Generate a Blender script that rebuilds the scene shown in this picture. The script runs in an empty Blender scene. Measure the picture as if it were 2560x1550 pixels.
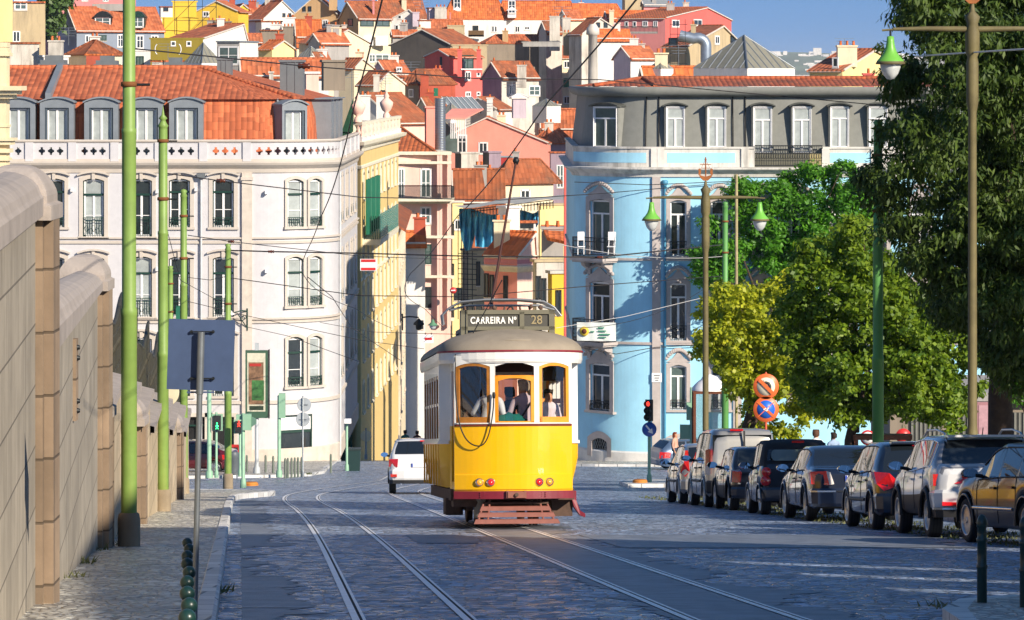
import bpy, bmesh, math, random
import numpy as np
from mathutils import Vector, Matrix
from bisect import bisect_right
R = math.radians
sc = bpy.context.scene
COL = sc.collection
# ------------------------------------------------------------------ camera, sky, sun, exposure
F, CX, HZ = 9200.0, 1280.0, 200.0            # focal length, centre and horizon of the photograph (2560 px wide)
cam_d = bpy.data.cameras.new('camera'); cam = bpy.data.objects.new('camera', cam_d); COL.objects.link(cam)
cam.location = (0, 0, 0); cam.rotation_euler = (R(90), 0, 0)
cam_d.sensor_width = 36; cam_d.lens = 36 * F / 2560; cam_d.shift_y = -(775 - HZ) / 2560
cam_d.clip_start = .5; cam_d.clip_end = 40000
sc.camera = cam
SUN_AZ, SUN_EL = R(41), R(27)                # sun stands behind the camera to the right
world = bpy.data.worlds.new('World'); sc.world = world; world.use_nodes = True
wn = world.node_tree; bg = wn.nodes['Background']
sky = wn.nodes.new('ShaderNodeTexSky'); sky.sky_type = 'NISHITA'; sky.sun_disc = False
sky.sun_elevation = SUN_EL; sky.sun_rotation = R(180) - SUN_AZ
sky.air_density = 1.0; sky.dust_density = .3; sky.ozone_density = 4.0
tcw = wn.nodes.new('ShaderNodeTexCoord'); vmw = wn.nodes.new('ShaderNodeVectorMath'); vmw.operation = 'ADD'; vmw.inputs[1].default_value = (0, 0, .3)
wn.links.new(tcw.outputs['Generated'], vmw.inputs[0]); wn.links.new(vmw.outputs[0], sky.inputs[0]); hsw = wn.nodes.new('ShaderNodeHueSaturation'); hsw.inputs['Saturation'].default_value = 1.12; wn.links.new(sky.outputs[0], hsw.inputs['Color']); wn.links.new(hsw.outputs[0], bg.inputs[0]); bg.inputs[1].default_value = .12
sun_d = bpy.data.lights.new('sun', 'SUN'); sun_d.energy = 5.0; sun_d.angle = R(.5); sun_d.color = (1, .89, .74)
sun = bpy.data.objects.new('sun', sun_d); COL.objects.link(sun)
sdir = Vector((-math.sin(SUN_AZ) * math.cos(SUN_EL), math.cos(SUN_AZ) * math.cos(SUN_EL), -math.sin(SUN_EL)))
sun.rotation_euler = sdir.to_track_quat('-Z', 'Y').to_euler(); sun.location = (20, -20, 40)
sc.view_settings.view_transform = 'Standard'; sc.view_settings.look = 'None'
sc.view_settings.exposure = .38; sc.view_settings.gamma = 1
try:
    sc.cycles.max_bounces = 8; sc.cycles.transparent_max_bounces = 12; sc.cycles.caustics_reflective = False; sc.cycles.caustics_refractive = False
except Exception: pass

# ------------------------------------------------------------------ helpers
def P(px, py, d): return Vector(((px - CX) * d / F, d, (HZ - py) * d / F))
def crop(ox, oy, s): return lambda x, y: (ox + x * s, oy + y * s)
cV = crop(0, 0, 1.03896); cA = crop(0, 0, .3653); cB = crop(800, 0, .2842); cC = crop(1400, 0, .4708); cE = crop(800, 400, .2842)
def gz(d):
    K = [(-400, -1.42 + 39.76), (150, -16.33), (190, -19.7), (340, -35), (600, -16), (760, -1), (900, -8), (1500, -85), (16000, -85)]
    for (a, za), (b, zb) in zip(K, K[1:]):
        if d <= b: return za + (zb - za) * (d - a) / (b - a)
    return -85
def onroad(px, py, h=0):                      # where a pixel meets the sloping street (raised by h)
    d = F * (1.42 - h) / (py - HZ - .0994 * F)
    return Vector(((px - CX) * d / F, d, gz(d) + h))

class MB:
    def __init__(s): s.v = []; s.f = []; s.m = []; s.s = []; s.mats = []
    def mi(s, m):
        if m not in s.mats: s.mats.append(m)
        return s.mats.index(m)
    def poly(s, pts, m, sm=False):
        b = len(s.v); s.v += [tuple(p) for p in pts]; s.f.append(tuple(range(b, b + len(pts)))); s.m.append(s.mi(m)); s.s.append(sm); return s
    def mesh(s, V, Fc, m, sm=False):
        b = len(s.v); s.v += [tuple(p) for p in V]; k = s.mi(m)
        for f in Fc: s.f.append(tuple(b + i for i in f)); s.m.append(k); s.s.append(sm)
        return s
    def box(s, c, size, m, rz=0, top=1.0):
        x, y, z = [q / 2 for q in size]; V = []
        ca, sa = math.cos(rz), math.sin(rz)
        for k in (-1, 1):
            t = top if k > 0 else 1
            for a, b in ((-x, -y), (x, -y), (x, y), (-x, y)):
                a *= t; b *= t
                V.append((c[0] + a * ca - b * sa, c[1] + a * sa + b * ca, c[2] + k * z))
        return s.mesh(V, [(0, 3, 2, 1), (4, 5, 6, 7), (0, 1, 5, 4), (1, 2, 6, 5), (2, 3, 7, 6), (3, 0, 4, 7)], m)
    def bb(s, x0, x1, y0, y1, z0, z1, m): return s.box(((x0 + x1) / 2, (y0 + y1) / 2, (z0 + z1) / 2), (abs(x1 - x0), abs(y1 - y0), abs(z1 - z0)), m)
    def tube(s, pts, r, m, n=8, caps=True):
        pts = [Vector(p) for p in pts]; rs = r if isinstance(r, (list, tuple)) else [r] * len(pts)
        V = []; Fc = []; up = None
        for i, p in enumerate(pts):
            t = (pts[min(i + 1, len(pts) - 1)] - pts[max(i - 1, 0)])
            t = t.normalized() if t.length > 1e-9 else Vector((0, 0, 1))
            if up is None: up = t.orthogonal().normalized()
            up = (up - t * up.dot(t)); up = up.normalized() if up.length > 1e-6 else t.orthogonal().normalized()
            w = t.cross(up)
            for k in range(n):
                a = 2 * math.pi * k / n; V.append(p + (up * math.cos(a) + w * math.sin(a)) * rs[i])
        for i in range(len(pts) - 1):
            for k in range(n): a = i * n + k; b = i * n + (k + 1) % n; Fc.append((a, b, b + n, a + n))
        s.mesh(V, Fc, m, n > 4)
        if caps: s.poly(V[:n][::-1], m); s.poly(V[-n:], m)
        return s
    def lathe(s, prof, m, n=16, o=(0, 0, 0), ax='z', caps=True):
        V = []; Fc = []
        for (r, h) in prof:
            for k in range(n):
                a = 2 * math.pi * k / n; c, q = r * math.cos(a), r * math.sin(a)
                p = (c, q, h) if ax == 'z' else ((h, c, q) if ax == 'x' else (c, h, q))
                V.append((o[0] + p[0], o[1] + p[1], o[2] + p[2]))
        L = len(prof)
        for i in range(L - 1):
            for k in range(n): a = i * n + k; b = i * n + (k + 1) % n; Fc.append((a, b, b + n, a + n))
        s.mesh(V, Fc, m, True)
        if caps:
            if prof[0][0] > 1e-5: s.poly(V[:n][::-1], m)
            if prof[-1][0] > 1e-5: s.poly(V[-n:], m)
        return s
    def ext(s, pts, vec, m, sm=False):          # solid from a planar outline
        pts = [Vector(p) for p in pts]; vec = Vector(vec); q = [p + vec for p in pts]; n = len(pts)
        s.poly(pts, m); s.poly(q[::-1], m)
        for i in range(n): s.poly([pts[i], q[i], q[(i + 1) % n], pts[(i + 1) % n]], m, sm)
        return s
    def grid(s, rows, m, sm=True, close=False):
        n = len(rows[0]); V = [p for r in rows for p in r]; Fc = []
        for i in range(len(rows) - 1):
            for k in range(n if close else n - 1):
                a = i * n + k; b = i * n + (k + 1) % n; Fc.append((a, b, b + n, a + n))
        return s.mesh(V, Fc, m, sm)
    def data(s, name, off=None, merge=False):
        me = bpy.data.meshes.new(name)
        V = s.v if off is None else [(a - off[0], b - off[1], c - off[2]) for a, b, c in s.v]
        me.from_pydata(V, [], s.f)
        for m in s.mats: me.materials.append(m)
        if len(s.f) == len(me.polygons):
            me.polygons.foreach_set('material_index', s.m); me.polygons.foreach_set('use_smooth', s.s)
        bm = bmesh.new(); bm.from_mesh(me)
        if merge: bmesh.ops.remove_doubles(bm, verts=bm.verts, dist=1e-4)
        bmesh.ops.recalc_face_normals(bm, faces=bm.faces) if merge else None
        bm.to_mesh(me); bm.free()
        uv = me.uv_layers.new(name='UVMap'); co = np.empty(len(s.f) and len(me.vertices) * 3 or 0); me.vertices.foreach_get('co', co); co = co.reshape(-1, 3)
        li = np.empty(len(me.loops), int); me.loops.foreach_get('vertex_index', li); U = np.zeros((len(li), 2))
        for p in me.polygons:
            n = p.normal
            if abs(n.z) > .97: e = np.array((1., 0, 0)); w = np.array((0, 1., 0))
            else:
                e_ = Vector((-n.y, n.x, 0)).normalized(); w_ = n.cross(e_); e = np.array(e_); w = np.array(w_ if w_.z > 0 else -w_)
            a, b = p.loop_start, p.loop_start + p.loop_total; c = co[li[a:b]]
            if off is not None: c = c + np.array(off)
            U[a:b, 0] = c @ e; U[a:b, 1] = c @ w
        uv.data.foreach_set('uv', U.ravel()); me.update()
        return me
    def build(s, name, parent=None, world=False, merge=False, **kw):
        off = None
        if parent is not None and world:
            pl = parent.location
            if parent.parent is not None: pl = pl + parent.parent.location
            off = tuple(pl)
        return obj(name, s.data(name, off, merge), parent, **kw)

def obj(name, me, parent=None, loc=(0, 0, 0), rz=0, label=None, cat=None, group=None, kind=None):
    o = bpy.data.objects.new(name, me); COL.objects.link(o); o.location = loc; o.rotation_euler = (0, 0, rz)
    if parent is not None: o.parent = parent
    return tag(o, label, cat, group, kind)
def tag(o, label=None, cat=None, group=None, kind=None):
    if label: o['label'] = label
    if cat: o['category'] = cat
    if group: o['group'] = group
    if kind: o['kind'] = kind
    return o
def thing(name, label, cat, loc=(0, 0, 0), rz=0, group=None):
    return obj(name, None, None, loc, rz, label, cat, group)
def struct(name, mb, **k): return mb.build(name, kind='structure', **k)
def kids(o): return [c for c in bpy.data.objects if c.parent == o]
def dup(o, parent=None, ch=None):
    if ch is None:
        ch = {}
        for c in bpy.data.objects:
            if c.parent: ch.setdefault(c.parent.name, []).append(c)
    c = o.copy(); COL.objects.link(c)
    if parent is not None: c.parent = parent
    for k in ch.get(o.name, []): dup(k, c, ch)
    return c
def copyto(o, loc, rz, label, group=None):
    c = dup(o); c.location = loc; c.rotation_euler = (c.rotation_euler[0], c.rotation_euler[1], rz); c['label'] = label
    if group: c['group'] = group
    return c

# ------------------------------------------------------------------ materials
def lin(c):
    if isinstance(c, str): c = tuple(int(c[i:i + 2], 16) / 255 for i in (0, 2, 4)); return tuple((x / 12.92 if x <= .04045 else ((x + .055) / 1.055) ** 2.4) for x in c)
    return c
MC = {}
def nt(name):
    m = bpy.data.materials.new(name); m.use_nodes = True; t = m.node_tree; b = t.nodes['Principled BSDF']; return m, t, b
def N(t, k, **kw):
    n = t.nodes.new(k)
    for a, v in kw.items():
        if a.startswith('i_'): n.inputs[int(a[2:]) if a[2:].isdigit() else a[2:]].default_value = v
        else: setattr(n, a, v)
    return n
def mathn(t, op, a, b=None, c=None):
    n = t.nodes.new('ShaderNodeMath'); n.operation = op
    for i, x in enumerate((a, b, c)):
        if x is None: continue
        if isinstance(x, (int, float)): n.inputs[i].default_value = x
        else: t.links.new(x, n.inputs[i])
    return n.outputs[0]
def mixc(t, f, a, b):
    n = t.nodes.new('ShaderNodeMix'); n.data_type = 'RGBA'
    for i, x in ((0, f), (6, a), (7, b)):
        if isinstance(x, (int, float)): n.inputs[i].default_value = x
        elif isinstance(x, tuple): n.inputs[i].default_value = x if len(x) == 4 else x + (1,)
        else: t.links.new(x, n.inputs[i])
    return n.outputs[2]
def M(name, col, rough=.75, metal=0, var=.12, scale=2.5, bump=0, bscale=30, streak=0, dirt=None, spec=.5, coat=0, emit=0, transl=0):
    if name in MC: return MC[name]
    m, t, b = nt(name); c = lin(col); L = t.links
    tc = N(t, 'ShaderNodeTexCoord')
    b.inputs['Roughness'].default_value = rough; b.inputs['Metallic'].default_value = metal
    b.inputs['Specular IOR Level'].default_value = spec; b.inputs['Coat Weight'].default_value = coat; b.inputs['Coat Roughness'].default_value = .03
    out = c + (1,)
    if var:
        n = N(t, 'ShaderNodeTexNoise'); n.inputs['Scale'].default_value = scale; n.inputs['Detail'].default_value = 6; n.inputs['Roughness'].default_value = .65
        L.new(tc.outputs['Object'], n.inputs['Vector'])
        r = N(t, 'ShaderNodeMapRange'); r.inputs[1].default_value = .3; r.inputs[2].default_value = .7; L.new(n.outputs[0], r.inputs[0])
        out = mixc(t, r.outputs[0], tuple(x * (1 - var) for x in c), tuple(min(1, x * (1 + var)) for x in c))
    if streak:
        mp = N(t, 'ShaderNodeMapping'); mp.inputs['Scale'].default_value = (1.3, 1.3, .16); L.new(tc.outputs['Object'], mp.inputs[0])
        n2 = N(t, 'ShaderNodeTexNoise'); n2.inputs['Scale'].default_value = 1.1; n2.inputs['Detail'].default_value = 8; n2.inputs['Roughness'].default_value = .7; L.new(mp.outputs[0], n2.inputs[0])
        r2 = N(t, 'ShaderNodeMapRange'); r2.inputs[1].default_value = .48; r2.inputs[2].default_value = .75; r2.inputs[4].default_value = streak; L.new(n2.outputs[0], r2.inputs[0])
        out = mixc(t, r2.outputs[0], out, lin(dirt) if dirt else tuple(x * .35 for x in c))
    if isinstance(out, tuple): b.inputs['Base Color'].default_value = out
    else: L.new(out, b.inputs['Base Color'])
    if bump:
        n3 = N(t, 'ShaderNodeTexNoise'); n3.inputs['Scale'].default_value = bscale; n3.inputs['Detail'].default_value = 5; L.new(tc.outputs['Object'], n3.inputs[0])
        bp = N(t, 'ShaderNodeBump'); bp.inputs['Strength'].default_value = bump; bp.inputs['Distance'].default_value = .02; L.new(n3.outputs[0], bp.inputs['Height']); L.new(bp.outputs[0], b.inputs['Normal'])
    if emit:
        b.inputs['Emission Color'].default_value = c + (1,); b.inputs['Emission Strength'].default_value = emit
    MC[name] = m; return m
def tiles(name, col, pu=.24, pv=.36, old=.25, bump=1.0, dist=.06):
    if name in MC: return MC[name]
    m, t, b = nt(name); c = lin(col); L = t.links
    tc = N(t, 'ShaderNodeTexCoord'); sx = N(t, 'ShaderNodeSeparateXYZ'); L.new(tc.outputs['UV'], sx.inputs[0])
    n0 = N(t, 'ShaderNodeTexNoise'); n0.inputs['Scale'].default_value = .9; n0.inputs['Detail'].default_value = 3; L.new(tc.outputs['UV'], n0.inputs[0])
    wob = mathn(t, 'MULTIPLY', mathn(t, 'SUBTRACT', n0.outputs[0], .5), .22)
    u = mathn(t, 'DIVIDE', mathn(t, 'ADD', sx.outputs[0], mathn(t, 'MULTIPLY', wob, .4)), pu); v = mathn(t, 'DIVIDE', mathn(t, 'ADD', sx.outputs[1], wob), pv)
    fu, fv = mathn(t, 'FLOOR', u), mathn(t, 'FLOOR', v)
    cx = N(t, 'ShaderNodeCombineXYZ'); L.new(fu, cx.inputs[0]); L.new(fv, cx.inputs[1])
    wn_ = N(t, 'ShaderNodeTexWhiteNoise'); wn_.noise_dimensions = '3D'; L.new(cx.outputs[0], wn_.inputs[0])
    base = mixc(t, wn_.outputs[0], tuple(x * .72 for x in c), (min(1, c[0] * 1.2), c[1] * 1.35, c[2] * 1.45))
    n2 = N(t, 'ShaderNodeTexNoise'); n2.inputs['Scale'].default_value = .55; n2.inputs['Detail'].default_value = 8; n2.inputs['Roughness'].default_value = .7; L.new(tc.outputs['Object'], n2.inputs[0])
    r2 = N(t, 'ShaderNodeMapRange'); r2.inputs[1].default_value = .45; r2.inputs[2].default_value = .72; r2.inputs[4].default_value = old; L.new(n2.outputs[0], r2.inputs[0])
    base = mixc(t, r2.outputs[0], base, (.10, .075, .05))
    L.new(base, b.inputs['Base Color']); b.inputs['Roughness'].default_value = .85
    h = mathn(t, 'ADD', mathn(t, 'MULTIPLY', mathn(t, 'ABSOLUTE', mathn(t, 'SINE', mathn(t, 'MULTIPLY', u, math.pi))), .5), mathn(t, 'MULTIPLY', mathn(t, 'SUBTRACT', 1.0, mathn(t, 'FRACT', v)), 1.0))
    bp = N(t, 'ShaderNodeBump'); bp.inputs['Strength'].default_value = bump; bp.inputs['Distance'].default_value = dist; L.new(h, bp.inputs['Height']); L.new(bp.outputs[0], b.inputs['Normal'])
    MC[name] = m; return m
def stonework(name, col, bw, bh, rough=.8, joint=.5, bump=.5, var=.25, mort=.03, off=.5, streak=0, wet=0, jcol=None, squash=1, uneven=.0):
    if name in MC: return MC[name]
    m, t, b = nt(name); c = lin(col); L = t.links
    tc = N(t, 'ShaderNodeTexCoord')
    vec = tc.outputs['UV']
    if uneven:
        nn = N(t, 'ShaderNodeTexNoise'); nn.inputs['Scale'].default_value = 1.6 / bw * .25; nn.inputs['Detail'].default_value = 3; L.new(vec, nn.inputs[0])
        vm = N(t, 'ShaderNodeVectorMath'); vm.operation = 'MULTIPLY_ADD'; L.new(nn.outputs[1], vm.inputs[0]); vm.inputs[1].default_value = (uneven * bw, uneven * bh, 0); L.new(vec, vm.inputs[2]); vec = vm.outputs[0]
    br = N(t, 'ShaderNodeTexBrick'); br.offset = off; L.new(vec, br.inputs[0])
    br.inputs['Scale'].default_value = 1; br.inputs['Brick Width'].default_value = bw; br.inputs['Row Height'].default_value = bh; br.inputs['Mortar Size'].default_value = mort * min(bw, bh); br.inputs['Mortar Smooth'].default_value = .6
    br.inputs['Color1'].default_value = tuple(x * (1 - var) for x in c) + (1,); br.inputs['Color2'].default_value = tuple(min(1, x * (1 + var)) for x in c) + (1,)
    br.inputs['Mortar'].default_value = (lin(jcol) if jcol else tuple(x * joint for x in c)) + (1,)
    n = N(t, 'ShaderNodeTexNoise'); n.inputs['Scale'].default_value = 1.2; n.inputs['Detail'].default_value = 9; n.inputs['Roughness'].default_value = .7; L.new(tc.outputs['Object'], n.inputs[0])
    r = N(t, 'ShaderNodeMapRange'); r.inputs[1].default_value = .3; r.inputs[2].default_value = .75; r.inputs[3].default_value = .72; r.inputs[4].default_value = 1.25; L.new(n.outputs[0], r.inputs[0])
    vm2 = N(t, 'ShaderNodeVectorMath'); vm2.operation = 'SCALE'; L.new(br.outputs[0], vm2.inputs[0]); L.new(r.outputs[0], vm2.inputs['Scale'])
    colr = vm2.outputs[0]
    if streak:
        mp = N(t, 'ShaderNodeMapping'); mp.inputs['Scale'].default_value = (2.5, 2.5, .22); L.new(tc.outputs['Object'], mp.inputs[0])
        n4 = N(t, 'ShaderNodeTexNoise'); n4.inputs['Scale'].default_value = 1.6; n4.inputs['Detail'].default_value = 9; L.new(mp.outputs[0], n4.inputs[0])
        r4 = N(t, 'ShaderNodeMapRange'); r4.inputs[1].default_value = .47; r4.inputs[2].default_value = .75; r4.inputs[4].default_value = streak; L.new(n4.outputs[0], r4.inputs[0])
        colr = mixc(t, r4.outputs[0], colr, tuple(x * .4 for x in c))
    L.new(colr, b.inputs['Base Color'])
    n3 = N(t, 'ShaderNodeTexNoise'); n3.inputs['Scale'].default_value = 2.2 / bw; n3.inputs['Detail'].default_value = 4; L.new(tc.outputs['UV'], n3.inputs[0])
    h = mathn(t, 'ADD', mathn(t, 'MULTIPLY', mathn(t, 'SUBTRACT', 1.0, br.outputs['Fac']), 1.0), mathn(t, 'MULTIPLY', n3.outputs[0], .9))
    if wet:
        mp6 = N(t, 'ShaderNodeMapping'); mp6.inputs['Scale'].default_value = (1.6, 3.4, 1); L.new(tc.outputs['UV'], mp6.inputs[0])
        n6 = N(t, 'ShaderNodeTexNoise'); n6.inputs['Scale'].default_value = 1.0; n6.inputs['Detail'].default_value = 7; n6.inputs['Roughness'].default_value = .75; L.new(mp6.outputs[0], n6.inputs[0])
        r6 = N(t, 'ShaderNodeMapRange'); r6.inputs[1].default_value = .36; r6.inputs[2].default_value = .62; r6.inputs[3].default_value = .35; r6.inputs[4].default_value = 1.45; L.new(n6.outputs[0], r6.inputs[0])
        vm6 = N(t, 'ShaderNodeVectorMath'); vm6.operation = 'SCALE'; L.new(colr, vm6.inputs[0]); L.new(r6.outputs[0], vm6.inputs['Scale']); L.new(vm6.outputs[0], b.inputs['Base Color'])
        h = mathn(t, 'ADD', h, mathn(t, 'MULTIPLY', n6.outputs[0], 3.0))
    bp = N(t, 'ShaderNodeBump'); bp.inputs['Strength'].default_value = bump; bp.inputs['Distance'].default_value = .045 if wet else .02; L.new(h, bp.inputs['Height']); L.new(bp.outputs[0], b.inputs['Normal'])
    if wet:
        r5 = N(t, 'ShaderNodeMapRange'); r5.inputs[1].default_value = .3; r5.inputs[2].default_value = .7; r5.inputs[3].default_value = rough - wet; r5.inputs[4].default_value = rough; L.new(n.outputs[0], r5.inputs[0]); L.new(r5.outputs[0], b.inputs['Roughness'])
    else: b.inputs['Roughness'].default_value = rough
    MC[name] = m; return m
def cobbles(name, col, sx, sy, rough=(.18, .6), tilt=.35, joint=.2, blue=0):
    m, t, b = nt(name); c = lin(col); L = t.links; tc = N(t, 'ShaderNodeTexCoord')
    nn = N(t, 'ShaderNodeTexNoise'); nn.inputs['Scale'].default_value = .8; nn.inputs['Detail'].default_value = 2; L.new(tc.outputs['UV'], nn.inputs[0])
    va = N(t, 'ShaderNodeVectorMath'); va.operation = 'MULTIPLY_ADD'; L.new(nn.outputs[1], va.inputs[0]); va.inputs[1].default_value = (.5, .5, 0); L.new(tc.outputs['UV'], va.inputs[2])
    mp = N(t, 'ShaderNodeMapping'); mp.inputs['Scale'].default_value = (sx, sy, 1); L.new(va.outputs[0], mp.inputs[0])
    v1 = N(t, 'ShaderNodeTexVoronoi'); v1.feature = 'F1'; v1.inputs['Scale'].default_value = 1; v1.inputs['Randomness'].default_value = .75; L.new(mp.outputs[0], v1.inputs[0])
    v2 = N(t, 'ShaderNodeTexVoronoi'); v2.feature = 'DISTANCE_TO_EDGE'; v2.inputs['Scale'].default_value = 1; v2.inputs['Randomness'].default_value = .75; L.new(mp.outputs[0], v2.inputs[0])
    e = N(t, 'ShaderNodeMapRange'); e.inputs[1].default_value = .02; e.inputs[2].default_value = .13; L.new(v2.outputs[0], e.inputs[0])
    sep = N(t, 'ShaderNodeSeparateXYZ'); L.new(v1.outputs['Color'], sep.inputs[0])
    big = N(t, 'ShaderNodeTexNoise'); big.inputs['Scale'].default_value = .7; big.inputs['Detail'].default_value = 7; big.inputs['Roughness'].default_value = .7; L.new(tc.outputs['UV'], big.inputs[0])
    rb = N(t, 'ShaderNodeMapRange'); rb.inputs[1].default_value = .32; rb.inputs[2].default_value = .68; rb.inputs[3].default_value = .6; rb.inputs[4].default_value = 1.3; L.new(big.outputs[0], rb.inputs[0])
    c1 = mixc(t, sep.outputs[0], tuple(x * .55 for x in c), tuple(min(1, x * 1.5) for x in c)); c2 = mixc(t, e.outputs[0], tuple(x * joint for x in c), c1)
    vm = N(t, 'ShaderNodeVectorMath'); vm.operation = 'SCALE'; L.new(c2, vm.inputs[0]); L.new(rb.outputs[0], vm.inputs['Scale']); L.new(vm.outputs[0], b.inputs['Base Color'])
    rr_ = N(t, 'ShaderNodeMapRange'); rr_.inputs[3].default_value = rough[0]; rr_.inputs[4].default_value = rough[1]; L.new(sep.outputs[1], rr_.inputs[0]); L.new(rr_.outputs[0], b.inputs['Roughness'])
    g = N(t, 'ShaderNodeNewGeometry'); s1 = N(t, 'ShaderNodeVectorMath'); s1.operation = 'SUBTRACT'; L.new(v1.outputs['Color'], s1.inputs[0]); s1.inputs[1].default_value = (.5, .5, .5)
    s2 = N(t, 'ShaderNodeVectorMath'); s2.operation = 'MULTIPLY_ADD'; L.new(s1.outputs[0], s2.inputs[0]); s2.inputs[1].default_value = (tilt * .6, tilt, 0); L.new(g.outputs['Normal'], s2.inputs[2])
    s3 = N(t, 'ShaderNodeVectorMath'); s3.operation = 'NORMALIZE'; L.new(s2.outputs[0], s3.inputs[0])
    h = mathn(t, 'ADD', mathn(t, 'MULTIPLY', e.outputs[0], 1.0), mathn(t, 'MULTIPLY', big.outputs[0], 3.5))
    bp = N(t, 'ShaderNodeBump'); bp.inputs['Strength'].default_value = .9; bp.inputs['Distance'].default_value = .035; L.new(h, bp.inputs['Height']); L.new(s3.outputs[0], bp.inputs['Normal']); L.new(bp.outputs[0], b.inputs['Normal'])
    b.inputs['Specular IOR Level'].default_value = .9
    MC[name] = m; return m
def glass_clear(name, tint=(1, 1, 1), fac=.12):
    if name in MC: return MC[name]
    m, t, b = nt(name); t.nodes.remove(b); out = t.nodes['Material Output']
    tr = N(t, 'ShaderNodeBsdfTransparent'); tr.inputs[0].default_value = tint + (1,); gl = N(t, 'ShaderNodeBsdfGlossy'); gl.inputs['Roughness'].default_value = .02
    fr = N(t, 'ShaderNodeFresnel'); fr.inputs[0].default_value = 1.45; f = mathn(t, 'ADD', fr.outputs[0], fac - .04)
    mx = N(t, 'ShaderNodeMixShader'); t.links.new(f, mx.inputs[0]); t.links.new(tr.outputs[0], mx.inputs[1]); t.links.new(gl.outputs[0], mx.inputs[2]); t.links.new(mx.outputs[0], out.inputs[0])
    MC[name] = m; return m
def leafmat(name, c1, c2, tr=.35, rough=.5):
    if name in MC: return MC[name]
    m, t, b = nt(name); out = t.nodes['Material Output']; L = t.links
    g = N(t, 'ShaderNodeNewGeometry'); tc = N(t, 'ShaderNodeTexCoord')
    n = N(t, 'ShaderNodeTexNoise'); n.inputs['Scale'].default_value = .7; n.inputs['Detail'].default_value = 3; L.new(tc.outputs['Object'], n.inputs[0])
    f = mathn(t, 'ADD', mathn(t, 'MULTIPLY', g.outputs['Random Per Island'], .6), mathn(t, 'MULTIPLY', mathn(t, 'SUBTRACT', n.outputs[0], .3), .8))
    c = mixc(t, f, c1, c2); L.new(c, b.inputs['Base Color']); b.inputs['Roughness'].default_value = rough
    tl = N(t, 'ShaderNodeBsdfTranslucent'); L.new(c, tl.inputs[0]); mx = N(t, 'ShaderNodeMixShader'); mx.inputs[0].default_value = tr
    L.new(b.outputs[0], mx.inputs[1]); L.new(tl.outputs[0], mx.inputs[2]); L.new(mx.outputs[0], out.inputs[0])
    MC[name] = m; return m
GLS = M('window_glass', (.03, .04, .045), rough=.04, var=.6, scale=.35, spec=.8)
GLSP = M('curtained_glass', (.42, .46, .45), rough=.12, var=.35, scale=.6, spec=.8)
GLSG = M('greenish_glass', (.10, .14, .13), rough=.06, var=.5, scale=.4, spec=.8)
CARG = M('car_glass', (.012, .016, .02), rough=.02, var=0, spec=1.0)
STONE = M('cut_limestone', 'CFC4B6', rough=.8, var=.12, streak=.25)
WHT = M('white_paint', 'F0EEEC', rough=.5, var=.04)
DGR = M('dark_green_paint', '12392F', rough=.45, var=.1)
IRON = M('black_iron', '23272A', rough=.5, metal=.3, var=.2, scale=8)
STEEL = M('galvanised_steel', '8E9498', rough=.4, metal=.7, var=.15, scale=6)
ZINC = M('zinc_sheet', '858C92', rough=.55, metal=.2, var=.12, scale=1.5, streak=.2)
RUB = M('tyre_rubber', (.018, .018, .019), rough=.75, var=.2)
DARK = M('dark_void', (.012, .012, .013), rough=.9, var=0)

# ------------------------------------------------------------------ walls along a path
class Path:
    def __init__(s, pts):
        s.p = [Vector((x, y)) for x, y in pts]; s.c = [0]
        for a, b in zip(s.p, s.p[1:]): s.c.append(s.c[-1] + (b - a).length)
        s.L = s.c[-1]
    def at(s, u):
        i = min(max(bisect_right(s.c, u) - 1, 0), len(s.p) - 2); a, b = s.p[i], s.p[i + 1]
        t = (b - a).normalized(); q = a + t * (u - s.c[i])
        if 0 < i and abs(u - s.c[i]) < 1e-6: t = (t + (s.p[i] - s.p[i - 1]).normalized()).normalized()
        return q, Vector((t.y, -t.x)), t
    def pt(s, u, z, o=0): q, n, t = s.at(u); q = q + n * o; return Vector((q.x, q.y, z))
    def px(s, px, lo=0, hi=None):              # arclength whose point shows at photo column px
        hi = s.L if hi is None else hi; best = None
        for k in range(1201):
            u = lo + (hi - lo) * k / 1200; q = s.at(u)[0]; e = abs(CX + q.x * F / q.y - px)
            if best is None or e < best[0]: best = (e, u)
        return best[1]
def arc(cx, cy, r, a0, a1, n): return [(cx + r * math.cos(R(a0 + (a1 - a0) * k / n)), cy + r * math.sin(R(a0 + (a1 - a0) * k / n))) for k in range(n + 1)]
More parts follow.
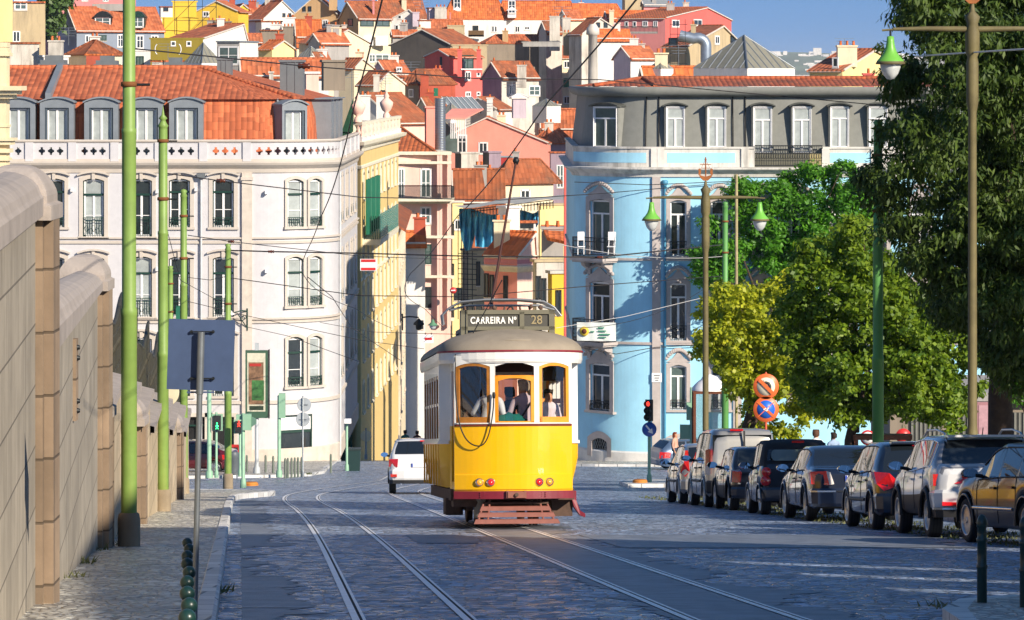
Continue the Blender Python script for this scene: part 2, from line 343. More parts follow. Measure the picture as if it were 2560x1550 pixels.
def wallgrid(mb, P_, u0, u1, z0, z1, holes, th, m, mr=None, back=False, o=0):
    U = {round(u0, 4), round(u1, 4)} | {round(c, 4) for c in P_.c if u0 < c < u1}; Z = {round(z0, 4), round(z1, 4)}
    for a, b, c, d in holes:
        for q in (a, b):
            if u0 < q < u1: U.add(round(q, 4))
        for q in (c, d):
            if z0 < q < z1: Z.add(round(q, 4))
    U, Z = sorted(U), sorted(Z); nu, nz = len(U) - 1, len(Z) - 1
    def hole(i, j):
        if i < 0 or j < 0 or i >= nu or j >= nz: return None
        x, z = (U[i] + U[i + 1]) / 2, (Z[j] + Z[j + 1]) / 2
        return any(a < x < b and c < z < d for a, b, c, d in holes)
    mr = mr or m
    for i in range(nu):
        for j in range(nz):
            if not hole(i, j):
                q = [(U[i], Z[j]), (U[i + 1], Z[j]), (U[i + 1], Z[j + 1]), (U[i], Z[j + 1])]
                mb.poly([P_.pt(u, z, o) for u, z in q], m)
                if back: mb.poly([P_.pt(u, z, o - th) for u, z in q[::-1]], m)
            else:
                for (ii, jj, qa, qb) in ((i - 1, j, (U[i], Z[j]), (U[i], Z[j + 1])), (i + 1, j, (U[i + 1], Z[j + 1]), (U[i + 1], Z[j])), (i, j - 1, (U[i + 1], Z[j]), (U[i], Z[j])), (i, j + 1, (U[i], Z[j + 1]), (U[i + 1], Z[j + 1]))):
                    if hole(ii, jj) is False: mb.poly([P_.pt(*qa, o), P_.pt(*qb, o), P_.pt(*qb, o - th), P_.pt(*qa, o - th)], mr)
    return mb
def sweep(mb, P_, u0, u1, prof, m, caps=True, sm=False):
    us = [u0] + [c for c in P_.c if u0 + .01 < c < u1 - .01] + [u1]
    rows = [[P_.pt(u, z, o) for o, z in prof] for u in us]
    mb.grid(rows, m, sm, close=True)
    if caps: mb.poly(rows[0], m); mb.poly(rows[-1][::-1], m)
    return mb
WC = {}
def ringpts(w, h, a, n=8, dz=0):
    pts = [(-w / 2, dz), (-w / 2, h - a)]
    for k in range(1, n):
        x = -w / 2 + w * k / n; pts.append((x, h - a + a * (1 - (2 * x / w) ** 2)))
    return pts + [(w / 2, h - a), (w / 2, dz)]
def win_meshes(w, h, a=.15, s=.2, fr=.07, cols=2, trans=.7, rows=0, rail=0, surr='std', fm=None, gm=None, sm=None, rm=None, hood=False, sill=True, dep=.24, fm2=None):
    key = (round(w, 2), round(h, 2), a, s, fr, cols, trans, rows, rail, surr, fm and fm.name, gm and gm.name, sm and sm.name, rm and rm.name, hood, sill, dep, fm2 and fm2.name)
    if key in WC: return WC[key]
    fm = fm or WHT; gm = gm or GLS; sm = sm or STONE; rm = rm or IRON; out = {}
    mb = MB(); inn = ringpts(w, h, a); outr = ringpts(w + 2 * s, h + s, a * 1.25, dz=0); yf, yb = -.05, dep - .03
    for i in range(len(inn) - 1):
        p, q, P1, Q1 = inn[i], inn[i + 1], outr[i], outr[i + 1]
        mb.poly([(P1[0], yf, P1[1]), (Q1[0], yf, Q1[1]), (q[0], yf, q[1]), (p[0], yf, p[1])], sm)
        mb.poly([(p[0], yf, p[1]), (q[0], yf, q[1]), (q[0], yb, q[1]), (p[0], yb, p[1])], sm)
        mb.poly([(P1[0], 0.01, P1[1]), (Q1[0], 0.01, Q1[1]), (Q1[0], yf, Q1[1]), (P1[0], yf, P1[1])], sm)
    if sill: mb.bb(-w / 2 - s - .05, w / 2 + s + .05, -.12, yb, -.12, -.001, sm)
    if hood and hood != 'orn':
        hp = ringpts(w + 2 * s + .16, h + s + .1, a * 1.3); n = len(hp)
        for i in range(1, n - 2):
            p, q = hp[i], hp[i + 1]
            mb.ext([(p[0], -.2, p[1]), (q[0], -.2, q[1]), (q[0], -.2, q[1] + .09), (p[0], -.2, p[1] + .09)], (0, .2, 0), sm)
        mb.box((0, -.09, h + s * .5), (.16, .1, s + .12), sm)
    if hood == 'orn':
            for k in range(15):
                t = -1 + 2 * k / 14; mb.lathe([(.0, -.1), (.09, -.05), (.11, 0), (.06, .1), (0, .14)], sm, 6, (t * (w / 2 + s), -.1, h + s + .12 + .42 * (1 - t * t)))
            mb.ext([(x, -.06, h + s * .7 + zz) for x, zz in [(-w / 2 - s, 0), (-w * .35, .2), (0, .55), (w * .35, .2), (w / 2 + s, 0)]][::-1], (0, .05, 0), sm)
    out['window'] = mb.data('window')
    mb = MB(); y0, y1 = dep - .12, dep - .05
    def bar(x0, x1, z0, z1, m=fm, yy=0): mb.bb(x0, x1, y0 + yy, y1, z0, z1, m)
    if fm2:
        bar(-w / 2, -w / 2 + .05, 0, h, fm2, -.03); bar(w / 2 - .05, w / 2, 0, h, fm2, -.03); bar(-w / 2, w / 2, h - a - .03, h, fm2, -.03) if a < .02 else None
        bar(-w / 2, w / 2, h * trans - .05, h * trans + .05, fm2, -.03)
        pts = ringpts(w, h, a)
        for i in range(1, len(pts) - 2):
            p, q = pts[i], pts[i + 1]; mb.ext([(p[0], y0 - .03, p[1] - .06), (q[0], y0 - .03, q[1] - .06), (q[0], y0 - .03, q[1]), (p[0], y0 - .03, p[1])], (0, .05, 0), fm2)
    e = .05 if fm2 else 0
    bar(-w / 2 + e, -w / 2 + e + fr, 0, h - a * .3); bar(w / 2 - e - fr, w / 2 - e, 0, h - a * .3); bar(-w / 2, w / 2, 0, fr * 1.3); bar(-w / 2, w / 2, h - a * .6 - fr, h - a * .6 + .02)
    if trans: bar(-w / 2 + e, w / 2 - e, h * trans - fr * .6, h * trans + fr * .6, yy=.01)
    tz = h * trans if trans else h
    for k in range(1, cols):
        x = -w / 2 + w * k / cols; bar(x - fr * .8, x + fr * .8, 0, tz, yy=.012)
    for k in range(1, rows + 1): z = tz * k / (rows + 1); bar(-w / 2 + e, w / 2 - e, z - fr * .25, z + fr * .25, yy=.02)
    out['frame'] = mb.data('frame')
    mb = MB(); mb.poly([(-w / 2, dep - .06, 0), (w / 2, dep - .06, 0), (w / 2, dep - .06, h), (-w / 2, dep - .06, h)], gm); out['pane'] = mb.data('pane')
    if rail:
        mb = MB(); ww = w - .02; y = -.02
        mb.bb(-ww / 2, ww / 2, y - .02, y + .02, rail - .04, rail, rm); mb.bb(-ww / 2, ww / 2, y - .015, y + .015, .04, .07, rm); mb.bb(-ww / 2, ww / 2, y - .015, y + .015, rail - .2, rail - .17, rm)
        n = max(5, int(ww / .11))
        for k in range(n + 1):
            x = -ww / 2 + ww * k / n; mb.bb(x - .01, x + .01, y - .01, y + .01, .04, rail, rm)
        for k in range(max(2, int(ww / .3))):
            q = max(2, int(ww / .3)); x = -ww / 2 + ww * (k + .5) / q
            mb.tube([(x + .1 * math.cos(t * .785), y - .02, rail * .42 + .16 * math.sin(t * .785)) for t in range(9)], .014, rm, 4)
        out['guard_rail'] = mb.data('guard_rail')
    WC[key] = out; return out
def put_window(parent, loc, rz, **kw):
    ms = win_meshes(**kw); pl = parent.location
    o = obj('window', ms['window'], parent, (loc[0] - pl.x, loc[1] - pl.y, loc[2] - pl.z), rz)
    for k, me in ms.items():
        if k != 'window': obj(k, me, o)
    return o
def path_window(parent, P_, u, z, **kw):
    q, n, t = P_.at(u); return put_window(parent, (q.x, q.y, z), math.atan2(t.y, t.x), **kw)
# ================================================================== GROUND, STREET, PAVEMENTS
COB = cobbles('street_setts', '9CABC2', 7, 4.6)
COBL = stonework('pale_street_setts', '8F8A82', .21, .13, rough=.6, joint=.45, bump=.8, var=.3, mort=.14, wet=.15, uneven=.5)
CALC = cobbles('limestone_calcada', 'DAD2C4', 9, 6, rough=(.25, .6), tilt=.3, joint=.4)
ASPH = M('asphalt', (.20, .22, .25), rough=.45, var=.45, scale=2.6, bump=.5, bscale=60)
KERB = stonework('kerb_stone', 'DEDCD6', .9, .9, rough=.55, joint=.3, bump=.5, var=.15, mort=.03)
SOIL = M('dry_ground', '6F6A50', rough=.95, var=.3, scale=.2)
RAILM = M('polished_rail', (.92, .91, .89), rough=.35, metal=.3, var=.12, scale=5)
def xs(lo, hi, n): return [lo + (hi - lo) * k / n for k in range(n + 1)]
g = MB(); ds = xs(-120, 400, 104)[:-1] + xs(400, 1500, 40)[:-1] + [1500, 3000, 6000, 11000, 16000]
g.grid([[(x, d, gz(d) - .03) for x in ([-3000, -900] + xs(-200, 200, 10) + [900, 3000])] for d in ds], SOIL)
struct('ground', g)
def kx(d): return -.18 - .074 * d
g = MB(); g.grid([[(x, d, gz(d)) for x in (kx(d) - .1 if d < 104 else -75, -3, 3, 9, 14.2 + 0 * d if d < 150 else 60)] for d in xs(-60, 232, 146)], COB, sm=False)
struct('street', g)
# asphalt patches and bands between the rails
def trk(T, d):
    for (a, xa), (b, xb) in zip(T, T[1:]):
        if d <= b: return xa + (xb - xa) * (d - a) / (b - a)
    return T[-1][1]
def smooth(T, n=3):
    out = list(T)
    for _ in range(n):
        q = [out[0]]
        for a, b in zip(out, out[1:]): q += [tuple(.75 * u + .25 * v for u, v in zip(a, b)), tuple(.25 * u + .75 * v for u, v in zip(a, b))]
        out = q + [out[-1]]
    return out
TL = smooth([(-30, 2.6), (5, .36), (30, -1.24), (58.6, -3.08), (80, -4.62), (93, -5.73), (101, -6.25), (108, -6.5), (118, -6.35), (135, -5.9), (150, -5.25), (175, -5.3), (200, -5.9), (230, -6.6)])
TR = [(d, x + .9) for d, x in TL]
SL = smooth([(-30, 5.3), (10, 2.75), (35.5, 1.11), (50, .2), (61.8, -.56), (80, -1.72), (104, -3.35), (114, -3.85), (125, -3.7), (150, -3.1), (175, -3.4), (200, -4.1), (230, -4.9)])
SR = [(d, x + .9) for d, x in SL]
from mathutils import noise as NZ
def fz(d, s, a=.16): return a * (NZ.noise(Vector((d * .35, s, 0))) + .5 * NZ.noise(Vector((d * 1.3, s, 3))) + .35 * NZ.noise(Vector((d * 4, s, 5)))) * 2
def band(mb, fa, fb, d0, d1, m, lift, n=60):
    n = int((d1 - d0) * 6)
    mb.grid([[(fa(d), d, gz(d) + lift), (fb(d), d, gz(d) + lift)] for d in xs(d0, d1, n)], m, sm=False)
rnd = random.Random(5)
w1 = [rnd.uniform(-.1, .1) for _ in range(400)]
g = MB()
band(g, lambda d: trk(SL, d) + .07, lambda d: trk(SR, d) - .07, 18, 72, ASPH, .005)
band(g, lambda d: trk(SL, d) - .18 + fz(d, 1, .2), lambda d: trk(SL, d) - .07, 20, 66, ASPH, .005, 46)
band(g, lambda d: trk(SR, d) + .07, lambda d: trk(SR, d) + .5 + fz(d, 2, .35), 20, 66, ASPH, .005, 46)
band(g, lambda d: kx(d) + .2, lambda d: kx(d) + .7 + fz(d, 4, .3) - (.35 if 40 < d < 52 else 0), 20, 96, ASPH, .005, 76)
band(g, lambda d: trk(SR, d) + .5 , lambda d: 6.4 + fz(d, 7, .4), 51, 58.5, ASPH, .009, 12)
band(g, lambda d: trk(TR, d) + .5 , lambda d: trk(SL, d) - .4 + fz(d, 9, .15), 53.5, 58.5, ASPH, .009, 8)
struct('asphalt', g)
# faded white lines across the lanes
LINE = M('worn_white_line', (.62, .62, .62), rough=.6, var=.35, scale=9)
for nm, px0, px1, py, t in (('stop_line', 545, 770, 1521, .09), ('stop_line', 905, 1075, 1516, .10), ('stop_line', 600, 740, 1442, .06), ('stop_line', 1130, 1225, 1402, .07), ('stop_line', 2060, 2180, 1360, .12)):
    a, b = onroad(px0, py), onroad(px1, py); mb = MB(); n = 14; rr = random.Random(px0)
    rows = []
    for k in range(n + 1):
        q = a.lerp(b, k / n); e = t * (.6 + .5 * math.sin(math.pi * k / n)) * rr.uniform(.7, 1.1); rows.append([(q.x, q.y, gz(q.y) + .013), (q.x, q.y + e, gz(q.y + e) + .013)])
    mb.grid(rows, LINE, sm=False); struct('road_marking', mb)
# rails: head and groove of each running rail
for T in (TL, TR, SL, SR):
    mb = MB(); s_ = 1
    pts = [p for p in T if p[0] <= 229]
    for off, wd, lift, m in ((-.035, .062, .012, RAILM), (.033, .028, .014, RAILM), (.008, .03, .008, DARK)):
        mb.grid([[(x + off - wd / 2, d, gz(d) + lift), (x + off + wd / 2, d, gz(d) + lift)] for d, x in pts], m, sm=False)
    mb.build('tram_rail', label={0: 'left rail of the left tram track curving away past the wall', 1: 'right rail of the left tram track, bending towards the side street', 2: 'left rail under the yellow tram running to the lower right', 3: 'rightmost rail running from under the yellow tram to the lower right corner'}[[TL, TR, SL, SR].index(T)], cat='rail', group='tram rails in the street')
# left pavement with its kerb
K_ = [(-20, kx(-20)), (10, kx(10)), (30, kx(30)), (60, kx(60)), (95, -7.2), (99, -7.25), (101.5, -6.95), (104, -6.7), (106.5, -6.85), (108.5, -7.6), (110, -9.5), (111, -16)]
pv = MB()
def wx(d): return -1.45 - .0815 * d if d < 47 else -5.27 - .0675 * (d - 47)
pv.grid([[(min(wx(d), x - .3) - .4 if d < 108 else x - 8, d, gz(d) + .12), ((wx(d) + x) / 2 if d < 108 else x - 4, d, gz(d) + .12), (x - .08, d, gz(d) + .12)] for d, x in [(a[0] + (b[0] - a[0]) * t / 6, a[1] + (b[1] - a[1]) * t / 6) for a, b in zip(K_[:-1], K_[1:]) for t in range(6)]], CALC, sm=False)
struct('pavement', pv)
kb = MB(); Kp = smooth(K_, 2); rows = []
for i, (d, x) in enumerate(Kp):
    a = Kp[max(i - 1, 0)]; b = Kp[min(i + 1, len(Kp) - 1)]; t = Vector((b[1] - a[1], b[0] - a[0])).normalized(); n = Vector((t.y, -t.x)); z = gz(d)
    rows.append([(x + n.x * o, d + n.y * o, z + h) for o, h in ((0, -.02), (0, .125), (-.03, .14), (-.16, .14), (-.18, .11))])
kb.grid(rows, KERB, sm=False); struct('kerb', kb)
# white corner pavement in front of the pale building
def raised(name, outline, m, h=.12, kerbw=.2):
    mb = MB(); c = Vector((sum(p[0] for p in outline) / len(outline), sum(p[1] for p in outline) / len(outline)))
    top = [Vector((x, y, gz(y) + h)) for x, y in outline]
    n = len(top); inn = [p + (Vector((c.x, c.y, p.z)) - p).normalized() * kerbw for p in top]
    for p in inn: p.z = gz(p.y) + h
    for i in range(n):
        j = (i + 1) % n; mb.poly([top[i] - Vector((0, 0, h + .05)), top[j] - Vector((0, 0, h + .05)), top[j], top[i]], KERB); mb.poly([top[i], top[j], inn[j], inn[i]], KERB)
    cc = Vector((c.x, c.y, gz(c.y) + h))
    for i in range(n): mb.poly([inn[i], inn[(i + 1) % n], cc], m)
    return struct(name, mb)
def rp(px, py, h=0): q = onroad(px, py, h); return (q.x, q.y)
raised('pavement', [(-40, 152), (-14, 153), (-9.6, 155.5), (-8.6, 158), (-8.3, 163), (-8.6, 172), (-9.2, 198), (-40, 198)], CALC)
raised('pavement', [(2.2, 182), (2.3, 178.5), (4, 177.5), (9, 177), (40, 177), (40, 192), (2.4, 192)], CALC)
raised('traffic_island', [rp(1548, 1212), rp(1570, 1207), rp(1720, 1204), rp(1730, 1218), rp(1570, 1219)], KERB)
raised('traffic_island', [(3.4, 24), (3.35, 27.5), (3.45, 29.5), (3.8, 31.3), (4.5, 32.4), (6, 33), (8.5, 33), (8.5, 24)], CALC)
# right-hand promenade under the trees
raised('pavement', [(11.0, 20), (9.6, 46), (8.6, 64), (6.9, 90), (6.4, 104), (8, 108), (30, 108), (34, 20)], CALC)
g = MB(); rr = random.Random(3); GRS = leafmat('grass_blades', (.10, .13, .04, 1), (.22, .22, .08, 1), .3)
for k in range(2600):
    d = rr.uniform(50, 102); x = (2330 - CX) * 60 / F - .03 - .0702 * (d - 60) + rr.uniform(-.5, 1.3); z = gz(d); a = rr.uniform(0, 6.3); h = rr.uniform(.02, .07); q = .02
    g.poly([(x - q * math.cos(a), d - q * math.sin(a), z), (x + q * math.cos(a), d + q * math.sin(a), z), (x + rr.uniform(-.03, .03), d, z + h)], GRS)
for (wx_, wd, n) in ((-4.35, 36.5, 25), (-4.75, 40.8, 40), (-5.15, 46, 20), (-2.75, 34.5, 60), (-5.2, 48.5, 20), (3.62, 31.1, 30), (-8.6, 156, 100)):
    for k in range(n):
        x = wx_ + rr.gauss(0, .06); d = wd + rr.gauss(0, .3); z = gz(d) + (.12 if wx_ < -3 else .05); a = rr.uniform(0, 6.3); h = rr.uniform(.02, .11); q = .012
        g.poly([(x - q * math.cos(a), d - q * math.sin(a), z), (x + q * math.cos(a), d + q * math.sin(a), z), (x + rr.uniform(-.08, .08), d, z + h)], GRS)
g.build('grass', kind='stuff', label='thin weeds growing along the kerbs, wall foot and parking strip', cat='grass')
# far hazy hills beyond the roofs
HIL = M('far_hillside', (.16, .2, .12), rough=1, var=.5, scale=.004); HB = M('far_houses', (.75, .7, .65), rough=.9, var=.3, scale=.01)
g = MB(); rr = random.Random(8); rows = []
def hh(x): return 50 + 14 * math.sin(x / 900 + 1) + 9 * math.sin(x / 310) + 3 * math.sin(x / 97)
for d, f in ((7600, -.6), (8200, .2), (8700, .62), (9200, .92), (9600, 1.0), (10500, .5)):
    rows.append([(x, d, -85 + (85 + hh(x)) * max(f, 0)) for x in xs(-2200, 3000, 90)])
g.grid(rows, HIL); struct('far_hills', g)
mb = MB()
for k in range(900):
    x = rr.uniform(200, 1400); t = rr.random(); d = 7900 + t * 1500; z = -85 + (85 + hh(x)) * (max(0, min(1, (d - 8050) / 1350)) ** .8); mb.box((x, d, z + 2), (rr.uniform(8, 26), 12, rr.uniform(8, 20)), HB)
mb.build('far_town', kind='stuff', label='hazy white houses scattered over the far hills on the horizon', cat='far town')

# ================================================================== PALE CORNER BUILDING (left)
WW = M('white_render', 'CAC8CA', rough=.85, var=.06, streak=.14, dirt='B8B2B0'); STW = M('pale_stone_trim', 'C6BCB0', rough=.8, var=.06)
TILE1 = tiles('orange_pantiles', 'C8683F', .3, .42, old=.2)
D0 = 190.0; wb = thing('corner_building', 'white corner building with rounded corner, quatrefoil balustrade and orange tiled mansard roof', 'building', (-17, D0 + 4, gz(D0)))
x_l = (-30 - CX) * D0 / F; x_a = (634 - CX) * D0 / F; rr_ = 4.2; x_s = x_a + rr_
PW = Path([(x_l, D0), (x_a, D0)] + arc(x_a, D0 + rr_, rr_, -90, 0, 36)[1:] + [(x_s, 217.5)])
def zp(py, d=D0): return (HZ - py) * d / F
zb, ztop = gz(D0) - .3, zp(410)
holes = []; wins = []
flat = [PW.px(cV(x, 0)[0], 0, x_a - x_l) for x in (130, 225, 340, 432, 537)]; cor = [PW.px(x, x_a - x_l - .5, PW.L - 21) for x in (738.5, 789)]
rows_ = [(446, 591), (641, 792), (842, 990)]
for r, (a, b) in enumerate(rows_):
    for i, u in enumerate(flat):
        bb_ = 568 if (r == 0 and i in (0, 3, 4)) else b
        holes.append((u - .55, u + .55, zp(bb_), zp(a))); wins.append((u, zp(bb_), dict(w=1.1, h=zp(a) - zp(bb_), a=.13, s=.2, cols=2, trans=.72, rows=1, rail=.5 if bb_ == 568 else .98, surr='std', fm2=DGR, rm=DGR, hood=True, sm=STW, gm=GLSP if (r * 3 + i) % 4 == 1 else GLS)))
    for k, u in enumerate(cor):
        bb_ = (568, 767, 969)[r]; hw = .47 if k == 0 else .46
        holes.append((u - hw, u + hw, zp(bb_), zp(a + 2))); wins.append((u, zp(bb_), dict(w=2 * hw, h=zp(a + 2) - zp(bb_), a=.16, s=.15, cols=1, trans=.68, rows=1, rail=.5, fm2=DGR, rm=DGR, sm=STW, gm=GLS if (r, k) in ((2, 0),) else GLSP)))
su0 = PW.c[-2]
sidew = [su0 + q for q in (2.2, 4.0, 8.2, 10, 14.4, 16.4, 20.2)]
for r, (a, b) in enumerate(rows_):
    for u in sidew:
        holes.append((u - .4, u + .4, zp(b - 25), zp(a))); wins.append((u, zp(b - 25), dict(w=.8, h=zp(a) - zp(b - 25), a=.1, s=.16, cols=2, trans=.7, rows=1, rail=.5, fm2=DGR, rm=DGR, sm=STW, gm=GLS)))
shop = PW.px(742, x_a - x_l - .5, PW.L - 21)
holes.append((shop - .95, shop + .95, zp(1157), zp(1040)))
doors = [PW.px(x, 0, x_a - x_l) for x in (490, 553)]
for u in doors: holes.append((u - .65, u + .65, zp(1183), zp(1042)))
w = MB(); wallgrid(w, PW, 0, PW.L, zb, ztop, holes, .28, WW)
w.build('wall', wb, True)
w = MB()   # mouldings
for (py, h, o) in ((1010, .14, .1), (808, .1, .08), (799, .06, .12), (609, .1, .08), (597, .06, .12)): sweep(w, PW, 0, PW.L, [(0, zp(py)), (o, zp(py)), (o, zp(py) + h), (0, zp(py) + h + .03)], STW)
sweep(w, PW, 0, PW.L, [(-.02, ztop - .45), (.06, ztop - .45), (.1, ztop - .25), (.34, ztop - .05), (.4, ztop + .06), (.4, ztop + .14), (-.02, ztop + .14)], STW)
sweep(w, PW, 0, PW.L, [(0, zb), (.07, zb), (.07, zb + .9), (0, zb + .95)], STONE)
w.build('moulding', wb, True)
w = MB(); up = PW.px(618, 0, x_a - x_l)
w.box(tuple(PW.pt(up, (zb + ztop) / 2 - .2, .05)), (.52, .2, ztop - zb - .5), STONE); w.box(tuple(PW.pt(up, ztop - .75, .09)), (.62, .26, .16), STONE)
w.build('pilaster', wb, True); w = MB()
for uu in (2, ): w.box(tuple(PW.pt(uu, (zb + ztop) / 2, .05)), (.5, .2, ztop - zb - .6), STONE)
w.build('pilaster', wb, True)
for u, z, kw in wins: path_window(wb, PW, u, z, **kw)
# balustrade with quatrefoil cut-outs
w = MB(); zt = zp(350); z0 = ztop + .14; hh_ = []
posts = [PW.px(x, 0) for x in (17, 73, 181, 286, 397, 508, 618)]; posts += [PW.px(869, PW.c[-3]) if False else su0 + .5, su0 + 6, su0 + 12, su0 + 18, PW.L - .3]
zc = (z0 + zt) / 2 - .02
for a, b in zip(posts, posts[1:]):
    n = max(1, int(round((b - a - .8) / .46)))
    for k in range(n):
        u = a + .4 + (b - a - .8) * (k + .5) / n
        hh_ += [(u - .17, u + .17, zc - .06, zc + .06), (u - .06, u + .06, zc - .2, zc + .2), (u - .1, u + .1, zc - .1, zc + .1)]
wallgrid(w, PW, 0, PW.L, z0, zt - .12, hh_, .16, WW, back=True, o=.06)
sweep(w, PW, 0, PW.L, [(-.16, zt - .12), (.12, zt - .12), (.16, zt - .04), (.12, zt + .02), (-.16, zt + .02)], STW)
sweep(w, PW, 0, PW.L, [(.055, z0), (.12, z0), (.12, z0 + .12), (.055, z0 + .12)], STW)
w.build('balustrade', wb, True)
for u in posts:
    q, n, t = PW.at(u); w = MB(); p = PW.pt(u, (z0 + zt) / 2 - .06, 0); w.box(tuple(p), (.42, .3, zt - z0 - .13), WW, rz=math.atan2(t.y, t.x)); w.build('balustrade_pier', wb, True)
# roof
w = MB(); zl, zm, zr = zt - 1.1, zp(247), zp(168); xr = (500 - CX) * 196 / F
us = [0] + [PW.at(0)[0].x * 0 + c for c in xs(0, x_a - x_l, 14)][1:] + PW.c[2:-1] + xs(su0, PW.L, 6)[1:]
lo = [PW.pt(u, zl, -1.2) for u in us]; mi_ = [PW.pt(u, (zl * .3 + zm * .7), -1.35) for u in us]; md = [PW.pt(u, zm, -1.6) for u in us]; ov = [PW.pt(u, zm - .03, -1.35) for u in us]
top_ = [Vector((min(p.x, xr), 196.5 if p.x < xr and p.y < 196 else max(p.y, 196.5), zr)) for p in md]
w.grid([lo, mi_, md], TILE1, sm=False); w.grid([ov, top_], TILE1, sm=False)
w.build('roof', wb, True)
w = MB(); w.tube([(top_[0].x, 196.5, zr + .02), (xr, 196.5, zr + .02)], .13, TILE1, 6)
hipb = ov[32]; w.tube([(xr, 196.5, zr + .02), tuple(hipb + Vector((0, 0, .05)))], .13, TILE1, 6); w.tube([(xr, 196.5, zr + .02), (xr, 216, zr + .02)], .13, TILE1, 6); w.build('ridge_tiles', wb, True)
w = MB(); w.ext([(x_l + 2.8, 191.2, zm - .1), (x_l + 2.8, 196.5, zr), (x_l + 2.8, 196.5, zr + .25), (x_l + 2.8, 191.2, zm + .3)], (.3, 0, 0), ZINC); w.ext([(x_l + .2, 196.5, zr - 4), (x_l + 3, 196.5, zr), (x_l + 3, 196.9, zr), (x_l + .2, 196.9, zr - 4)], (0, .3, .2), ZINC); w.build('roof_verge', wb, True)
def dormer(u, wd=1.75, px_top=243, side=None, rot=True):
    q, n, t = PW.at(u); rz = math.atan2(t.y, t.x); dz0, dz1 = zt - 1.05, zp(px_top); base = PW.pt(u, dz0, -.62)
    r = obj('dormer', None, wb, tuple(base - wb.location), rz)
    h = dz1 - dz0; ww = wd / 2; mb = MB(); gw = .5
    mb.bb(-ww, -gw - .12, 0, .16, 0, h - .3, ZINC); mb.bb(gw + .12, ww, 0, .16, 0, h - .3, ZINC); mb.bb(-gw - .12, gw + .12, 0, .16, h - .55, h - .3, ZINC)
    for k in range(8):                        # arched head
        a, b = -ww + wd * k / 8, -ww + wd * (k + 1) / 8; f = lambda x: h - .3 + .25 * (1 - (x / ww) ** 2)
        mb.ext([(a, 0, h - .3), (b, 0, h - .3), (b, 0, f(b)), (a, 0, f(a))], (0, .16, 0), ZINC)
        mb.ext([(a * 1.08, -.12, f(a)), (b * 1.08, -.12, f(b)), (b * 1.08, -.12, f(b) + .08), (a * 1.08, -.12, f(a) + .08)], (0, 2.2, 0), ZINC)
    mb.bb(-ww, -ww + .08, .16, 2.4, 0, h - .3, ZINC); mb.bb(ww - .08, ww, .16, 2.4 if side is None else side, 0, h - .3, ZINC)
    for s in (-1, 1): mb.bb(s * (gw + .12) - .03, s * (gw + .12) + .03, .16, .6, 0, h - .5, ZINC)
    me = mb.data('dormer_casing'); obj('casing', me, r)
    ms = win_meshes(w=2 * gw, h=h - .6, a=0, s=.1, cols=2, trans=0, fr=.07, gm=GLSP, sm=M('slate_blue_panel', '4A5660', rough=.6), sill=False, dep=.2)
    wi = obj('window', ms['window'], r, (0, .12, .0))
    for k in ('frame', 'pane'): obj(k, ms[k], wi)
    mb = MB(); mb.bb(-gw - .1, gw + .1, -.06, -.02, .93, .97, DGR); mb.bb(-gw - .1, gw + .1, -.06, -.02, .06, .1, DGR)
    for k in range(12): x = -gw - .08 + (2 * gw + .16) * k / 11; mb.bb(x - .012, x + .012, -.05, -.03, .06, .97, DGR)
    obj('guard_rail', mb.data('guard_rail'), r)
for x in (40, 133, 240, 348, 445): dormer(PW.px(cV(x, 0)[0], 0, x_a - x_l))
dormer(PW.px(752, x_a - x_l - .5, PW.L - 21), 1.5, 250)
w = MB()   # long zinc cheek and side dormers near the corner
a = PW.px(752, x_a - x_l - .5, PW.L - 21); q = PW.pt(a, zp(247), -.7); w.ext([(q.x - .9, q.y + .3, zt - 1), (q.x - .9, q.y + .3, q.z), (q.x - 2.9, q.y + 3.5, q.z), (q.x - 2.9, q.y + 3.5, zt - 1)], (.08, .05, 0), ZINC)
w.build('dormer_cheek', wb, True)
for k in range(3): w = MB(); w.bb(x_s - 1.7, x_s - .5, 196.5 + k * 5, 199.4 + k * 5, zt - 1, zp(250), ZINC); w.bb(x_s - 1.8, x_s - .35, 196.3 + k * 5, 199.6 + k * 5, zp(250), zp(247), ZINC); w.build('side_dormer', wb, True)
CHM = M('zinc_chimney', '6C7174', rough=.6, var=.1)
for x0, x1, y0, y1, d, nm in ((482, 573, 430, 565, 196.5, ''), (1915, 2075, 425, 665, 196, ''), (1485, 1580, 410, 545, 197, '')):
    mb = MB(); a = P(*cA(x0, y1), d); b = P(*cA(x1, y0), d)
    if x0 == 482: continue
    mb.bb(a.x, b.x, d, d + 1.4, a.z - .8, b.z, CHM); mb.bb(a.x - .06, b.x + .06, d - .06, d + 1.46, b.z, b.z + .12, CHM)
    n = 3
    for k in range(1, n): x = a.x + (b.x - a.x) * k / n; mb.bb(x - .03, x + .03, d - .03, d, a.z, b.z, CHM)
    mb.build('chimney', wb, True)
for x0, x1, y in ((275, 440, 455), (655, 795, 458), (1125, 1260, 470)):
    mb = MB(); a = P(*cA(x0, y), 198); b = P(*cA(x1, y - 45), 198); mb.bb(a.x, b.x, 198, 199.5, a.z - 1, b.z, CHM); mb.bb(a.x + .2, b.x - .2, 198.3, 199.2, b.z, b.z + .25, CHM); mb.bb(a.x - .1, b.x + .1, 197.9, 199.6, b.z - .3, b.z - .2, CHM); mb.build('roof_vent', wb, True)
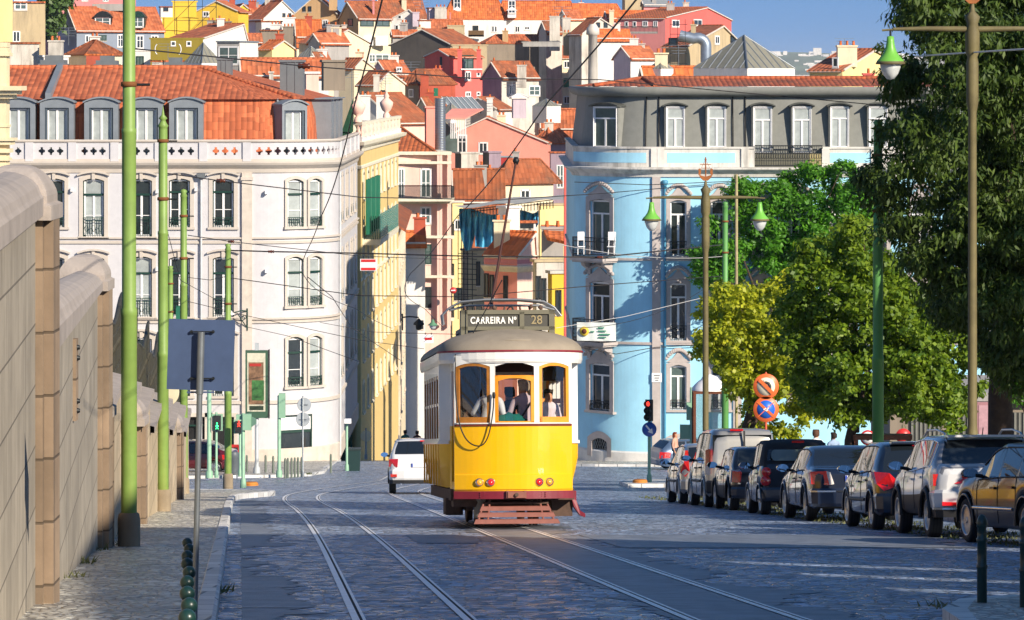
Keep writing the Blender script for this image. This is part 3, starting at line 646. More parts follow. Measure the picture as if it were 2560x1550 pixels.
# shop window and doors on the ground floor
q, n, t = PW.at(shop); rz = math.atan2(t.y, t.x)
mb = MB(); h = zp(1040) - zp(1157)
for x0, x1, z0_, z1_ in ((-.95, -.87, 0, h), (.87, .95, 0, h), (-.95, .95, 0, .08), (-.95, .95, h - .1, h), (-.95, .95, h * .62, h * .68)): mb.bb(x0, x1, .1, .2, z0_, z1_, DGR)
so = mb.build('shop_window', wb, loc=(q.x + 17, q.y - wb.location.y, zp(1157) - wb.location.z), rz=rz)
mb = MB(); mb.poly([(-.95, .17, 0), (.95, .17, 0), (.95, .17, h * .62), (-.95, .17, h * .62)], GLS); obj('pane', mb.data('pane'), so)
mb = MB(); mb.bb(-.87, .87, .12, .16, h * .68, h - .1, WHT); mb.bb(.35, .6, .15, .165, h * .2, h * .5, M('menu_board', (.02, .02, .02), var=0)); mb.bb(.38, .58, .14, .15, h * .12, h * .24, WHT); mb.build('shop_sign', so)
for i, u in enumerate(doors):
    q, n, t = PW.at(u); h = zp(1042) - zp(1183)
    mb = MB(); mb.bb(-.65, .65, .22, .26, 0, h, DARK); mb.bb(-.65, -.55, .08, .2, 0, h, DGR); mb.bb(.55, .65, .08, .2, 0, h, DGR); mb.bb(-.65, .65, .08, .2, h - .5, h - .42, DGR)
    mb.bb(-.85, -.66, -.05, .1, 0, h + .18, STONE); mb.bb(.66, .85, -.05, .1, 0, h + .18, STONE); mb.bb(-.85, .85, -.06, .1, h, h + .2, STONE)
    mb.build('door', wb, loc=(q.x + 17, q.y - wb.location.y, zp(1183) - wb.location.z))
for x, y in ((490, 473), (1075 * .3653, 478), (666, 480), (1075 * .3653, 672), (666, 677), (1070 * .3653, 875), (180, 474)):
    q = P(x, y, 189.86); mb = MB(); mb.box(tuple(q), (.14, .26, .2), WHT, top=.8); mb.build('wall_lamp', wb, True)
mb = MB(); q = P(503, 440, 189.9); mb.tube([(q.x, 189.86, q.z - .2), (q.x, 189.86, zb + .3)], .055, M('grey_downpipe', 'C8CACB', rough=.5), 8); mb.box((q.x, 189.8, q.z), (.34, .22, .25), CHM, top=1.3); mb.build('downpipe', wb, True)
mb = MB(); p = [PW.pt(su0 - .1, zz, .09) for zz in (ztop - .5, zb + .2)]; mb.tube(p, .055, M('grey_downpipe', 'C8CACB'), 8); mb.build('downpipe', wb, True)

# ================================================================== BLUE CORNER BUILDING (right)
BL = M('sky_blue_render', (.38, .72, .90), rough=.85, var=.08, streak=.3, dirt='8FB4C4', scale=.8); BST = M('grey_pink_stone', 'B9AFAA', rough=.85, var=.14, streak=.2); OLDW = M('weathered_white_render', 'D8D4CC', rough=.9, var=.1, streak=.75, dirt='55534C')
MGR = M('grey_mansard_render', '84857F', rough=.85, var=.1, streak=.15); TILE2 = tiles('weathered_orange_tiles', 'B85A34', .26, .36, old=.7)
D1 = 185.0; bbld = thing('corner_building', 'sky-blue corner building with rounded corner, grey mansard storey and low tiled roof', 'building', (14, D1 + 5, gz(D1)))
r1 = 4.4; xb = (1434 - CX) * (D1 + r1) / F; PB = Path([(xb, 215)] + arc(xb + r1, D1 + r1, r1, 180, 270, 36) + [(32, D1)])
def zq(py): return (HZ - py) * D1 / F
ua = PB.c[1]; uf = PB.c[37]
zb1, zc1 = gz(D1) - .3, zq(440)
cols_flat = [1696, 1798, 1905, 1998, 2100, 2196, 2300, 2400, 2500]
uB = [PB.px(x, uf - .3, PB.L) for x in cols_flat]; uA = PB.px(1500, ua, uf)
holes, wins = [], []
for r, (a, b) in enumerate(((500, 640), (706, 851), (912, 1024))):
    for i, u in enumerate([uA] + uB):
        bq = b
        if i == 0: bq = (640, 851, 1033)[r]
        hw = .72 if i == 0 else .41
        if r == 2 and i > 5: continue
        holes.append((u - hw, u + hw, zq(bq), zq(a))); wins.append((u, zq(bq), dict(w=2 * hw, h=zq(a) - zq(bq), a=.12, s=.2 if i else .26, cols=2, trans=.74, rail=0 if (i == 0 and r < 2) else (.75 if r < 2 else .5), sm=BST, hood='orn', sill=i > 0 or r == 2, gm=(GLSG, GLS, GLS)[(i + r) % 3], dep=.26)))
for i, u in enumerate([uA] + uB[:2]): holes.append((u - .55, u + .55, zq(1147), zq(1101)))
w = MB(); wallgrid(w, PB, 0, PB.L, zb1, zc1, holes, .3, BL); w.build('wall', bbld, True)
for u, z, kw in wins: path_window(bbld, PB, u, z, **kw)
for i, u in enumerate([uA] + uB[:2]):
    q, n, t = PB.at(u); rz = math.atan2(t.y, t.x); mb = MB(); h = zq(1101) - zq(1147)
    pts = ringpts(1.1, h, .2); o_ = ringpts(1.7, h + .35, .35)
    for k in range(len(pts) - 1): mb.poly([(o_[k][0], -.06, o_[k][1]), (o_[k + 1][0], -.06, o_[k + 1][1]), (pts[k + 1][0], -.06, pts[k + 1][1]), (pts[k][0], -.06, pts[k][1])], BST); mb.poly([(pts[k][0], -.06, pts[k][1]), (pts[k + 1][0], -.06, pts[k + 1][1]), (pts[k + 1][0], .2, pts[k + 1][1]), (pts[k][0], .2, pts[k][1])], BST)
    go = mb.build('cellar_window', bbld, loc=(q.x - 14, q.y - bbld.location.y, zq(1147) - bbld.location.z), rz=rz)
    mb = MB(); mb.poly([(-.6, .15, 0), (.6, .15, 0), (.6, .15, h), (-.6, .15, h)], DARK)
    for k in range(-6, 7):
        for s in (-1, 1): mb.tube([(max(-.55, min(.55, k * .17 - s * h * .25)), 0, 0), (max(-.55, min(.55, k * .17 + s * h * .25)), 0, h)], .012, STEEL, 4)
    obj('grille', mb.data('grille'), go)
w = MB()
for py, h, o in ((652, .1, .09), (862, .1, .09)): sweep(w, PB, 0, PB.L, [(0, zq(py)), (o, zq(py)), (o, zq(py) + h), (0, zq(py) + h + .03)], BST)
sweep(w, PB, 0, PB.L, [(-.02, zc1 - .05), (.08, zc1 - .05), (.12, zc1 + .1), (.42, zc1 + .3), (.46, zc1 + .34), (.46, zc1 + .42), (-.02, zc1 + .45)], OLDW)
w.build('cornice', bbld, True)
w = MB(); sweep(w, PB, 0, PB.L, [(0, zb1), (.06, zb1), (.06, zq(1134)), (0, zq(1130))], M('white_plinth', 'DCDAD6', rough=.9, streak=.3, var=.08)); w.build('plinth', bbld, True)
zpp = zq(372); w = MB(); bal = (PB.px(1886, uf), PB.px(2056, uf))
for a, b in ((0, bal[0]), (bal[1], PB.L)):
    sweep(w, PB, a, b, [(-.2, zc1 + .45), (.04, zc1 + .45), (.04, zpp), (-.2, zpp)], OLDW); sweep(w, PB, a, b, [(-.25, zpp), (.1, zpp), (.1, zpp + .1), (-.25, zpp + .1)], OLDW)
for x in (1632, 1652, 1862, 2064, 2186):
    u = PB.px(x, uf - .4); w.box(tuple(PB.pt(u, (zc1 + .45 + zpp) / 2, .05)), (.36, .16, zpp - zc1 - .45), OLDW)
w.build('parapet', bbld, True)
for a, b in ((PB.px(1436, ua), PB.px(1616, ua)), (PB.px(1668, uf - .5), PB.px(1838, uf)), (PB.px(2075, uf), PB.px(2178, uf))): w = MB(); sweep(w, PB, a, b, [(.03, zq(407)), (.055, zq(407)), (.055, zq(382)), (.03, zq(382))], BL); w.build('parapet_panel', bbld, True)
w = MB(); z0, z1 = zc1 + .5, zpp + .12
for z, hh in ((z0, .05), (z1, .06), (z0 + .25, .03), (z1 - .2, .03)): sweep(w, PB, bal[0], bal[1], [(-.05, z), (0, z), (0, z + hh), (-.05, z + hh)], IRON)
u = bal[0]
while u < bal[1]:
    p = PB.pt(u, (z0 + z1) / 2, -.02); w.box(tuple(p), (.02, .02, z1 - z0), IRON); w.tube([(p.x + .05 + .05 * math.cos(t), p.y, p.z + .14 * math.sin(t)) for t in xs(0, 6.28, 8)], .012, IRON, 4); u += .12
w.build('iron_railing', bbld, True)
for x in (1641, 1843):
    w = MB(); u = PB.px(x, uf - .5); w.box(tuple(PB.pt(u, (zb1 + zc1) / 2, .04)), (.42, .14, zc1 - zb1 - .1), BST); w.build('pilaster', bbld, True)
for x, m in ((1662, 'B'), (1874, 'B')):
    u = PB.px(x, uf - .2); mb = MB(); BP = M('blue_downpipe', '4A8FB0', rough=.5, var=.1); p, q = PB.pt(u, zc1 - .3, .12), PB.pt(u, zb1 + .3, .12); mb.tube([p, q], .06, BP, 8); mb.lathe([(.06, -.35), (.09, -.3), (.09, -.2), (.15, -.1), (.17, .05), (.1, .1)], BP, 10, tuple(p)); mb.build('downpipe', bbld, True)
# mansard storey
zm0, zm1 = zpp + .05, zq(236); mh = []
mcols = [1500] + [1689, 1792, 1907, 2005, 2100, 2196, 2300, 2400]
um = [PB.px(1508, ua, uf)] + [PB.px(x, uf - .3) for x in mcols[1:]]
w = MB(); us = [0, 10] + PB.c[1:38] + xs(uf, PB.L, 12)[1:]
w.grid([[PB.pt(u, zm0 - .3, -.3) for u in us], [PB.pt(u, zm0 + (zm1 - zm0) * .5, -.52) for u in us], [PB.pt(u, zm1, -.65) for u in us]], MGR)
w.build('mansard_wall', bbld, True)
w = MB(); sweep(w, PB, 0, PB.L, [(-.75, zm1 - .12), (-.38, zm1 - .1), (-.2, zm1 + .05), (-.12, zm1 + .3), (-.2, zm1 + .38), (-.75, zm1 + .38)], MGR, sm=True); w.build('gutter', bbld, True)
w = MB()
for x in (1612, 1646, 1834, 1865): u = PB.px(x, ua); w.tube([PB.pt(u, zm0, -.26), PB.pt(u, zm1, -.6)], .03, DARK, 6)
w.build('drain_pipes', bbld, True)
for i, u in enumerate(um):
    q, n, t = PB.at(u); rz = math.atan2(t.y, t.x); a = PB.pt(u, zm0 - (.25 if i in (3, 4) else 0), -.16)
    r = obj('dormer', None, bbld, tuple(a - bbld.location), rz); h = zq(268) - a.z; ww = .74 if i == 0 else .44
    key = ('bd', i == 0, i in (3, 4))
    if key not in WC:
        mb = MB()
        for s in (-1, 1): mb.bb(s * ww, s * (ww + .1), 0, .7, 0, h + .05, MGR)
        for k in range(8):
            f = lambda x: h + .02 + .16 * (1 - (x / (ww + .2)) ** 2); a_, b_ = (-1 + k / 4) * (ww + .2), (-1 + (k + 1) / 4) * (ww + .2)
            mb.ext([(a_, -.22, f(a_)), (b_, -.22, f(b_)), (b_, -.22, f(b_) + .07), (a_, -.22, f(a_) + .07)], (0, .9, 0), M('dark_hood', '4A4C48', rough=.8))
            mb.ext([(a_, .03, h), (b_, .03, h), (b_, .03, f(b_)), (a_, .03, f(a_))], (0, .1, 0), MGR)
        WC[key] = mb.data('casing')
    obj('casing', WC[key], r)
    ms = win_meshes(w=2 * ww, h=h, a=0, s=.03, cols=2, trans=.72, fr=.06, gm=GLSG if i == 0 else GLSP, sm=WHT, sill=False, dep=.12)
    wi = obj('window', ms['window'], r)
    for k in ('frame', 'pane'): obj(k, ms[k], wi)
# low tile roof
w = MB(); e0 = zm1 + .4; zr1 = zq(196)
us = PB.c[1:38] + xs(uf, PB.L, 6)[1:]; lo = [PB.pt(u, e0, -.45) for u in us]; hx = (1606 - CX) * 190 / F
w.grid([lo, [Vector((max(p.x, hx), 189.5, zr1)) for p in lo]], TILE2, sm=False)
w.grid([[Vector((PB.pt(0, 0, -.45).x, 214, e0)), Vector((hx, 214, zr1))], [lo[0], Vector((hx, 189.5, zr1))]], TILE2, sm=False)
w.build('roof', bbld, True)
w = MB(); w.tube([(hx, 189.5, zr1 + .03), (32, 189.5, zr1 + .03)], .11, TILE2, 6); w.tube([(hx, 189.5, zr1 + .03), tuple(lo[34] + Vector((0, 0, .05)))], .11, TILE2, 6); w.tube([(hx, 189.5, zr1 + .03), tuple(lo[12] + Vector((0, 0, .05)))], .11, TILE2, 6); w.build('ridge_tiles', bbld, True)
# balconies of the rounded corner
for r, (zt_, zf) in enumerate(((595, 647), (800, 857))):
    mb = MB(); q, n, t = PB.at(uA); rz = math.atan2(t.y, t.x); H = zq(zt_) - zq(zf)
    mb.bb(-1.18, 1.18, -1.0, .1, -.14, 0, BST); mb.bb(-1.1, 1.1, -.9, .1, -.22, -.14, BST)
    for s in (-.72, .72):
        mb.ext([(s - .12, .05, -.22), (s - .12, -.55, -.22), (s - .12, -.5, -.4), (s - .12, -.15, -.6), (s - .12, -.1, -.85), (s - .12, .05, -.9)], (.24, 0, 0), BST)
    bo = mb.build('balcony', bbld, loc=(q.x - 14, q.y - bbld.location.y, zq(zf) - bbld.location.z), rz=rz)
    mb = MB(); A = [(-1.12, 0), (-1.12, -.85), (-.95, -.96), (.95, -.96), (1.12, -.85), (1.12, 0)]
    for z in (.03, .2, H - .2, H): mb.tube([(x, y, z) for x, y in A], .022, IRON, 4)
    for (a, b) in zip(A, A[1:]):
        L_ = math.dist(a, b); nn = max(1, int(L_ / .09))
        for k in range(nn):
            x, y = a[0] + (b[0] - a[0]) * k / nn, a[1] + (b[1] - a[1]) * k / nn; mb.tube([(x, y, 0), (x, y, H)], .011, IRON, 4)
            if k % 2 == 0 and L_ > 1: mb.tube([(x + .045 + .045 * math.cos(c), y, H * .45 + .17 * math.sin(c)) for c in xs(0, 6.28, 8)], .012, IRON, 4)
    obj('railing', mb.data('railing'), bo)
# things out on the balconies
for k, (px, lb) in enumerate(((1448, 'folded white chair leaning at the left end of the upper blue-house balcony'), (1524, 'folded white chair leaning at the right end of the upper blue-house balcony'))):
    q = P(px + 4, 594, 184.4); mb = MB(); c = WHT
    for s in (-.16, .16): mb.tube([(s, 0, -.85), (s + .04, .1, .25)], .025, c, 6)
    mb.box((.02, .06, .08), (.38, .04, .42), c, rz=.2); mb.box((.0, .0, -.45), (.36, .3, .04), c)
    mb.build('folding_chair', loc=tuple(q), rz=.3 - .6 * k, label=lb, cat='chair')
q = P(1491, 829, 184.2); BAN = M('banner_cloth', 'DDE2DC', rough=.8, var=.08, scale=1); mb = MB()
mb.grid([[(x, -.12 * (1 - (x / 1.0) ** 2) * .5 + .02 * math.sin(x * 9 + z * 4), z) for x in xs(-.98, .98, 16)] for z in (-.46, -.15, .15, .46)], BAN)
bn = mb.build('banner', loc=tuple(q), rz=-.12, label='white banner with a sunflower hanging on the lower blue-house balcony', cat='banner')
mb = MB(); SY = M('sunflower_yellow', (.8, .55, .05), var=.1); SB = M('sunflower_brown', (.12, .03, .01), var=.1); GT = M('banner_green', (.05, .25, .15), var=.2)
mb.lathe([(.0, -.13), (.24, -.125), (.24, -.12)], SY, 16, (-.6, 0, .02), 'y'); mb.lathe([(.0, -.15), (.13, -.145), (.13, -.14)], SB, 14, (-.6, 0, .02), 'y')
for x0, x1, z in ((-.3, -.1, .0), (.08, .4, .2), (.08, .5, .04), (.12, .7, -.13), (.1, .5, -.28)): mb.bb(x0, x1, -.13, -.12, z - .03, z + .03, GT)
obj('print', mb.data('print'), bn)
# ================================================================== THE HILLSIDE QUARTER
TA = tiles('hill_orange_tiles', 'C2673E', .45, .55, old=.5, dist=.12); TB = tiles('hill_brown_tiles', 'A85A35', .45, .6, old=.75, dist=.14); TC = tiles('bright_orange_tiles', 'D06A33', .4, .5, old=.3, dist=.1)
def W_(nm, c, st=.35, var=.08): return M('render_' + nm, c, rough=.9, var=var, streak=st, scale=.5, dirt='6A6258' if st > .5 else None)
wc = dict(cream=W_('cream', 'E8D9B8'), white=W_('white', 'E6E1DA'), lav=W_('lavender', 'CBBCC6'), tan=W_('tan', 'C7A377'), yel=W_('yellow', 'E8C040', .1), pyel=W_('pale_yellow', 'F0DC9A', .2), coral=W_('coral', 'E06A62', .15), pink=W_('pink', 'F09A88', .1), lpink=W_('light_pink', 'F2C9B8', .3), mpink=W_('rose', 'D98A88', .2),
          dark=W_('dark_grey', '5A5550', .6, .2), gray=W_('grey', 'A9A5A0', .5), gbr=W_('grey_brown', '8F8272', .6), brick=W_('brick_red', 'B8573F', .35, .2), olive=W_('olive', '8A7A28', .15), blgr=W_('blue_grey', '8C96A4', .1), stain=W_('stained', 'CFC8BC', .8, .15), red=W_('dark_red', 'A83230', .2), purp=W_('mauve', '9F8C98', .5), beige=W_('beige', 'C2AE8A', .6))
GSH = M('green_shutter', '1F6B50', rough=.6, var=.1)
def ray(px, C, n):                       # where the sight line of a photo column meets a vertical plane
    k = (px - CX) / F; return (C.x * n.x + C.y * n.y) / (k * n.x + n.y)
def small_window(par, q, rz, w, h, kind, dep=.0):
    key = ('hw', round(w, 1), round(h, 1), kind)
    if key not in WC:
        w, h = max(.25, round(w, 1)), max(.3, round(h, 1)); fr = {'w': WHT, 's': GSH, 'd': IRON, 'g': WHT, 'G': DGR}[kind]; mb = MB(); t = .1 if w > .7 else .06
        mb.bb(-w / 2 - .1, w / 2 + .1, -.05, .02, -.16, -.06, STONE)
        for s in (-1, 1): mb.bb(s * (w / 2 - t), s * (w / 2 + .06), -.06, .03, -.06, h + .06, fr)
        mb.bb(-w / 2, w / 2, -.06, .03, h - t, h + .06, fr); mb.bb(-w / 2, w / 2, -.06, .03, -.06, t, fr)
        if kind in 'wG' and w > .5: mb.bb(-.05, .05, -.045, .02, 0, h, fr)
        if kind in 'wG' and h > 1.3: mb.bb(-w / 2, w / 2, -.04, .02, h * .6, h * .6 + .07, fr)
        if kind == 'g':
            n = max(2, int(w / .8))
            for k in range(1, n): x = -w / 2 + w * k / n; mb.bb(x - .05, x + .05, -.05, .02, 0, h, fr)
            mb.bb(-w / 2, w / 2, -.04, .02, h * .5, h * .5 + .06, fr)
        if kind == 's': mb.bb(-w / 2, w / 2, -.05, .0, 0, h, GSH)
        p = MB(); p.poly([(-w / 2, -.03, 0), (w / 2, -.03, 0), (w / 2, -.03, h), (-w / 2, -.03, h)], GLSG if kind in 'gG' else GLS)
        WC[key] = (mb.data('window'), p.data('pane'))
    a, b = WC[key]; pl = par.location; o = obj('window', a, par, tuple(q - pl), rz)
    if kind != 's': obj('pane', b, o)
def house(cr, xl, xc, xr, ye, yr, yb, d, th, gab, wcol, rcol, label, wins=(), chims=(), f=.5, dL=8., dR=8., ov=.35, name='house', left=None, cat='house', low=None):
    T_ = R(th); X = lambda x: cr(x, 0)[0]; Y = lambda y: cr(0, y)[1]
    C = P(X(xc), Y(yb), d); C.z = min(C.z, gz(d) - 2) if (low is None and name != 'chimney_stack') or low else C.z; dl = Vector((-math.cos(T_), math.sin(T_), 0)); dr = Vector((math.sin(T_), math.cos(T_), 0))
    def ext_(x, dv):
        n = Vector((dv.y, -dv.x, 0)); t = ray(X(x), C, n); return (Vector(((X(x) - CX) * t / F, t, C.z)) - C).dot(dv)
    wL = ext_(xl, dl) if xl < xc - .5 else dL; wR = ext_(xr, dr) if xr > xc + .5 else dR
    wL = min(max(wL, 1.0), 60); wR = min(max(wR, 1.0), 60)
    ze = (HZ - Y(ye)) * d / F; L = C + dl * wL; Q = C + dr * wR; B = L + dr * wR
    up = lambda p, z: Vector((p.x, p.y, z))
    own = thing(name, label, cat, tuple((C + (dl * wL + dr * wR) * .5))); GEO[own.name] = (L, C, Q)
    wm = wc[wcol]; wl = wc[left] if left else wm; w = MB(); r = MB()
    if gab in 'LR':
        a, b, o2, wid, dv = (C, L, dr, wR, dl) if gab == 'L' else (C, Q, dl, wL, dr)
        pk = a.lerp(b, f); zr = (HZ - Y(yr)) * pk.y / F; pk2 = pk + o2 * wid
        a2, b2 = a + o2 * wid, b + o2 * wid
        gm, sm_ = (wl, wm) if gab == 'L' else (wm, wl)
        w.poly([a, b, up(b, ze), up(pk, zr), up(a, ze)], gm); w.poly([a2, b2, up(b2, ze), up(pk2, zr), up(a2, ze)], gm)
        w.poly([a, a2, up(a2, ze), up(a, ze)], sm_); w.poly([b, b2, up(b2, ze), up(b, ze)], wl)
        for e, e2 in ((a, a2), (b, b2)):
            hd = (e - pk); hd.z = 0; run = hd.length; hd = hd.normalized(); sl = (ze - zr) / max(run, .1)
            g0 = -o2 * .12
            p = [up(pk, zr + .12) + g0, up(pk2, zr + .12) - g0, up(e2 + hd * ov, ze + sl * ov + .12) - g0, up(e + hd * ov, ze + sl * ov + .12) + g0]
            r.ext(p, (0, 0, -.14), rcol)
        r.tube([up(pk, zr + .12) - o2 * .1, up(pk2, zr + .12) + o2 * .1], .12, rcol, 6)
        top = zr
    elif gab == 'H':
        cen = (C + B) / 2; zr = (HZ - Y(yr)) * cen.y / F; lo_ = [C, Q, B, L]; ce = [p + (p - cen).normalized() * ov for p in lo_]
        if wR >= wL: e = dr * max(0, (wR - wL) / 2)
        else: e = dl * max(0, (wL - wR) / 2)
        r1_, r2_ = up(cen - e, zr), up(cen + e, zr); c = [up(p, ze) for p in ce]
        for i in range(4): w.poly([lo_[i], lo_[(i + 1) % 4], up(lo_[(i + 1) % 4], ze), up(lo_[i], ze)], wm if i != 3 else wl)
        if wR >= wL: r.poly([c[0], c[1], r2_, r1_], rcol); r.poly([c[1], c[2], r2_], rcol); r.poly([c[2], c[3], r1_, r2_], rcol); r.poly([c[3], c[0], r1_], rcol)
        else: r.poly([c[0], c[1], r1_], rcol); r.poly([c[1], c[2], r2_, r1_], rcol); r.poly([c[2], c[3], r2_], rcol); r.poly([c[3], c[0], r1_, r2_], rcol)
        for p, q in ((c[0], r1_), (c[1], r2_ if wR >= wL else r1_), (c[3], r1_ if wR >= wL else r2_), (r1_, r2_)):
            if (p - q).length > .3: r.tube([p, q], .12, rcol, 5)
        r.poly([up(p, ze - .12) for p in ce], rcol)
        for i in range(4): r.poly([c[i], c[(i + 1) % 4], up(c[(i + 1) % 4], ze - .12), up(c[i], ze - .12)], rcol)
    else:
        for i in range(4):
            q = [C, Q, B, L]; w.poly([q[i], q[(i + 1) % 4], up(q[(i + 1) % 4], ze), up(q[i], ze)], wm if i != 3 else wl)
        cen = (C + B) / 2; ce = [p + (p - cen).normalized() * .18 for p in (C, Q, B, L)]
        r.ext([up(p, ze) for p in ce], (0, 0, .18), rcol)
    w.build('wall', own, True); r.build('roof', own, True)
    rz_ = random.Random(label); ccs = ['stain', 'white', 'cream', 'brick', 'gray']
    if gab in 'LRH' and cat == 'house' and not chims:
        for _ in range(rz_.choice((1, 1, 2))):
            q = C + dl * wL * rz_.uniform(.35, .8) + dr * wR * rz_.uniform(.3, .8); zt = ze + (zr - ze) * .7; hh = rz_.uniform(.8, 1.6); ww = rz_.uniform(.6, 1.3); m = wc[rz_.choice(ccs)]; mb = MB(); mb.box((q.x, q.y, zt + hh / 2 - .4), (ww, .7, hh + .8), m); mb.box((q.x, q.y, zt + hh + .05), (ww + .2, .9, .12), m)
            for k in range(max(1, int(ww / .5))): mb.lathe([(.12, 0), (.13, .3), (.15, .36)], TC, 8, (q.x - ww / 2 + .3 + k * .45, q.y, zt + hh + .1))
            mb.build('chimney', own, True)
    if gab in 'LR':
        fb = MB()
        for e, e2 in ((a, a2), (b, b2)):
            hd = (e - pk); hd.z = 0; hd = hd.normalized() * (ov - .08); fb.tube([up(e + hd, ze - .1), up(e2 + hd, ze - .1)], .09, M('pale_gutter', 'D8D0C4', rough=.7, var=.15), 6)
        fb.tube([up(pk, zr + .02) - o2 * .16, up(a + (a - pk).normalized() * ov * 0, ze + .05) - o2 * .16], .1, M('pale_gutter', 'D8D0C4'), 4); fb.tube([up(pk, zr + .02) - o2 * .16, up(b, ze + .05) - o2 * .16], .1, M('pale_gutter', 'D8D0C4'), 4); fb.build('gutter', own, True)
    for wi in wins:
        x0, x1, y0, y1 = wi[:4]; k = wi[4] if len(wi) > 4 else 'w'; px = X((x0 + x1) / 2)
        side = 'L' if px < X(xc) else 'R'; dv = dl if side == 'L' else dr; n = Vector((dv.y, -dv.x, 0)); n = -n if n.y > 0 else n
        t = ray(px, C, n); q = Vector(((px - CX) * t / F, t, (HZ - Y(y1)) * t / F)) + n * .01
        ta, tb = ray(X(x0), C, n), ray(X(x1), C, n); wd = (Vector(((X(x1) - CX) * tb / F, tb)) - Vector(((X(x0) - CX) * ta / F, ta))).length
        hd = (Y(y1) - Y(y0)) * t / F; e = -dl if side == 'L' else dr
        small_window(own, q, math.atan2(e.y, e.x), wd, hd, k)
    for ch in chims:
        x0, x1, y0, y1 = ch[:4]; col = ch[4] if len(ch) > 4 else 'stain'; dd = d + (ch[5] if len(ch) > 5 else 3.0)
        a, b = P(X(x0), Y(y1), dd), P(X(x1), Y(y0), dd); mb = MB(); wq = b.x - a.x; m = wc[col]
        mb.bb(a.x, b.x, dd, dd + max(.6, min(wq, 1.4)), a.z - 1.2, b.z - .15, m); mb.bb(a.x - .08, b.x + .08, dd - .08, dd + max(.6, min(wq, 1.4)) + .08, b.z - .15, b.z, m)
        nn = max(1, int(wq / .5))
        for k in range(nn): mb.lathe([(.11, 0), (.13, .1), (.1, .35), (.13, .4)], TC, 8, (a.x + wq * (k + .5) / nn, dd + .4, b.z))
        mb.build('chimney', own, True)
    return own
hs = []
GEO = {}
H = lambda *a, **k: house(*a, **k)
# --- top of the hill, left
H(cA, -60, 85, 310, 20, -60, 345, 400, 80, 'F', 'beige', TA, 'beige house at the far left with a gridded window above a green balcony stair', [(100, 182, 0, 66, 'g'), (90, 135, 215, 285)], left='pyel')
H(cA, -80, -10, 84, -30, -60, 290, 392, 85, 'F', 'pyel', TB, 'pale yellow wall of the house at the far left edge')
H(cA, 250, 330, 930, -40, -90, 110, 640, 80, 'F', 'mpink', TB, 'rose-coloured house behind the dormered roof, top left', [(705, 740, -18, 8), (560, 600, -20, 6)], [(645, 685, -20, 5, 'brick')])
H(cA, 280, 345, 425, 90, 60, 330, 560, 80, 'F', 'mpink', TB, 'narrow pink house beside the small tree, top left')
h4 = H(cA, 395, 525, 1125, 208, 52, 350, 520, 68, 'L', 'blgr', TA, 'white and blue-grey house with two dormers on its wide orange roof', [(585, 625, 242, 290, 'w'), (680, 726, 242, 276, 'G'), (805, 842, 240, 320, 'w'), (935, 980, 243, 330, 'w'), (1035, 1080, 243, 268, 'w')], [], left='lav', f=.45)  # lavender left gable: the shade on it is put into the wall colour
for x0, x1, y0, y1, c_ in ((652, 754, 118, 178, IRON), (905, 980, 118, 184, DGR)):
    q = P(*cA((x0 + x1) / 2, y1), 523); ww = (x1 - x0) * .3653 * 523 / F; hh_ = (y1 - y0) * .3653 * 523 / F; mb = MB()
    mb.bb(q.x - ww / 2 - .2, q.x + ww / 2 + .2, 523, 527, q.z, q.z + hh_, c_)
    for k in range(6): a = -1 + k / 3; b = -1 + (k + 1) / 3; mb.ext([(q.x + a * (ww / 2 + .3), 522.7, q.z + hh_), (q.x + b * (ww / 2 + .3), 522.7, q.z + hh_), (q.x + b * (ww / 2 + .3), 522.7, q.z + hh_ + .9 * (1 - b * b)), (q.x + a * (ww / 2 + .3), 522.7, q.z + hh_ + .9 * (1 - a * a))], (0, 4, 0), c_)
    do = mb.build('dormer', h4, True); small_window_p = WC.get(('hw', round(ww, 1), round(hh_, 1), 'g'))
    small_window(h4, Vector((q.x, 522.95, q.z)), 0, ww, hh_, 'g')
q = P(*cA(757, 75), 527); mb = MB(); mb.box((q.x, q.y, q.z + .5), (5, 2.4, 1), wc['gray']); mb.build('roof_hatch', h4, True)
H(cA, 1100, 1110, 1350, 126, 90, 262, 532, 85, 'F', 'yel', wc['yel'], 'low bright yellow block with scaffolding on the hilltop')
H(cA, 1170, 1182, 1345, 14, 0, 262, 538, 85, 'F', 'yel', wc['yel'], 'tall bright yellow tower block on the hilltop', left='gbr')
H(cA, 1345, 1630, 1700, 78, 8, 262, 545, 14, 'L', 'yel', TA, 'bright yellow gabled house with one white window on the hilltop', [(1390, 1430, 82, 112)], [(1418, 1468, 140, 190, 'gray', -2), (1470, 1580, 145, 190, 'gbr', -3)], f=.52)
mb = MB(); sc0 = P(*cA(1195, 235), 530)
for i in range(4):
    for z in range(5):
        x = sc0.x + i * 2; 
        if z < 4: mb.tube([(x, 530, sc0.z + z * 2.0), (x, 530, sc0.z + z * 2 + 2)], .05, IRON, 4)
        if i < 3: mb.tube([(x, 530, sc0.z + z * 2), (x + 2, 530, sc0.z + z * 2)], .05, IRON, 4)
        if i < 3 and z < 4 and (i + z) % 2: mb.tube([(x, 530, sc0.z + z * 2), (x + 2, 530, sc0.z + z * 2 + 2)], .04, IRON, 4)
mb.build('scaffold', label='thin metal scaffold standing against the bright yellow house', cat='scaffold')
H(cA, 1090, 1100, 1200, 50, -60, 260, 600, 80, 'F', 'white', TB, 'white house behind the yellow tower on the left hilltop', [(1120, 1150, 45, 75, 'd')])
H(cA, 1500, 1630, 1700, 60, 30, 200, 600, 80, 'R', 'yel', TA, 'small orange roof just behind the yellow gabled house', [(1560, 1590, 85, 100, 'd')])
H(cA, 1640, 1660, 1800, 95, 40, 200, 620, 75, 'L', 'cream', TA, 'cream house with an orange roof between the yellow and white gables')
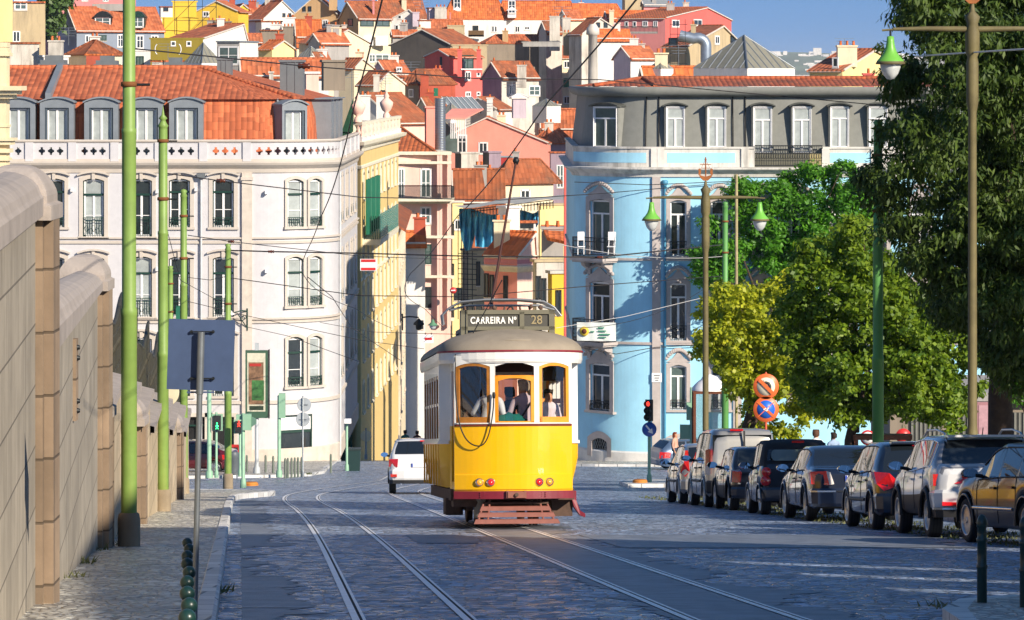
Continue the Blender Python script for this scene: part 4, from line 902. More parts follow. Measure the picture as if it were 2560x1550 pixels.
H(cA, 1690, 1800, 2060, 132, 8, 250, 565, 60, 'R', 'white', TA, 'white gable with a steep orange roof on the left hilltop', [(1935, 1950, 95, 115, 'd'), (1975, 1990, 95, 115, 'd')], f=.5)
H(cA, 1750, 1790, 1930, 150, 140, 240, 535, 75, 'F', 'white', TB, 'small white terrace block under the white gable', [(1880, 1900, 205, 225, 'd')], [(1850, 1925, 165, 215, 'white', -2), (1953, 2018, 118, 185, 'white', -1), (1935, 2035, 180, 275, 'gbr', -3)])
H(cA, 2020, 2030, 2200, 250, 140, 320, 520, 70, 'L', 'cream', TC, 'orange roof sloping down beside the big cream gable')
H(cA, 1780, 1785, 1935, 212, 200, 320, 500, 85, 'F', 'gbr', TB, 'plain grey-brown wall between small roofs left of centre')
H(cA, 1545, 1560, 1795, 288, 236, 360, 490, 80, 'L', 'gray', TA, 'low grey shed with a thin orange roof left of centre')
H(cB, -231, 160, 200, 130, -40, 400, 548, 12, 'L', 'tan', TB, 'large tan gabled house at the top of the hill', [(25, 68, 175, 235), (-150, -130, 60, 100, 'd'), (-100, -80, 60, 100, 'd')], [(80, 150, -60, 20, 'tan', -1)], f=.5)
h7 = H(cB, 170, 338, 628, 163, 20, 580, 540, 62, 'L', 'cream', TB, 'tall cream house with glazed verandas in two storeys', [(247, 288, 170, 228, 'd'), (355, 470, 170, 230, 'G'), (490, 610, 170, 230, 'G'), (430, 486, 480, 545, 'g'), (488, 606, 480, 545, 'g')], [(462, 478, 0, 80, 'mpink', 2)], left='tan', f=.55)
for x0, x1 in ((355, 470), (490, 600)):
    a, b = P(*cB(x0, 402), 541.2), P(*cB(x1, 315), 541.2); mb = MB(); mb.bb(a.x, b.x, 540.4, 541, a.z, b.z, WHT); mb.build('white_panel', h7, True)
mb = MB(); a, b = P(*cB(240, 80), 546), P(*cB(460, 20), 546); mb.bb(a.x, b.x, 546, 549, a.z, b.z, DGR)
for k in range(3): x = a.x + (b.x - a.x) * (k + .5) / 3; mb.bb(x - 1.3, x + 1.3, 545.95, 546, a.z + .5, b.z - .5, GLSP)
mb.bb(a.x - .4, b.x + .4, 545.6, 549.4, b.z, b.z + .3, TB); mb.build('glazed_dormer', h7, True)
H(cB, 480, 560, 945, 165, 0, 300, 620, 60, 'L', 'white', TB, 'broad brown tiled roof left of the clear sky gap', f=.6)
H(cB, 630, 868, 880, 165, 84, 330, 560, 8, 'L', 'white', TA, 'white gabled house with three tiny square windows', [(685, 716, 135, 165), (660, 690, 222, 262), (728, 757, 225, 262)], [(815, 872, 105, 165, 'lav', -1)], f=.36)
H(cB, 625, 640, 860, 312, 272, 560, 530, 80, 'L', 'gray', TA, 'narrow orange roof below the white house with tiny windows', left='gbr')
H(cB, 868, 875, 975, 185, 170, 420, 555, 80, 'F', 'white', TB, 'slim white block left of the orange lean-to roof')
H(cB, 940, 960, 1115, 75, 60, 320, 600, 75, 'F', 'lav', TB, 'lavender and brown rooftop block beside the long white house', (), [(1010, 1110, 60, 160, 'stain', -1)])
H(cB, 965, 980, 1260, 250, 178, 330, 565, 70, 'L', 'cream', TA, 'orange lean-to roof behind the dark gable', (), [(1120, 1270, 220, 255, 'beige', -1)])
h9 = H(cB, 1085, 1105, 1640, 168, -2, 560, 650, 80, 'H', 'white', TC, 'long white house on the skyline with an orange hipped roof', [(1175, 1215, 228, 250), (1345, 1390, 228, 268, 'd'), (1510, 1532, 232, 280), (1535, 1556, 232, 280)], [(1140, 1150, 110, 175, 'mpink', -2)])
h9b = H(cB, 1575, 1582, 2235, 172, 8, 560, 655, 82, 'H', 'white', TC, 'pale right wing on the skyline with dormers and a lower hipped roof', [(1610, 1642, 230, 262), (1715, 1757, 230, 284), (1800, 1842, 232, 262)], [(1952, 2022, 0, 100, 'mpink', 4), (2050, 2066, 5, 65, 'gbr', 6)])
for par, x0, x1, y0, y1 in ((h9, 1180, 1235, 68, 132), (h9b, 1650, 1725, 72, 155)):
    a, b = P(*cB(x0, y1), 651), P(*cB(x1, y0), 651); mb = MB(); mb.bb(a.x, b.x, 651, 656, a.z, b.z - .4, WHT); mb.ext([(a.x - .2, 650.8, b.z - .4), (b.x + .2, 650.8, b.z - .4), ((a.x + b.x) / 2, 650.8, b.z + .3)], (0, 6, 0), WHT); mb.build('dormer', par, True); small_window(par, Vector(((a.x + b.x) / 2, 650.9, a.z + .8)), 0, 1.2, 2.2, 'w')
mb = MB(); a, b = P(*cB(1305, 322), 648.5), P(*cB(1442, 268), 648.5); mb.bb(a.x, b.x, 648.5, 650, a.z, a.z + .3, wc['gray']); mb.bb(a.x, b.x, 648.5, 648.6, a.z, b.z, M('brown_screen', '6A5030')); mb.build('balcony', h9, True)
H(cB, 1925, 1990, 2130, 275, 195, 420, 575, 50, 'L', 'stain', TB, 'small brown roof between two stained chimneys', (), [(2020, 2110, 140, 380, 'stain', -5), (2135, 2205, 155, 290, 'stain', -4), (2140, 2200, 285, 420, 'beige', -8)], left='stain')
H(cC, 15, 30, 335, 92, 20, 180, 690, 75, 'H', 'cream', TC, 'orange hipped roof with a slanted skylight on the skyline', (), [(100, 125, 12, 45, 'white', 3), (262, 285, 50, 82, 'cream', -1)])
H(cC, -10, 40, 120, 100, 55, 240, 640, 60, 'L', 'cream', TA, 'small orange roof stepping down right of the skyline houses', (), [(10, 48, 95, 250, 'stain', -3)])
H(cC, 48, 115, 345, 182, 98, 300, 560, 58, 'R', 'stain', TB, 'weathered white gable with two brown windows under a tiled roof', [(193, 210, 120, 145, 'd'), (233, 250, 122, 146, 'd')], f=.42)
H(cC, 160, 178, 375, 200, 160, 300, 530, 70, 'L', 'white', TC, 'low white house below the weathered gable')
H(cB, 622, 1150, 1420, 392, 262, 610, 520, 30, 'L', 'cream', TB, 'large house with a blank dark-grey gable wall and brown tiled roof', (), (), left='dark', f=.47)  # dark grey of the left gable also holds the shade on that side
H(cB, 1155, 1165, 1470, 402, 392, 640, 500, 85, 'F', 'beige', wc['beige'], 'flat beige parapet block behind the coral house')
H(cB, 1415, 1470, 2035, 380, 305, 560, 575, 75, 'H', 'gbr', TA, 'orange hipped roof above a dirty grey-brown wall, centre', (), [(1605, 1655, 268, 302, 'tan', 1)])
H(cB, 1780, 1785, 2112, 376, 370, 410, 560, 85, 'F', 'gray', wc['gray'], 'flat grey roof edge to the right of the orange hipped roof', low=False)
W15 = []
for r, (a, b) in enumerate(((537, 596), (690, 765), (850, 912))):
    for i, (x0, x1) in enumerate(((1812, 1860), (1928, 1976), (2145, 2195), (2247, 2293), (2415, 2455), (2610, 2660))):
        if (r, i) in ((2, 0), (2, 1), (1, 0)): continue
        W15.append((x0, x1, a, b, 's' if (r == 1 and i in (2, 3)) or (i == 4 and r == 0) or (i == 5 and r == 0) else 'w'))
h15 = H(cB, 1500, 1762, 2640, 510, 410, 970, 600, 72, 'L', 'cream', TA, 'long cream tenement with green shutters and air conditioners', W15, [(2010, 2110, 470, 520, 'cream', -.5), (2330, 2350, 520, 780, 'gbr', -1), (1890, 1908, 530, 690, 'stain', -1)], left='lav', f=.45)  # left gable's lavender stands for shade on the cream wall
for x0, y0 in ((1930, 602), (2247, 602), (2235, 775)):
    a = P(*cB(x0, y0 + 38), 599.6); mb = MB(); mb.bb(a.x, a.x + .85, 599.5, 600.0, a.z, a.z + .62, WHT); mb.lathe([(.0, -.02), (.22, -.02), (.24, .01)], STEEL, 10, (a.x + .35, 599.48, a.z + .3), 'y'); mb.build('air_conditioner', h15, True)
h16 = H(cB, 922, 1142, 1428, 500, 440, 900, 480, 52, 'L', 'coral', TA, 'bright coral-red house with a glazed attic door', [(1275, 1322, 633, 705), (1380, 1404, 635, 668), (1280, 1322, 810, 850), (1380, 1404, 808, 838), (1250, 1346, 485, 602, 'G'), (1060, 1072, 505, 570, 'd')], [(1210, 1248, 432, 600, 'coral', -1.5), (1378, 1414, 432, 560, 'coral', -1.5), (1000, 1070, 600, 700, 'coral', -5)], f=.42)
a, b = P(*cB(1240, 615), 479.6), P(*cB(1428, 603), 479.6); mb = MB(); mb.bb(a.x, b.x, 478.4, 479.6, a.z, b.z, WHT); mb.build('balcony_slab', h16, True)
h17 = H(cB, 1428, 1598, 1925, 680, 548, 960, 462, 48, 'L', 'stain', TB, 'shabby grey-white house with a lavender flank and patched roof', [(1662, 1706, 750, 832, 'w'), (1840, 1930, 760, 840, 'g')], [(1735, 1815, 570, 690, 'stain', -1), (1500, 1560, 535, 560, 'brick', 3)], left='purp', f=.5)
H(cC, 285, 375, 515, 308, 250, 420, 480, 50, 'L', 'white', TA, 'white gable with a small red roof beside the cream tenement', left='white', f=.5)
H(cC, 440, 450, 740, 420, 362, 470, 300, 70, 'L', 'white', TC, 'low white gable and orange roof just above the blue house', (), (), left='white', f=.5)
# --- pink houses on the right skyline
h26 = H(cC, 310, 560, 910, 95, 42, 250, 560, 25, 'R', 'coral', TC, 'large coral-pink house closing the skyline on the right', [(595, 632, 108, 142), (710, 752, 105, 135), (345, 362, 115, 140), (388, 405, 115, 140), (440, 465, 112, 140), (497, 517, 112, 140)], (), left='mpink', f=.62)
mb = MB(); a, b = P(*cC(318, 178), 556), P(*cC(518, 140), 556)
mb.bb(a.x, b.x, 556, 558, a.z, a.z + .3, wc['gray'])
for k in range(30): x = a.x + (b.x - a.x) * k / 29; mb.bb(x - .03, x + .03, 556, 556.05, a.z, b.z, IRON)
mb.bb(a.x, b.x, 556, 556.08, b.z - .1, b.z, IRON); mb.build('balcony', h26, True)
H(cC, 330, 345, 436, -10, -20, 80, 600, 85, 'F', 'beige', wc['beige'], 'square beige lift tower breaking the skyline')
H(cC, 436, 445, 572, 22, 5, 90, 590, 70, 'L', 'mpink', ZINC, 'small pink attic with a grey roof next to the beige tower', left='tan')
H(cC, 235, 250, 560, 95, 60, 200, 585, 75, 'L', 'mpink', TC, 'thin orange roof over the rose wall left of the coral house', (), [(262, 286, 55, 92, 'cream', -1)])
h27 = H(cC, 545, 672, 978, 248, 140, 420, 420, 30, 'R', 'beige', TB, 'grimy beige gabled house with a fat metal duct', [(822, 845, 193, 233), (905, 930, 195, 225, 'd'), (580, 620, 205, 245, 'd')], [(695, 722, 128, 165, 'beige', 1)], f=.62)
mb = MB(); q = P(*cC(775, 330), 418); zz = P(*cC(775, 225), 418).z; DUC = M('duct_metal', '9AA6B4', rough=.4, metal=.6)
mb.tube([(q.x, 418, q.z)] + [(q.x, 418, zz - 1)] + [(q.x - 1 + math.cos(t), 418, zz - 1 + .6 + math.sin(t) * .9) for t in xs(0, 2.0, 6)] + [(q.x - 3, 418, zz + .8)], .62, DUC, 14); mb.build('duct', h27, True)
mb = MB()
for i in range(3):
    for k in range(5):
        x = P(*cC(585 + i * 40, 360), 416).x; z = P(*cC(600, 360), 416).z + k * 1.1
        mb.tube([(x, 416, z), (x, 416, z + 1.1)], .04, IRON, 4)
        if i < 2: mb.tube([(x, 416, z + .5), (x + 1.1, 416, z + .5)], .04, IRON, 4)
mb.build('service_ladder', h27, True)
# glass pyramid and other skylights
def pyramid(cr, x0, x1, yb, yt, ywall, d, label, m=None, n=7):
    a, b, t, wz = P(*cr(x0, yb), d), P(*cr(x1, yb), d), P(*cr((x0 + x1) / 2, yt), d), P(*cr(x0, ywall), d); wd = b.x - a.x; cx = (a.x + b.x) / 2
    o = thing('skylight_pyramid', label, 'skylight', (cx, d, wz.z)); m = m or M('pyramid_zinc', '8A8778', rough=.5, metal=.1, var=.12); mb = MB()
    ang = R(45); rad = wd / 2; c = [Vector((cx + rad * math.cos(ang * 0 + k * math.pi / 2), d + rad + rad * math.sin(k * math.pi / 2), a.z)) for k in range(4)]; ap = Vector((cx, d + rad, t.z))
    c = [c[2], c[3], c[0], c[1]]
    for k in range(4): mb.poly([c[k], c[(k + 1) % 4], ap], m)
    mb.build('glazing', o, True); mb = MB()
    for k in range(4):
        mb.tube([c[k], ap], .06 * wd / 10 + .03, STEEL, 5)
        for j in range(1, n):
            e = c[k].lerp(c[(k + 1) % 4], j / n); f_ = min(1, 2 * min(j, n - j) / n); s_ = ap + (ap - (c[k] + c[(k + 1) % 4]) / 2) * 0
            edge = c[k] if j < n / 2 else c[(k + 1) % 4]; tt = 1 - abs(1 - 2 * j / n); e2 = edge.lerp(ap, tt) if False else ap.lerp(edge, 1 - tt)
            mb.tube([e, e2], .04 * wd / 10 + .02, STEEL, 4)
    mb.build('glazing_bars', o, True); mb = MB()
    for k in range(4): p, q = c[k], c[(k + 1) % 4]; mb.poly([Vector((p.x, p.y, wz.z - 1)), Vector((q.x, q.y, wz.z - 1)), q, p], wc['white'])
    mb.build('base', o, True); return o
pyramid(cC, 722, 1268, 362, 185, 420, 240, 'large grey glazed pyramid roof rising behind the blue building')
pyramid(cA, 1245, 1515, 432, 290, 450, 330, 'khaki glass pyramid behind the ridge of the white corner building', n=5)
pyramid(cC, 465, 605, 365, 318, 380, 300, 'small grey pyramid skylight beside the large glass pyramid', n=4)
pyramid(cB, 1050, 1252, 990, 905, 1010, 442, 'low grey skylight next to the steel flue in the middle', n=4)
pyramid(cB, 1868, 2118, 935, 868, 1010, 446, 'small glazed lantern roof below the cream tenement', n=5)
pyramid(cA, 2035, 2210, 385, 315, 420, 440, 'white-ribbed skylight left of the big cream gable', n=5)
H(cC, 1325, 1500, 1865, 375, 268, 460, 330, 32, 'R', 'pyel', TA, 'pale yellow gabled house behind the blue building at the right', [(1450, 1476, 310, 355)], [(1475, 1578, 240, 285, 'cream', 1.5), (1612, 1668, 388, 430, 'coral', -14)], f=.45)
# --- second rank
H(cB, -185, 60, 432, 372, 265, 590, 500, 40, 'R', 'cream', TA, 'big plain cream gable with a roof falling to the left', (), (), f=.48)
H(cB, 165, 300, 470, 600, 520, 700, 462, 35, 'R', 'cream', TB, 'cream gable half hidden by the stained chimney', f=.4)
H(cB, 430, 590, 800, 650, 540, 760, 470, 35, 'L', 'white', TA, 'orange roof with a white dormer left of the dark gable', [(672, 716, 592, 626)], left='lav', f=.45)
H(cB, 330, 500, 748, 745, 632, 900, 420, 40, 'R', 'cream', TB, 'cream gable with a rusty tiled roof in the middle left', [(535, 565, 795, 835, 'd')], [(470, 522, 655, 830, 'stain', -3)], f=.42)
H(cB, 705, 868, 1190, 742, 610, 1010, 462, 35, 'H', 'brick', TB, 'brick-red house with a green door and sagging brown roof', [(1003, 1031, 778, 862, 's'), (785, 820, 785, 850, 'w')], [(885, 955, 655, 760, 'brick', -2)], left='gbr')
H(cB, -30, -10, 42, 640, 600, 900, 380, 80, 'F', 'white', TA, 'white wall between the grey chimney and the roof terrace')
o = H(cA, 1645, 1660, 2222, 512, 408, 660, 330, 82, 'L', 'white', TA, 'low white house with a wide orange roof behind the corner roof', [(1770, 1835, 530, 580, 'd')], [(1842, 1868, 488, 640, 'stain', -1)])
H(cA, 2200, 2215, 2362, 425, 420, 620, 300, 80, 'F', 'gbr', wc['gbr'], 'massive grey chimney stack behind the white corner building', name='chimney_stack', cat='chimney')
H(cA, 2085, 2095, 2142, 505, 500, 650, 290, 80, 'F', 'lpink', wc['white'], 'slender pale pink chimney with a pointed cap', name='chimney_stack', cat='chimney')
H(cA, 1770, 1862, 2012, 335, 282, 440, 430, 35, 'R', 'pyel', TC, 'tiny pale yellow gable with an orange roof', f=.5)
H(cA, 2110, 2190, 2390, 292, 232, 430, 470, 50, 'L', 'gray', TA, 'low orange roof leaning on the big cream gable')
H(cA, 1018, 1030, 1390, 268, 200, 470, 455, 85, 'F', 'olive', wc['olive'], 'olive-green wall with two small windows and an aerial', [(1172, 1200, 283, 312), (1280, 1305, 282, 312)])
H(cA, 1150, 1385, 1690, 265, 168, 470, 470, 40, 'R', 'white', TA, 'long orange roof with a white gable above the olive wall', f=.92)
H(cA, 1485, 1640, 1765, 290, 288, 470, 400, 20, 'F', 'white', ZINC, 'white boxy attic with a glazed grey side', [(1500, 1630, 320, 440, 'g')], left='gray')
H(cA, 460, 590, 836, 372, 276, 470, 405, 60, 'H', 'cream', TB, 'orange-brown hipped roof above a hanging tile wall', left='white')
H(cA, 580, 590, 770, 380, 378, 470, 398, 85, 'F', 'brick', TC, 'orange tile-hung wall below the hipped roof')
H(cA, -20, 40, 268, 300, 280, 500, 350, 70, 'F', 'stain', TB, 'stained white wall with broken tiles along its top', (), [(330, 424, 275, 420, 'stain', -1)])
H(cA, 265, 300, 470, 390, 380, 500, 360, 60, 'F', 'white', wc['white'], 'white sloping party wall beside the clay-potted chimney')
H(cA, 920, 925, 1030, 350, 340, 470, 480, 85, 'F', 'white', wc['white'], 'narrow white house right of the big green pole', [(935, 980, 385, 455, 'G')])
H(cA, 1035, 1040, 1250, 425, 410, 480, 340, 85, 'F', 'stain', TA, 'low stained wall capped by orange tiles behind the ridge')
H(cB, -120, 0, 120, 580, 470, 640, 440, 40, 'L', 'cream', TB, 'brown-roofed cream house behind the corrugated grey dormers', f=.5)
# --- middle ground between the two corner buildings
H(cB, 355, 690, 998, 1080, 828, 1420, 395, 38, 'L', 'lpink', TB, 'pale pink house with a long rusty roof behind the balustrade', [(955, 1002, 1100, 1200, 'w')], [(350, 440, 835, 960, 'white', -5), (495, 570, 835, 960, 'white', -5)], left='white', f=.85)
H(cB, 845, 950, 1180, 960, 862, 1080, 456, 40, 'L', 'cream', TB, 'brown tiled roof in front of the brick-red house', left='cream')
h24 = H(cB, 1190, 1560, 1695, 960, 862, 1080, 450, 22, 'L', 'white', TB, 'white gable with a long glazed skylight on its left', [(1385, 1425, 950, 1002, 'g'), (1490, 1510, 970, 1005, 'd')], [(1468, 1520, 858, 940, 'white', -1)], f=.45)
a, b = P(*cB(1150, 960), 445), P(*cB(1330, 855), 445); mb = MB(); mb.ext([(a.x, 445, a.z), (a.x + 3.9, 445, a.z), (b.x, 451, b.z), (b.x - 3.7, 451, b.z)], (0, 0, -.15), M('glazing_grey', '9CA39E', rough=.25))
for k in range(7): t = k / 6; mb.tube([(a.x + 3.9 * t, 445, a.z + .03), (b.x - 3.7 + 3.7 * t, 451, b.z + .03)], .05, WHT, 4)
mb.build('skylight', h24, True)
H(cB, 1690, 1700, 1815, 860, 830, 1040, 440, 80, 'H', 'lav', wc['white'], 'stout white chimney with a metal cowl', name='chimney_stack', cat='chimney')
h20 = H(cB, 1010, 2012, 2030, 1260, 1035, 1560, 430, 6, 'L', 'pink', TA, 'salmon-pink gable end with a glazed loft door and one square window', [(1398, 1474, 1258, 1352, 'w'), (1215, 1288, 1190, 1345, 'w')], (), f=.54, ov=.12)
mb = MB(); a = P(*cB(1090, 1345), 429.8); b = P(*cB(1208, 1185), 429.8); mb.ext([(a.x, 429.6, a.z), (b.x, 429.6, a.z), (b.x, 429.6, b.z), (a.x, 429.6, a.z + 3.8)], (0, .1, 0), GLSG); mb.build('loft_glazing', h20, True)
H(cB, 1420, 1430, 1962, 1130, 1008, 1250, 470, 78, 'L', 'white', TA, 'long orange roof behind the salmon gable')
H(cB, 1940, 1950, 2300, 1130, 966, 1250, 465, 80, 'L', 'lpink', TA, 'orange roof climbing towards the blue building')
H(cB, 1870, 2010, 2220, 1262, 1115, 1480, 440, 45, 'H', 'purp', TA, 'red-orange pyramid roof with tiny skylights over a mauve wall', [(2040, 2070, 1440, 1480, 'w')])
H(cB, 925, 935, 1055, 950, 945, 1330, 350, 80, 'F', 'pink', wc['pink'], 'tall pink chimney breast beside the steel flue', name='chimney_stack', cat='chimney', left='coral')
mb = MB(); a, b = P(*cB(1058, 1320), 345), P(*cB(1058, 868), 345); mb.tube([(a.x, 345, a.z - 2), (a.x, 345, b.z)], .5, M('ribbed_flue', '9098A4', rough=.35, metal=.7), 14)
for k in range(22): z = a.z + (b.z - a.z) * k / 21; mb.lathe([(.5, -.05), (.55, 0), (.5, .05)], STEEL, 14, (a.x, 345, z), caps=False)
mb.build('flue_pipe', label='ribbed steel flue pipe standing beside the salmon gable', cat='flue pipe')
mb = MB(); a, b = P(*cB(1075, 1035), 422), P(*cB(1435, 1005), 422); mb.ext([(a.x, 422, a.z), (b.x - 2, 422, a.z), (b.x, 429, b.z + .6), (a.x + 1, 429, b.z + .6)], (0, 0, -.15), wc['pink'])
for k in range(9): x = a.x + 1 + (b.x - a.x - 3) * k / 8; mb.bb(x - .05, x + .05, 422.2, 422.3, a.z - 2.4, a.z, WHT)
mb.build('terrace_awning', label='pink slatted terrace awning above the salmon gable', cat='awning')
for x0, x1, y0, nm, c_ in ((1188, 1395, 1352, 'broad soot-stained chimney in front of the salmon gable', 'stain'), (1432, 1592, 1345, 'dark-stained chimney next to the small red house', 'purp')):
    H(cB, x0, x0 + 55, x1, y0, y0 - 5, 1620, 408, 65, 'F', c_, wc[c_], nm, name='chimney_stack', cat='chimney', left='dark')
H(cB, 1570, 1580, 1720, 1385, 1380, 1640, 415, 80, 'F', 'red', ZINC, 'small dark-red house with one white window', [(1616, 1640, 1435, 1475, 'w')])
# houses lining the sloping side street, left
TRIMY = M('yellow_house_trim', 'E4DCC4', rough=.85, streak=.3)
yb_ = thing('town_house', 'long yellow town house with urn-topped balustrade and green shutters', 'house', (-9.5, 240, gz(240)))
NET = M('dark_green_net', '1E4A34', rough=.95, var=.25, scale=3)
YP = Path([((880 - CX) * 219 / F, 219), ((902 - CX) * 218.5 / F, 218.5), ((996 - CX) * 258 / F, 258)]); ZP = lambda py, d=218: (HZ - py) * d / F
zt_, zb_ = ZP(372), gz(258) - .6; holes = []; wins = []; u0 = YP.c[1]
rowsY = [(432, 502), (560, 700), (716, 800), (835, 910), (965, 1040)]
for r, (a, b) in enumerate(rowsY):
    for k in range(9):
        u = u0 + 2.2 + k * 4.2; w_ = 1.25
        if u > YP.L - 1: continue
        holes.append((u - w_ / 2, u + w_ / 2, ZP(b), ZP(a))); wins.append((u, ZP(b), dict(w=w_, h=ZP(a) - ZP(b), a=.2, s=.18, cols=2, trans=.7, sm=TRIMY, gm=GLS, fm=DGR if r == 0 and k < 3 else WHT)))
w = MB(); wallgrid(w, YP, 0, YP.L, zb_, zt_, holes, .25, wc['pyel'] if False else M('render_warm_yellow', 'E6C884', rough=.9, var=.07, streak=.3)); w.build('wall', yb_, True)
for u, z, kw in wins: path_window(yb_, YP, u, z, **kw)
w = MB(); sweep(w, YP, 0, YP.L, [(0, zt_ - .2), (.12, zt_ - .2), (.16, zt_), (.55, zt_ + .2), (.6, zt_ + .4), (0, zt_ + .45)], TRIMY); sweep(w, YP, 0, YP.L, [(0, zt_ - 1.2), (.1, zt_ - 1.2), (.1, zt_ - 1.05), (0, zt_ - 1)], TRIMY); sweep(w, YP, u0, YP.L, [(0, ZP(705)), (.1, ZP(705)), (.1, ZP(700)), (0, ZP(698))], TRIMY); w.build('cornice', yb_, True)
w = MB(); zb2, zt2 = zt_ + .4, ZP(305); sweep(w, YP, 0, YP.L, [(-.1, zb2), (.2, zb2), (.2, zb2 + .3), (-.1, zb2 + .3)], WHT); sweep(w, YP, 0, YP.L, [(-.1, zt2 - .2), (.22, zt2 - .2), (.22, zt2), (-.1, zt2)], TRIMY)
u = .2
while u < YP.L:
    p = YP.pt(u, zb2 + .3, .05); h = zt2 - .2 - zb2 - .3
    if int(u / .42) % 9 == 0: w.box((p.x, p.y, p.z + h / 2), (.4, .4, h), TRIMY)
    else: w.lathe([(.09, 0), (.05, .08), (.13, h * .35), (.05, h * .75), (.09, h)], wc['lpink'], 8, tuple(p))
    u += .42
w.build('balustrade', yb_, True)
for i, (u, yy) in enumerate(((.5, 225), (YP.L - 14, 222))):
    p = YP.pt(u, zt2, 0); w = MB(); w.lathe([(.25, 0), (.2, .25), (.12, .35), (.3, .5), (.42, .8), (.45, 1.0), (.3, 1.15), (.14, 1.3), (.2, 1.42), (.09, 1.6), (.03, 1.8)], wc['lpink'], 14, tuple(p)); w.build('urn', yb_, True)
w = MB(); x0_ = YP.at(0)[0].x; w.bb(x0_ - 2.5, x0_ + .02, 218.6, 219.2, zb_, ZP(330), NET); w.poly([(x0_ - .6, 218.5, ZP(330)), (x0_ + .1, 218.4, ZP(330)), (x0_ + .1, 218.4, ZP(245))], NET); w.build('builders_net', yb_, True)
# enclosed green balcony
w = MB(); a = u0 + 1.5; b = u0 + 21; za, zbq = ZP(602), ZP(533)
sweep(w, YP, a, b, [(0, za - .35), (1.05, za - .35), (1.1, za), (0, za)], TRIMY); bo = w.build('balcony', yb_, True)
w = MB(); GRL = M('green_slats', '4E8A80', rough=.5, var=.1)
for k in range(13): z = za + .05 + k * (1.35 / 12); sweep(w, YP, a, b, [(1.0, z), (1.05, z), (1.05, z + .075), (1.0, z + .075)], GRL)
p0, p1 = YP.pt(a, za, 0), YP.pt(a, za, 1.05)
for k in range(9): q = p0.lerp(p1, k / 8); w.tube([q, q + Vector((0, 0, 1.4))], .03, DGR, 4)
w.build('slatted_railing', bo and yb_, True)
for k in range(3): w = MB(); u = u0 + 2.2 + k * 4.2; q, n, t = YP.at(u); c = q + n * .35; w.box((c.x - t.x * .8, c.y - t.y * .8, ZP(520)), (.08, .7, 3.3), GSH, rz=-.3); w.box((c.x + t.x * .6, c.y + t.y * .6, ZP(520)), (.08, .7, 3.3), GSH, rz=.3); w.build('shutters', yb_, True)
# row behind: cream street front, white annexe
CRP = Path([((996 - CX) * 262 / F, 262), ((1014 - CX) * 300 / F, 300)])
cb_ = thing('town_house', 'cream street-front house with tall narrow windows beyond the yellow one', 'house', (-8.7, 280, gz(280)))
holes = []; wins = []; zt_ = ZP(575, 262)
for r in range(4):
    for k in range(7):
        u = 2.5 + k * 5; z = zt_ - 3.2 - r * 3.6 - (0 if r else 0); holes.append((u - .5, u + .5, z, z + 2.2)); wins.append((u, z, dict(w=1.0, h=2.2, a=.02, s=.16, cols=2, trans=.7, rail=.9 if k % 2 else 0)))
w = MB(); wallgrid(w, CRP, 0, CRP.L, gz(300) - 1, zt_, holes, .2, wc['cream']); w.build('wall', cb_, True)
for u, z, kw in wins: path_window(cb_, CRP, u, z, **kw)
w = MB(); a, b = CRP.pt(0, zt_, .5), CRP.pt(CRP.L, zt_, .5); w.ext([a, b, b + Vector((-3, 0, 1.8)), a + Vector((-3, 0, 1.8))], (0, 0, -.15), TB); w.build('roof', cb_, True)
H(cE, 750, 758, 925, 720, 640, 1560, 304, 82, 'L', 'white', TC, 'white annexe with cacti on its terrace at the bend of the side street', [(930 - 60, 965 - 60, 1420, 1480, 'd')], (), cat='house')
# pink house facing the camera down the street
h5 = H(cE, 600, 690, 1148, -55, -220, 1500, 335, 82, 'F', 'lpink', TRIMY, 'tall pale pink house facing down the side street with an iron balcony', [(690, 740, 80, 330, 'g'), (890, 972, 80, 330, 'g'), (885, 975, 412, 560, 'g'), (925, 975, 745, 910, 'G'), (925, 975, 1125, 1295, 'd'), (800, 850, 745, 900, 'w')], ())
mb = MB(); a, b = P(*cE(690, 330), 333.6), P(*cE(1160, 318), 333.6); zt_ = P(*cE(690, 222), 333.6).z; mb.bb(a.x, b.x, 333.4, 335, a.z - .35, b.z - .2, TRIMY)
for k in range(60): x = a.x + (b.x - a.x) * k / 59; mb.bb(x - .025, x + .025, 333.5, 333.55, b.z - .2, zt_, IRON)
mb.bb(a.x, b.x, 333.45, 333.6, zt_ - .08, zt_, IRON); mb.bb(a.x, b.x, 333.45, 333.6, b.z + .9, b.z + .98, IRON); mb.build('balcony', h5, True)
mb = MB()
for yy in (-55, 25, 375, 680, 1030): z = P(*cE(0, yy), 334).z; mb.bb(P(*cE(685, 0), 334).x, P(*cE(1155, 0), 334).x, 334.7, 335.2, z - .12, z + .12, TRIMY)
for xx in (1040, 1062, 1140): x = P(*cE(xx, 0), 334).x; mb.bb(x - .12, x + .12, 334.75, 335.2, P(*cE(0, 1460), 334).z, P(*cE(0, -40), 334).z, wc['lpink'])
mb.build('moulding', h5, True)
a, b = P(*cE(690, 400 - 405), 337), P(*cE(1050, 0), 337); e = P(*cB(690, 1368), 335); t = P(*cB(700, 1118), 345); r_ = P(*cB(1050, 1362), 335)
mb = MB(); L0 = P(*cB(560, 1368), 335); mb.poly([L0, r_, P(*cB(700, 1112), 345)], TC); mb.poly([r_, P(*cB(1100, 1362), 352), P(*cB(700, 1112), 345)], TC); mb.tube([r_, P(*cB(700, 1112), 345)], .15, TC, 6); mb.build('roof', h5, True)
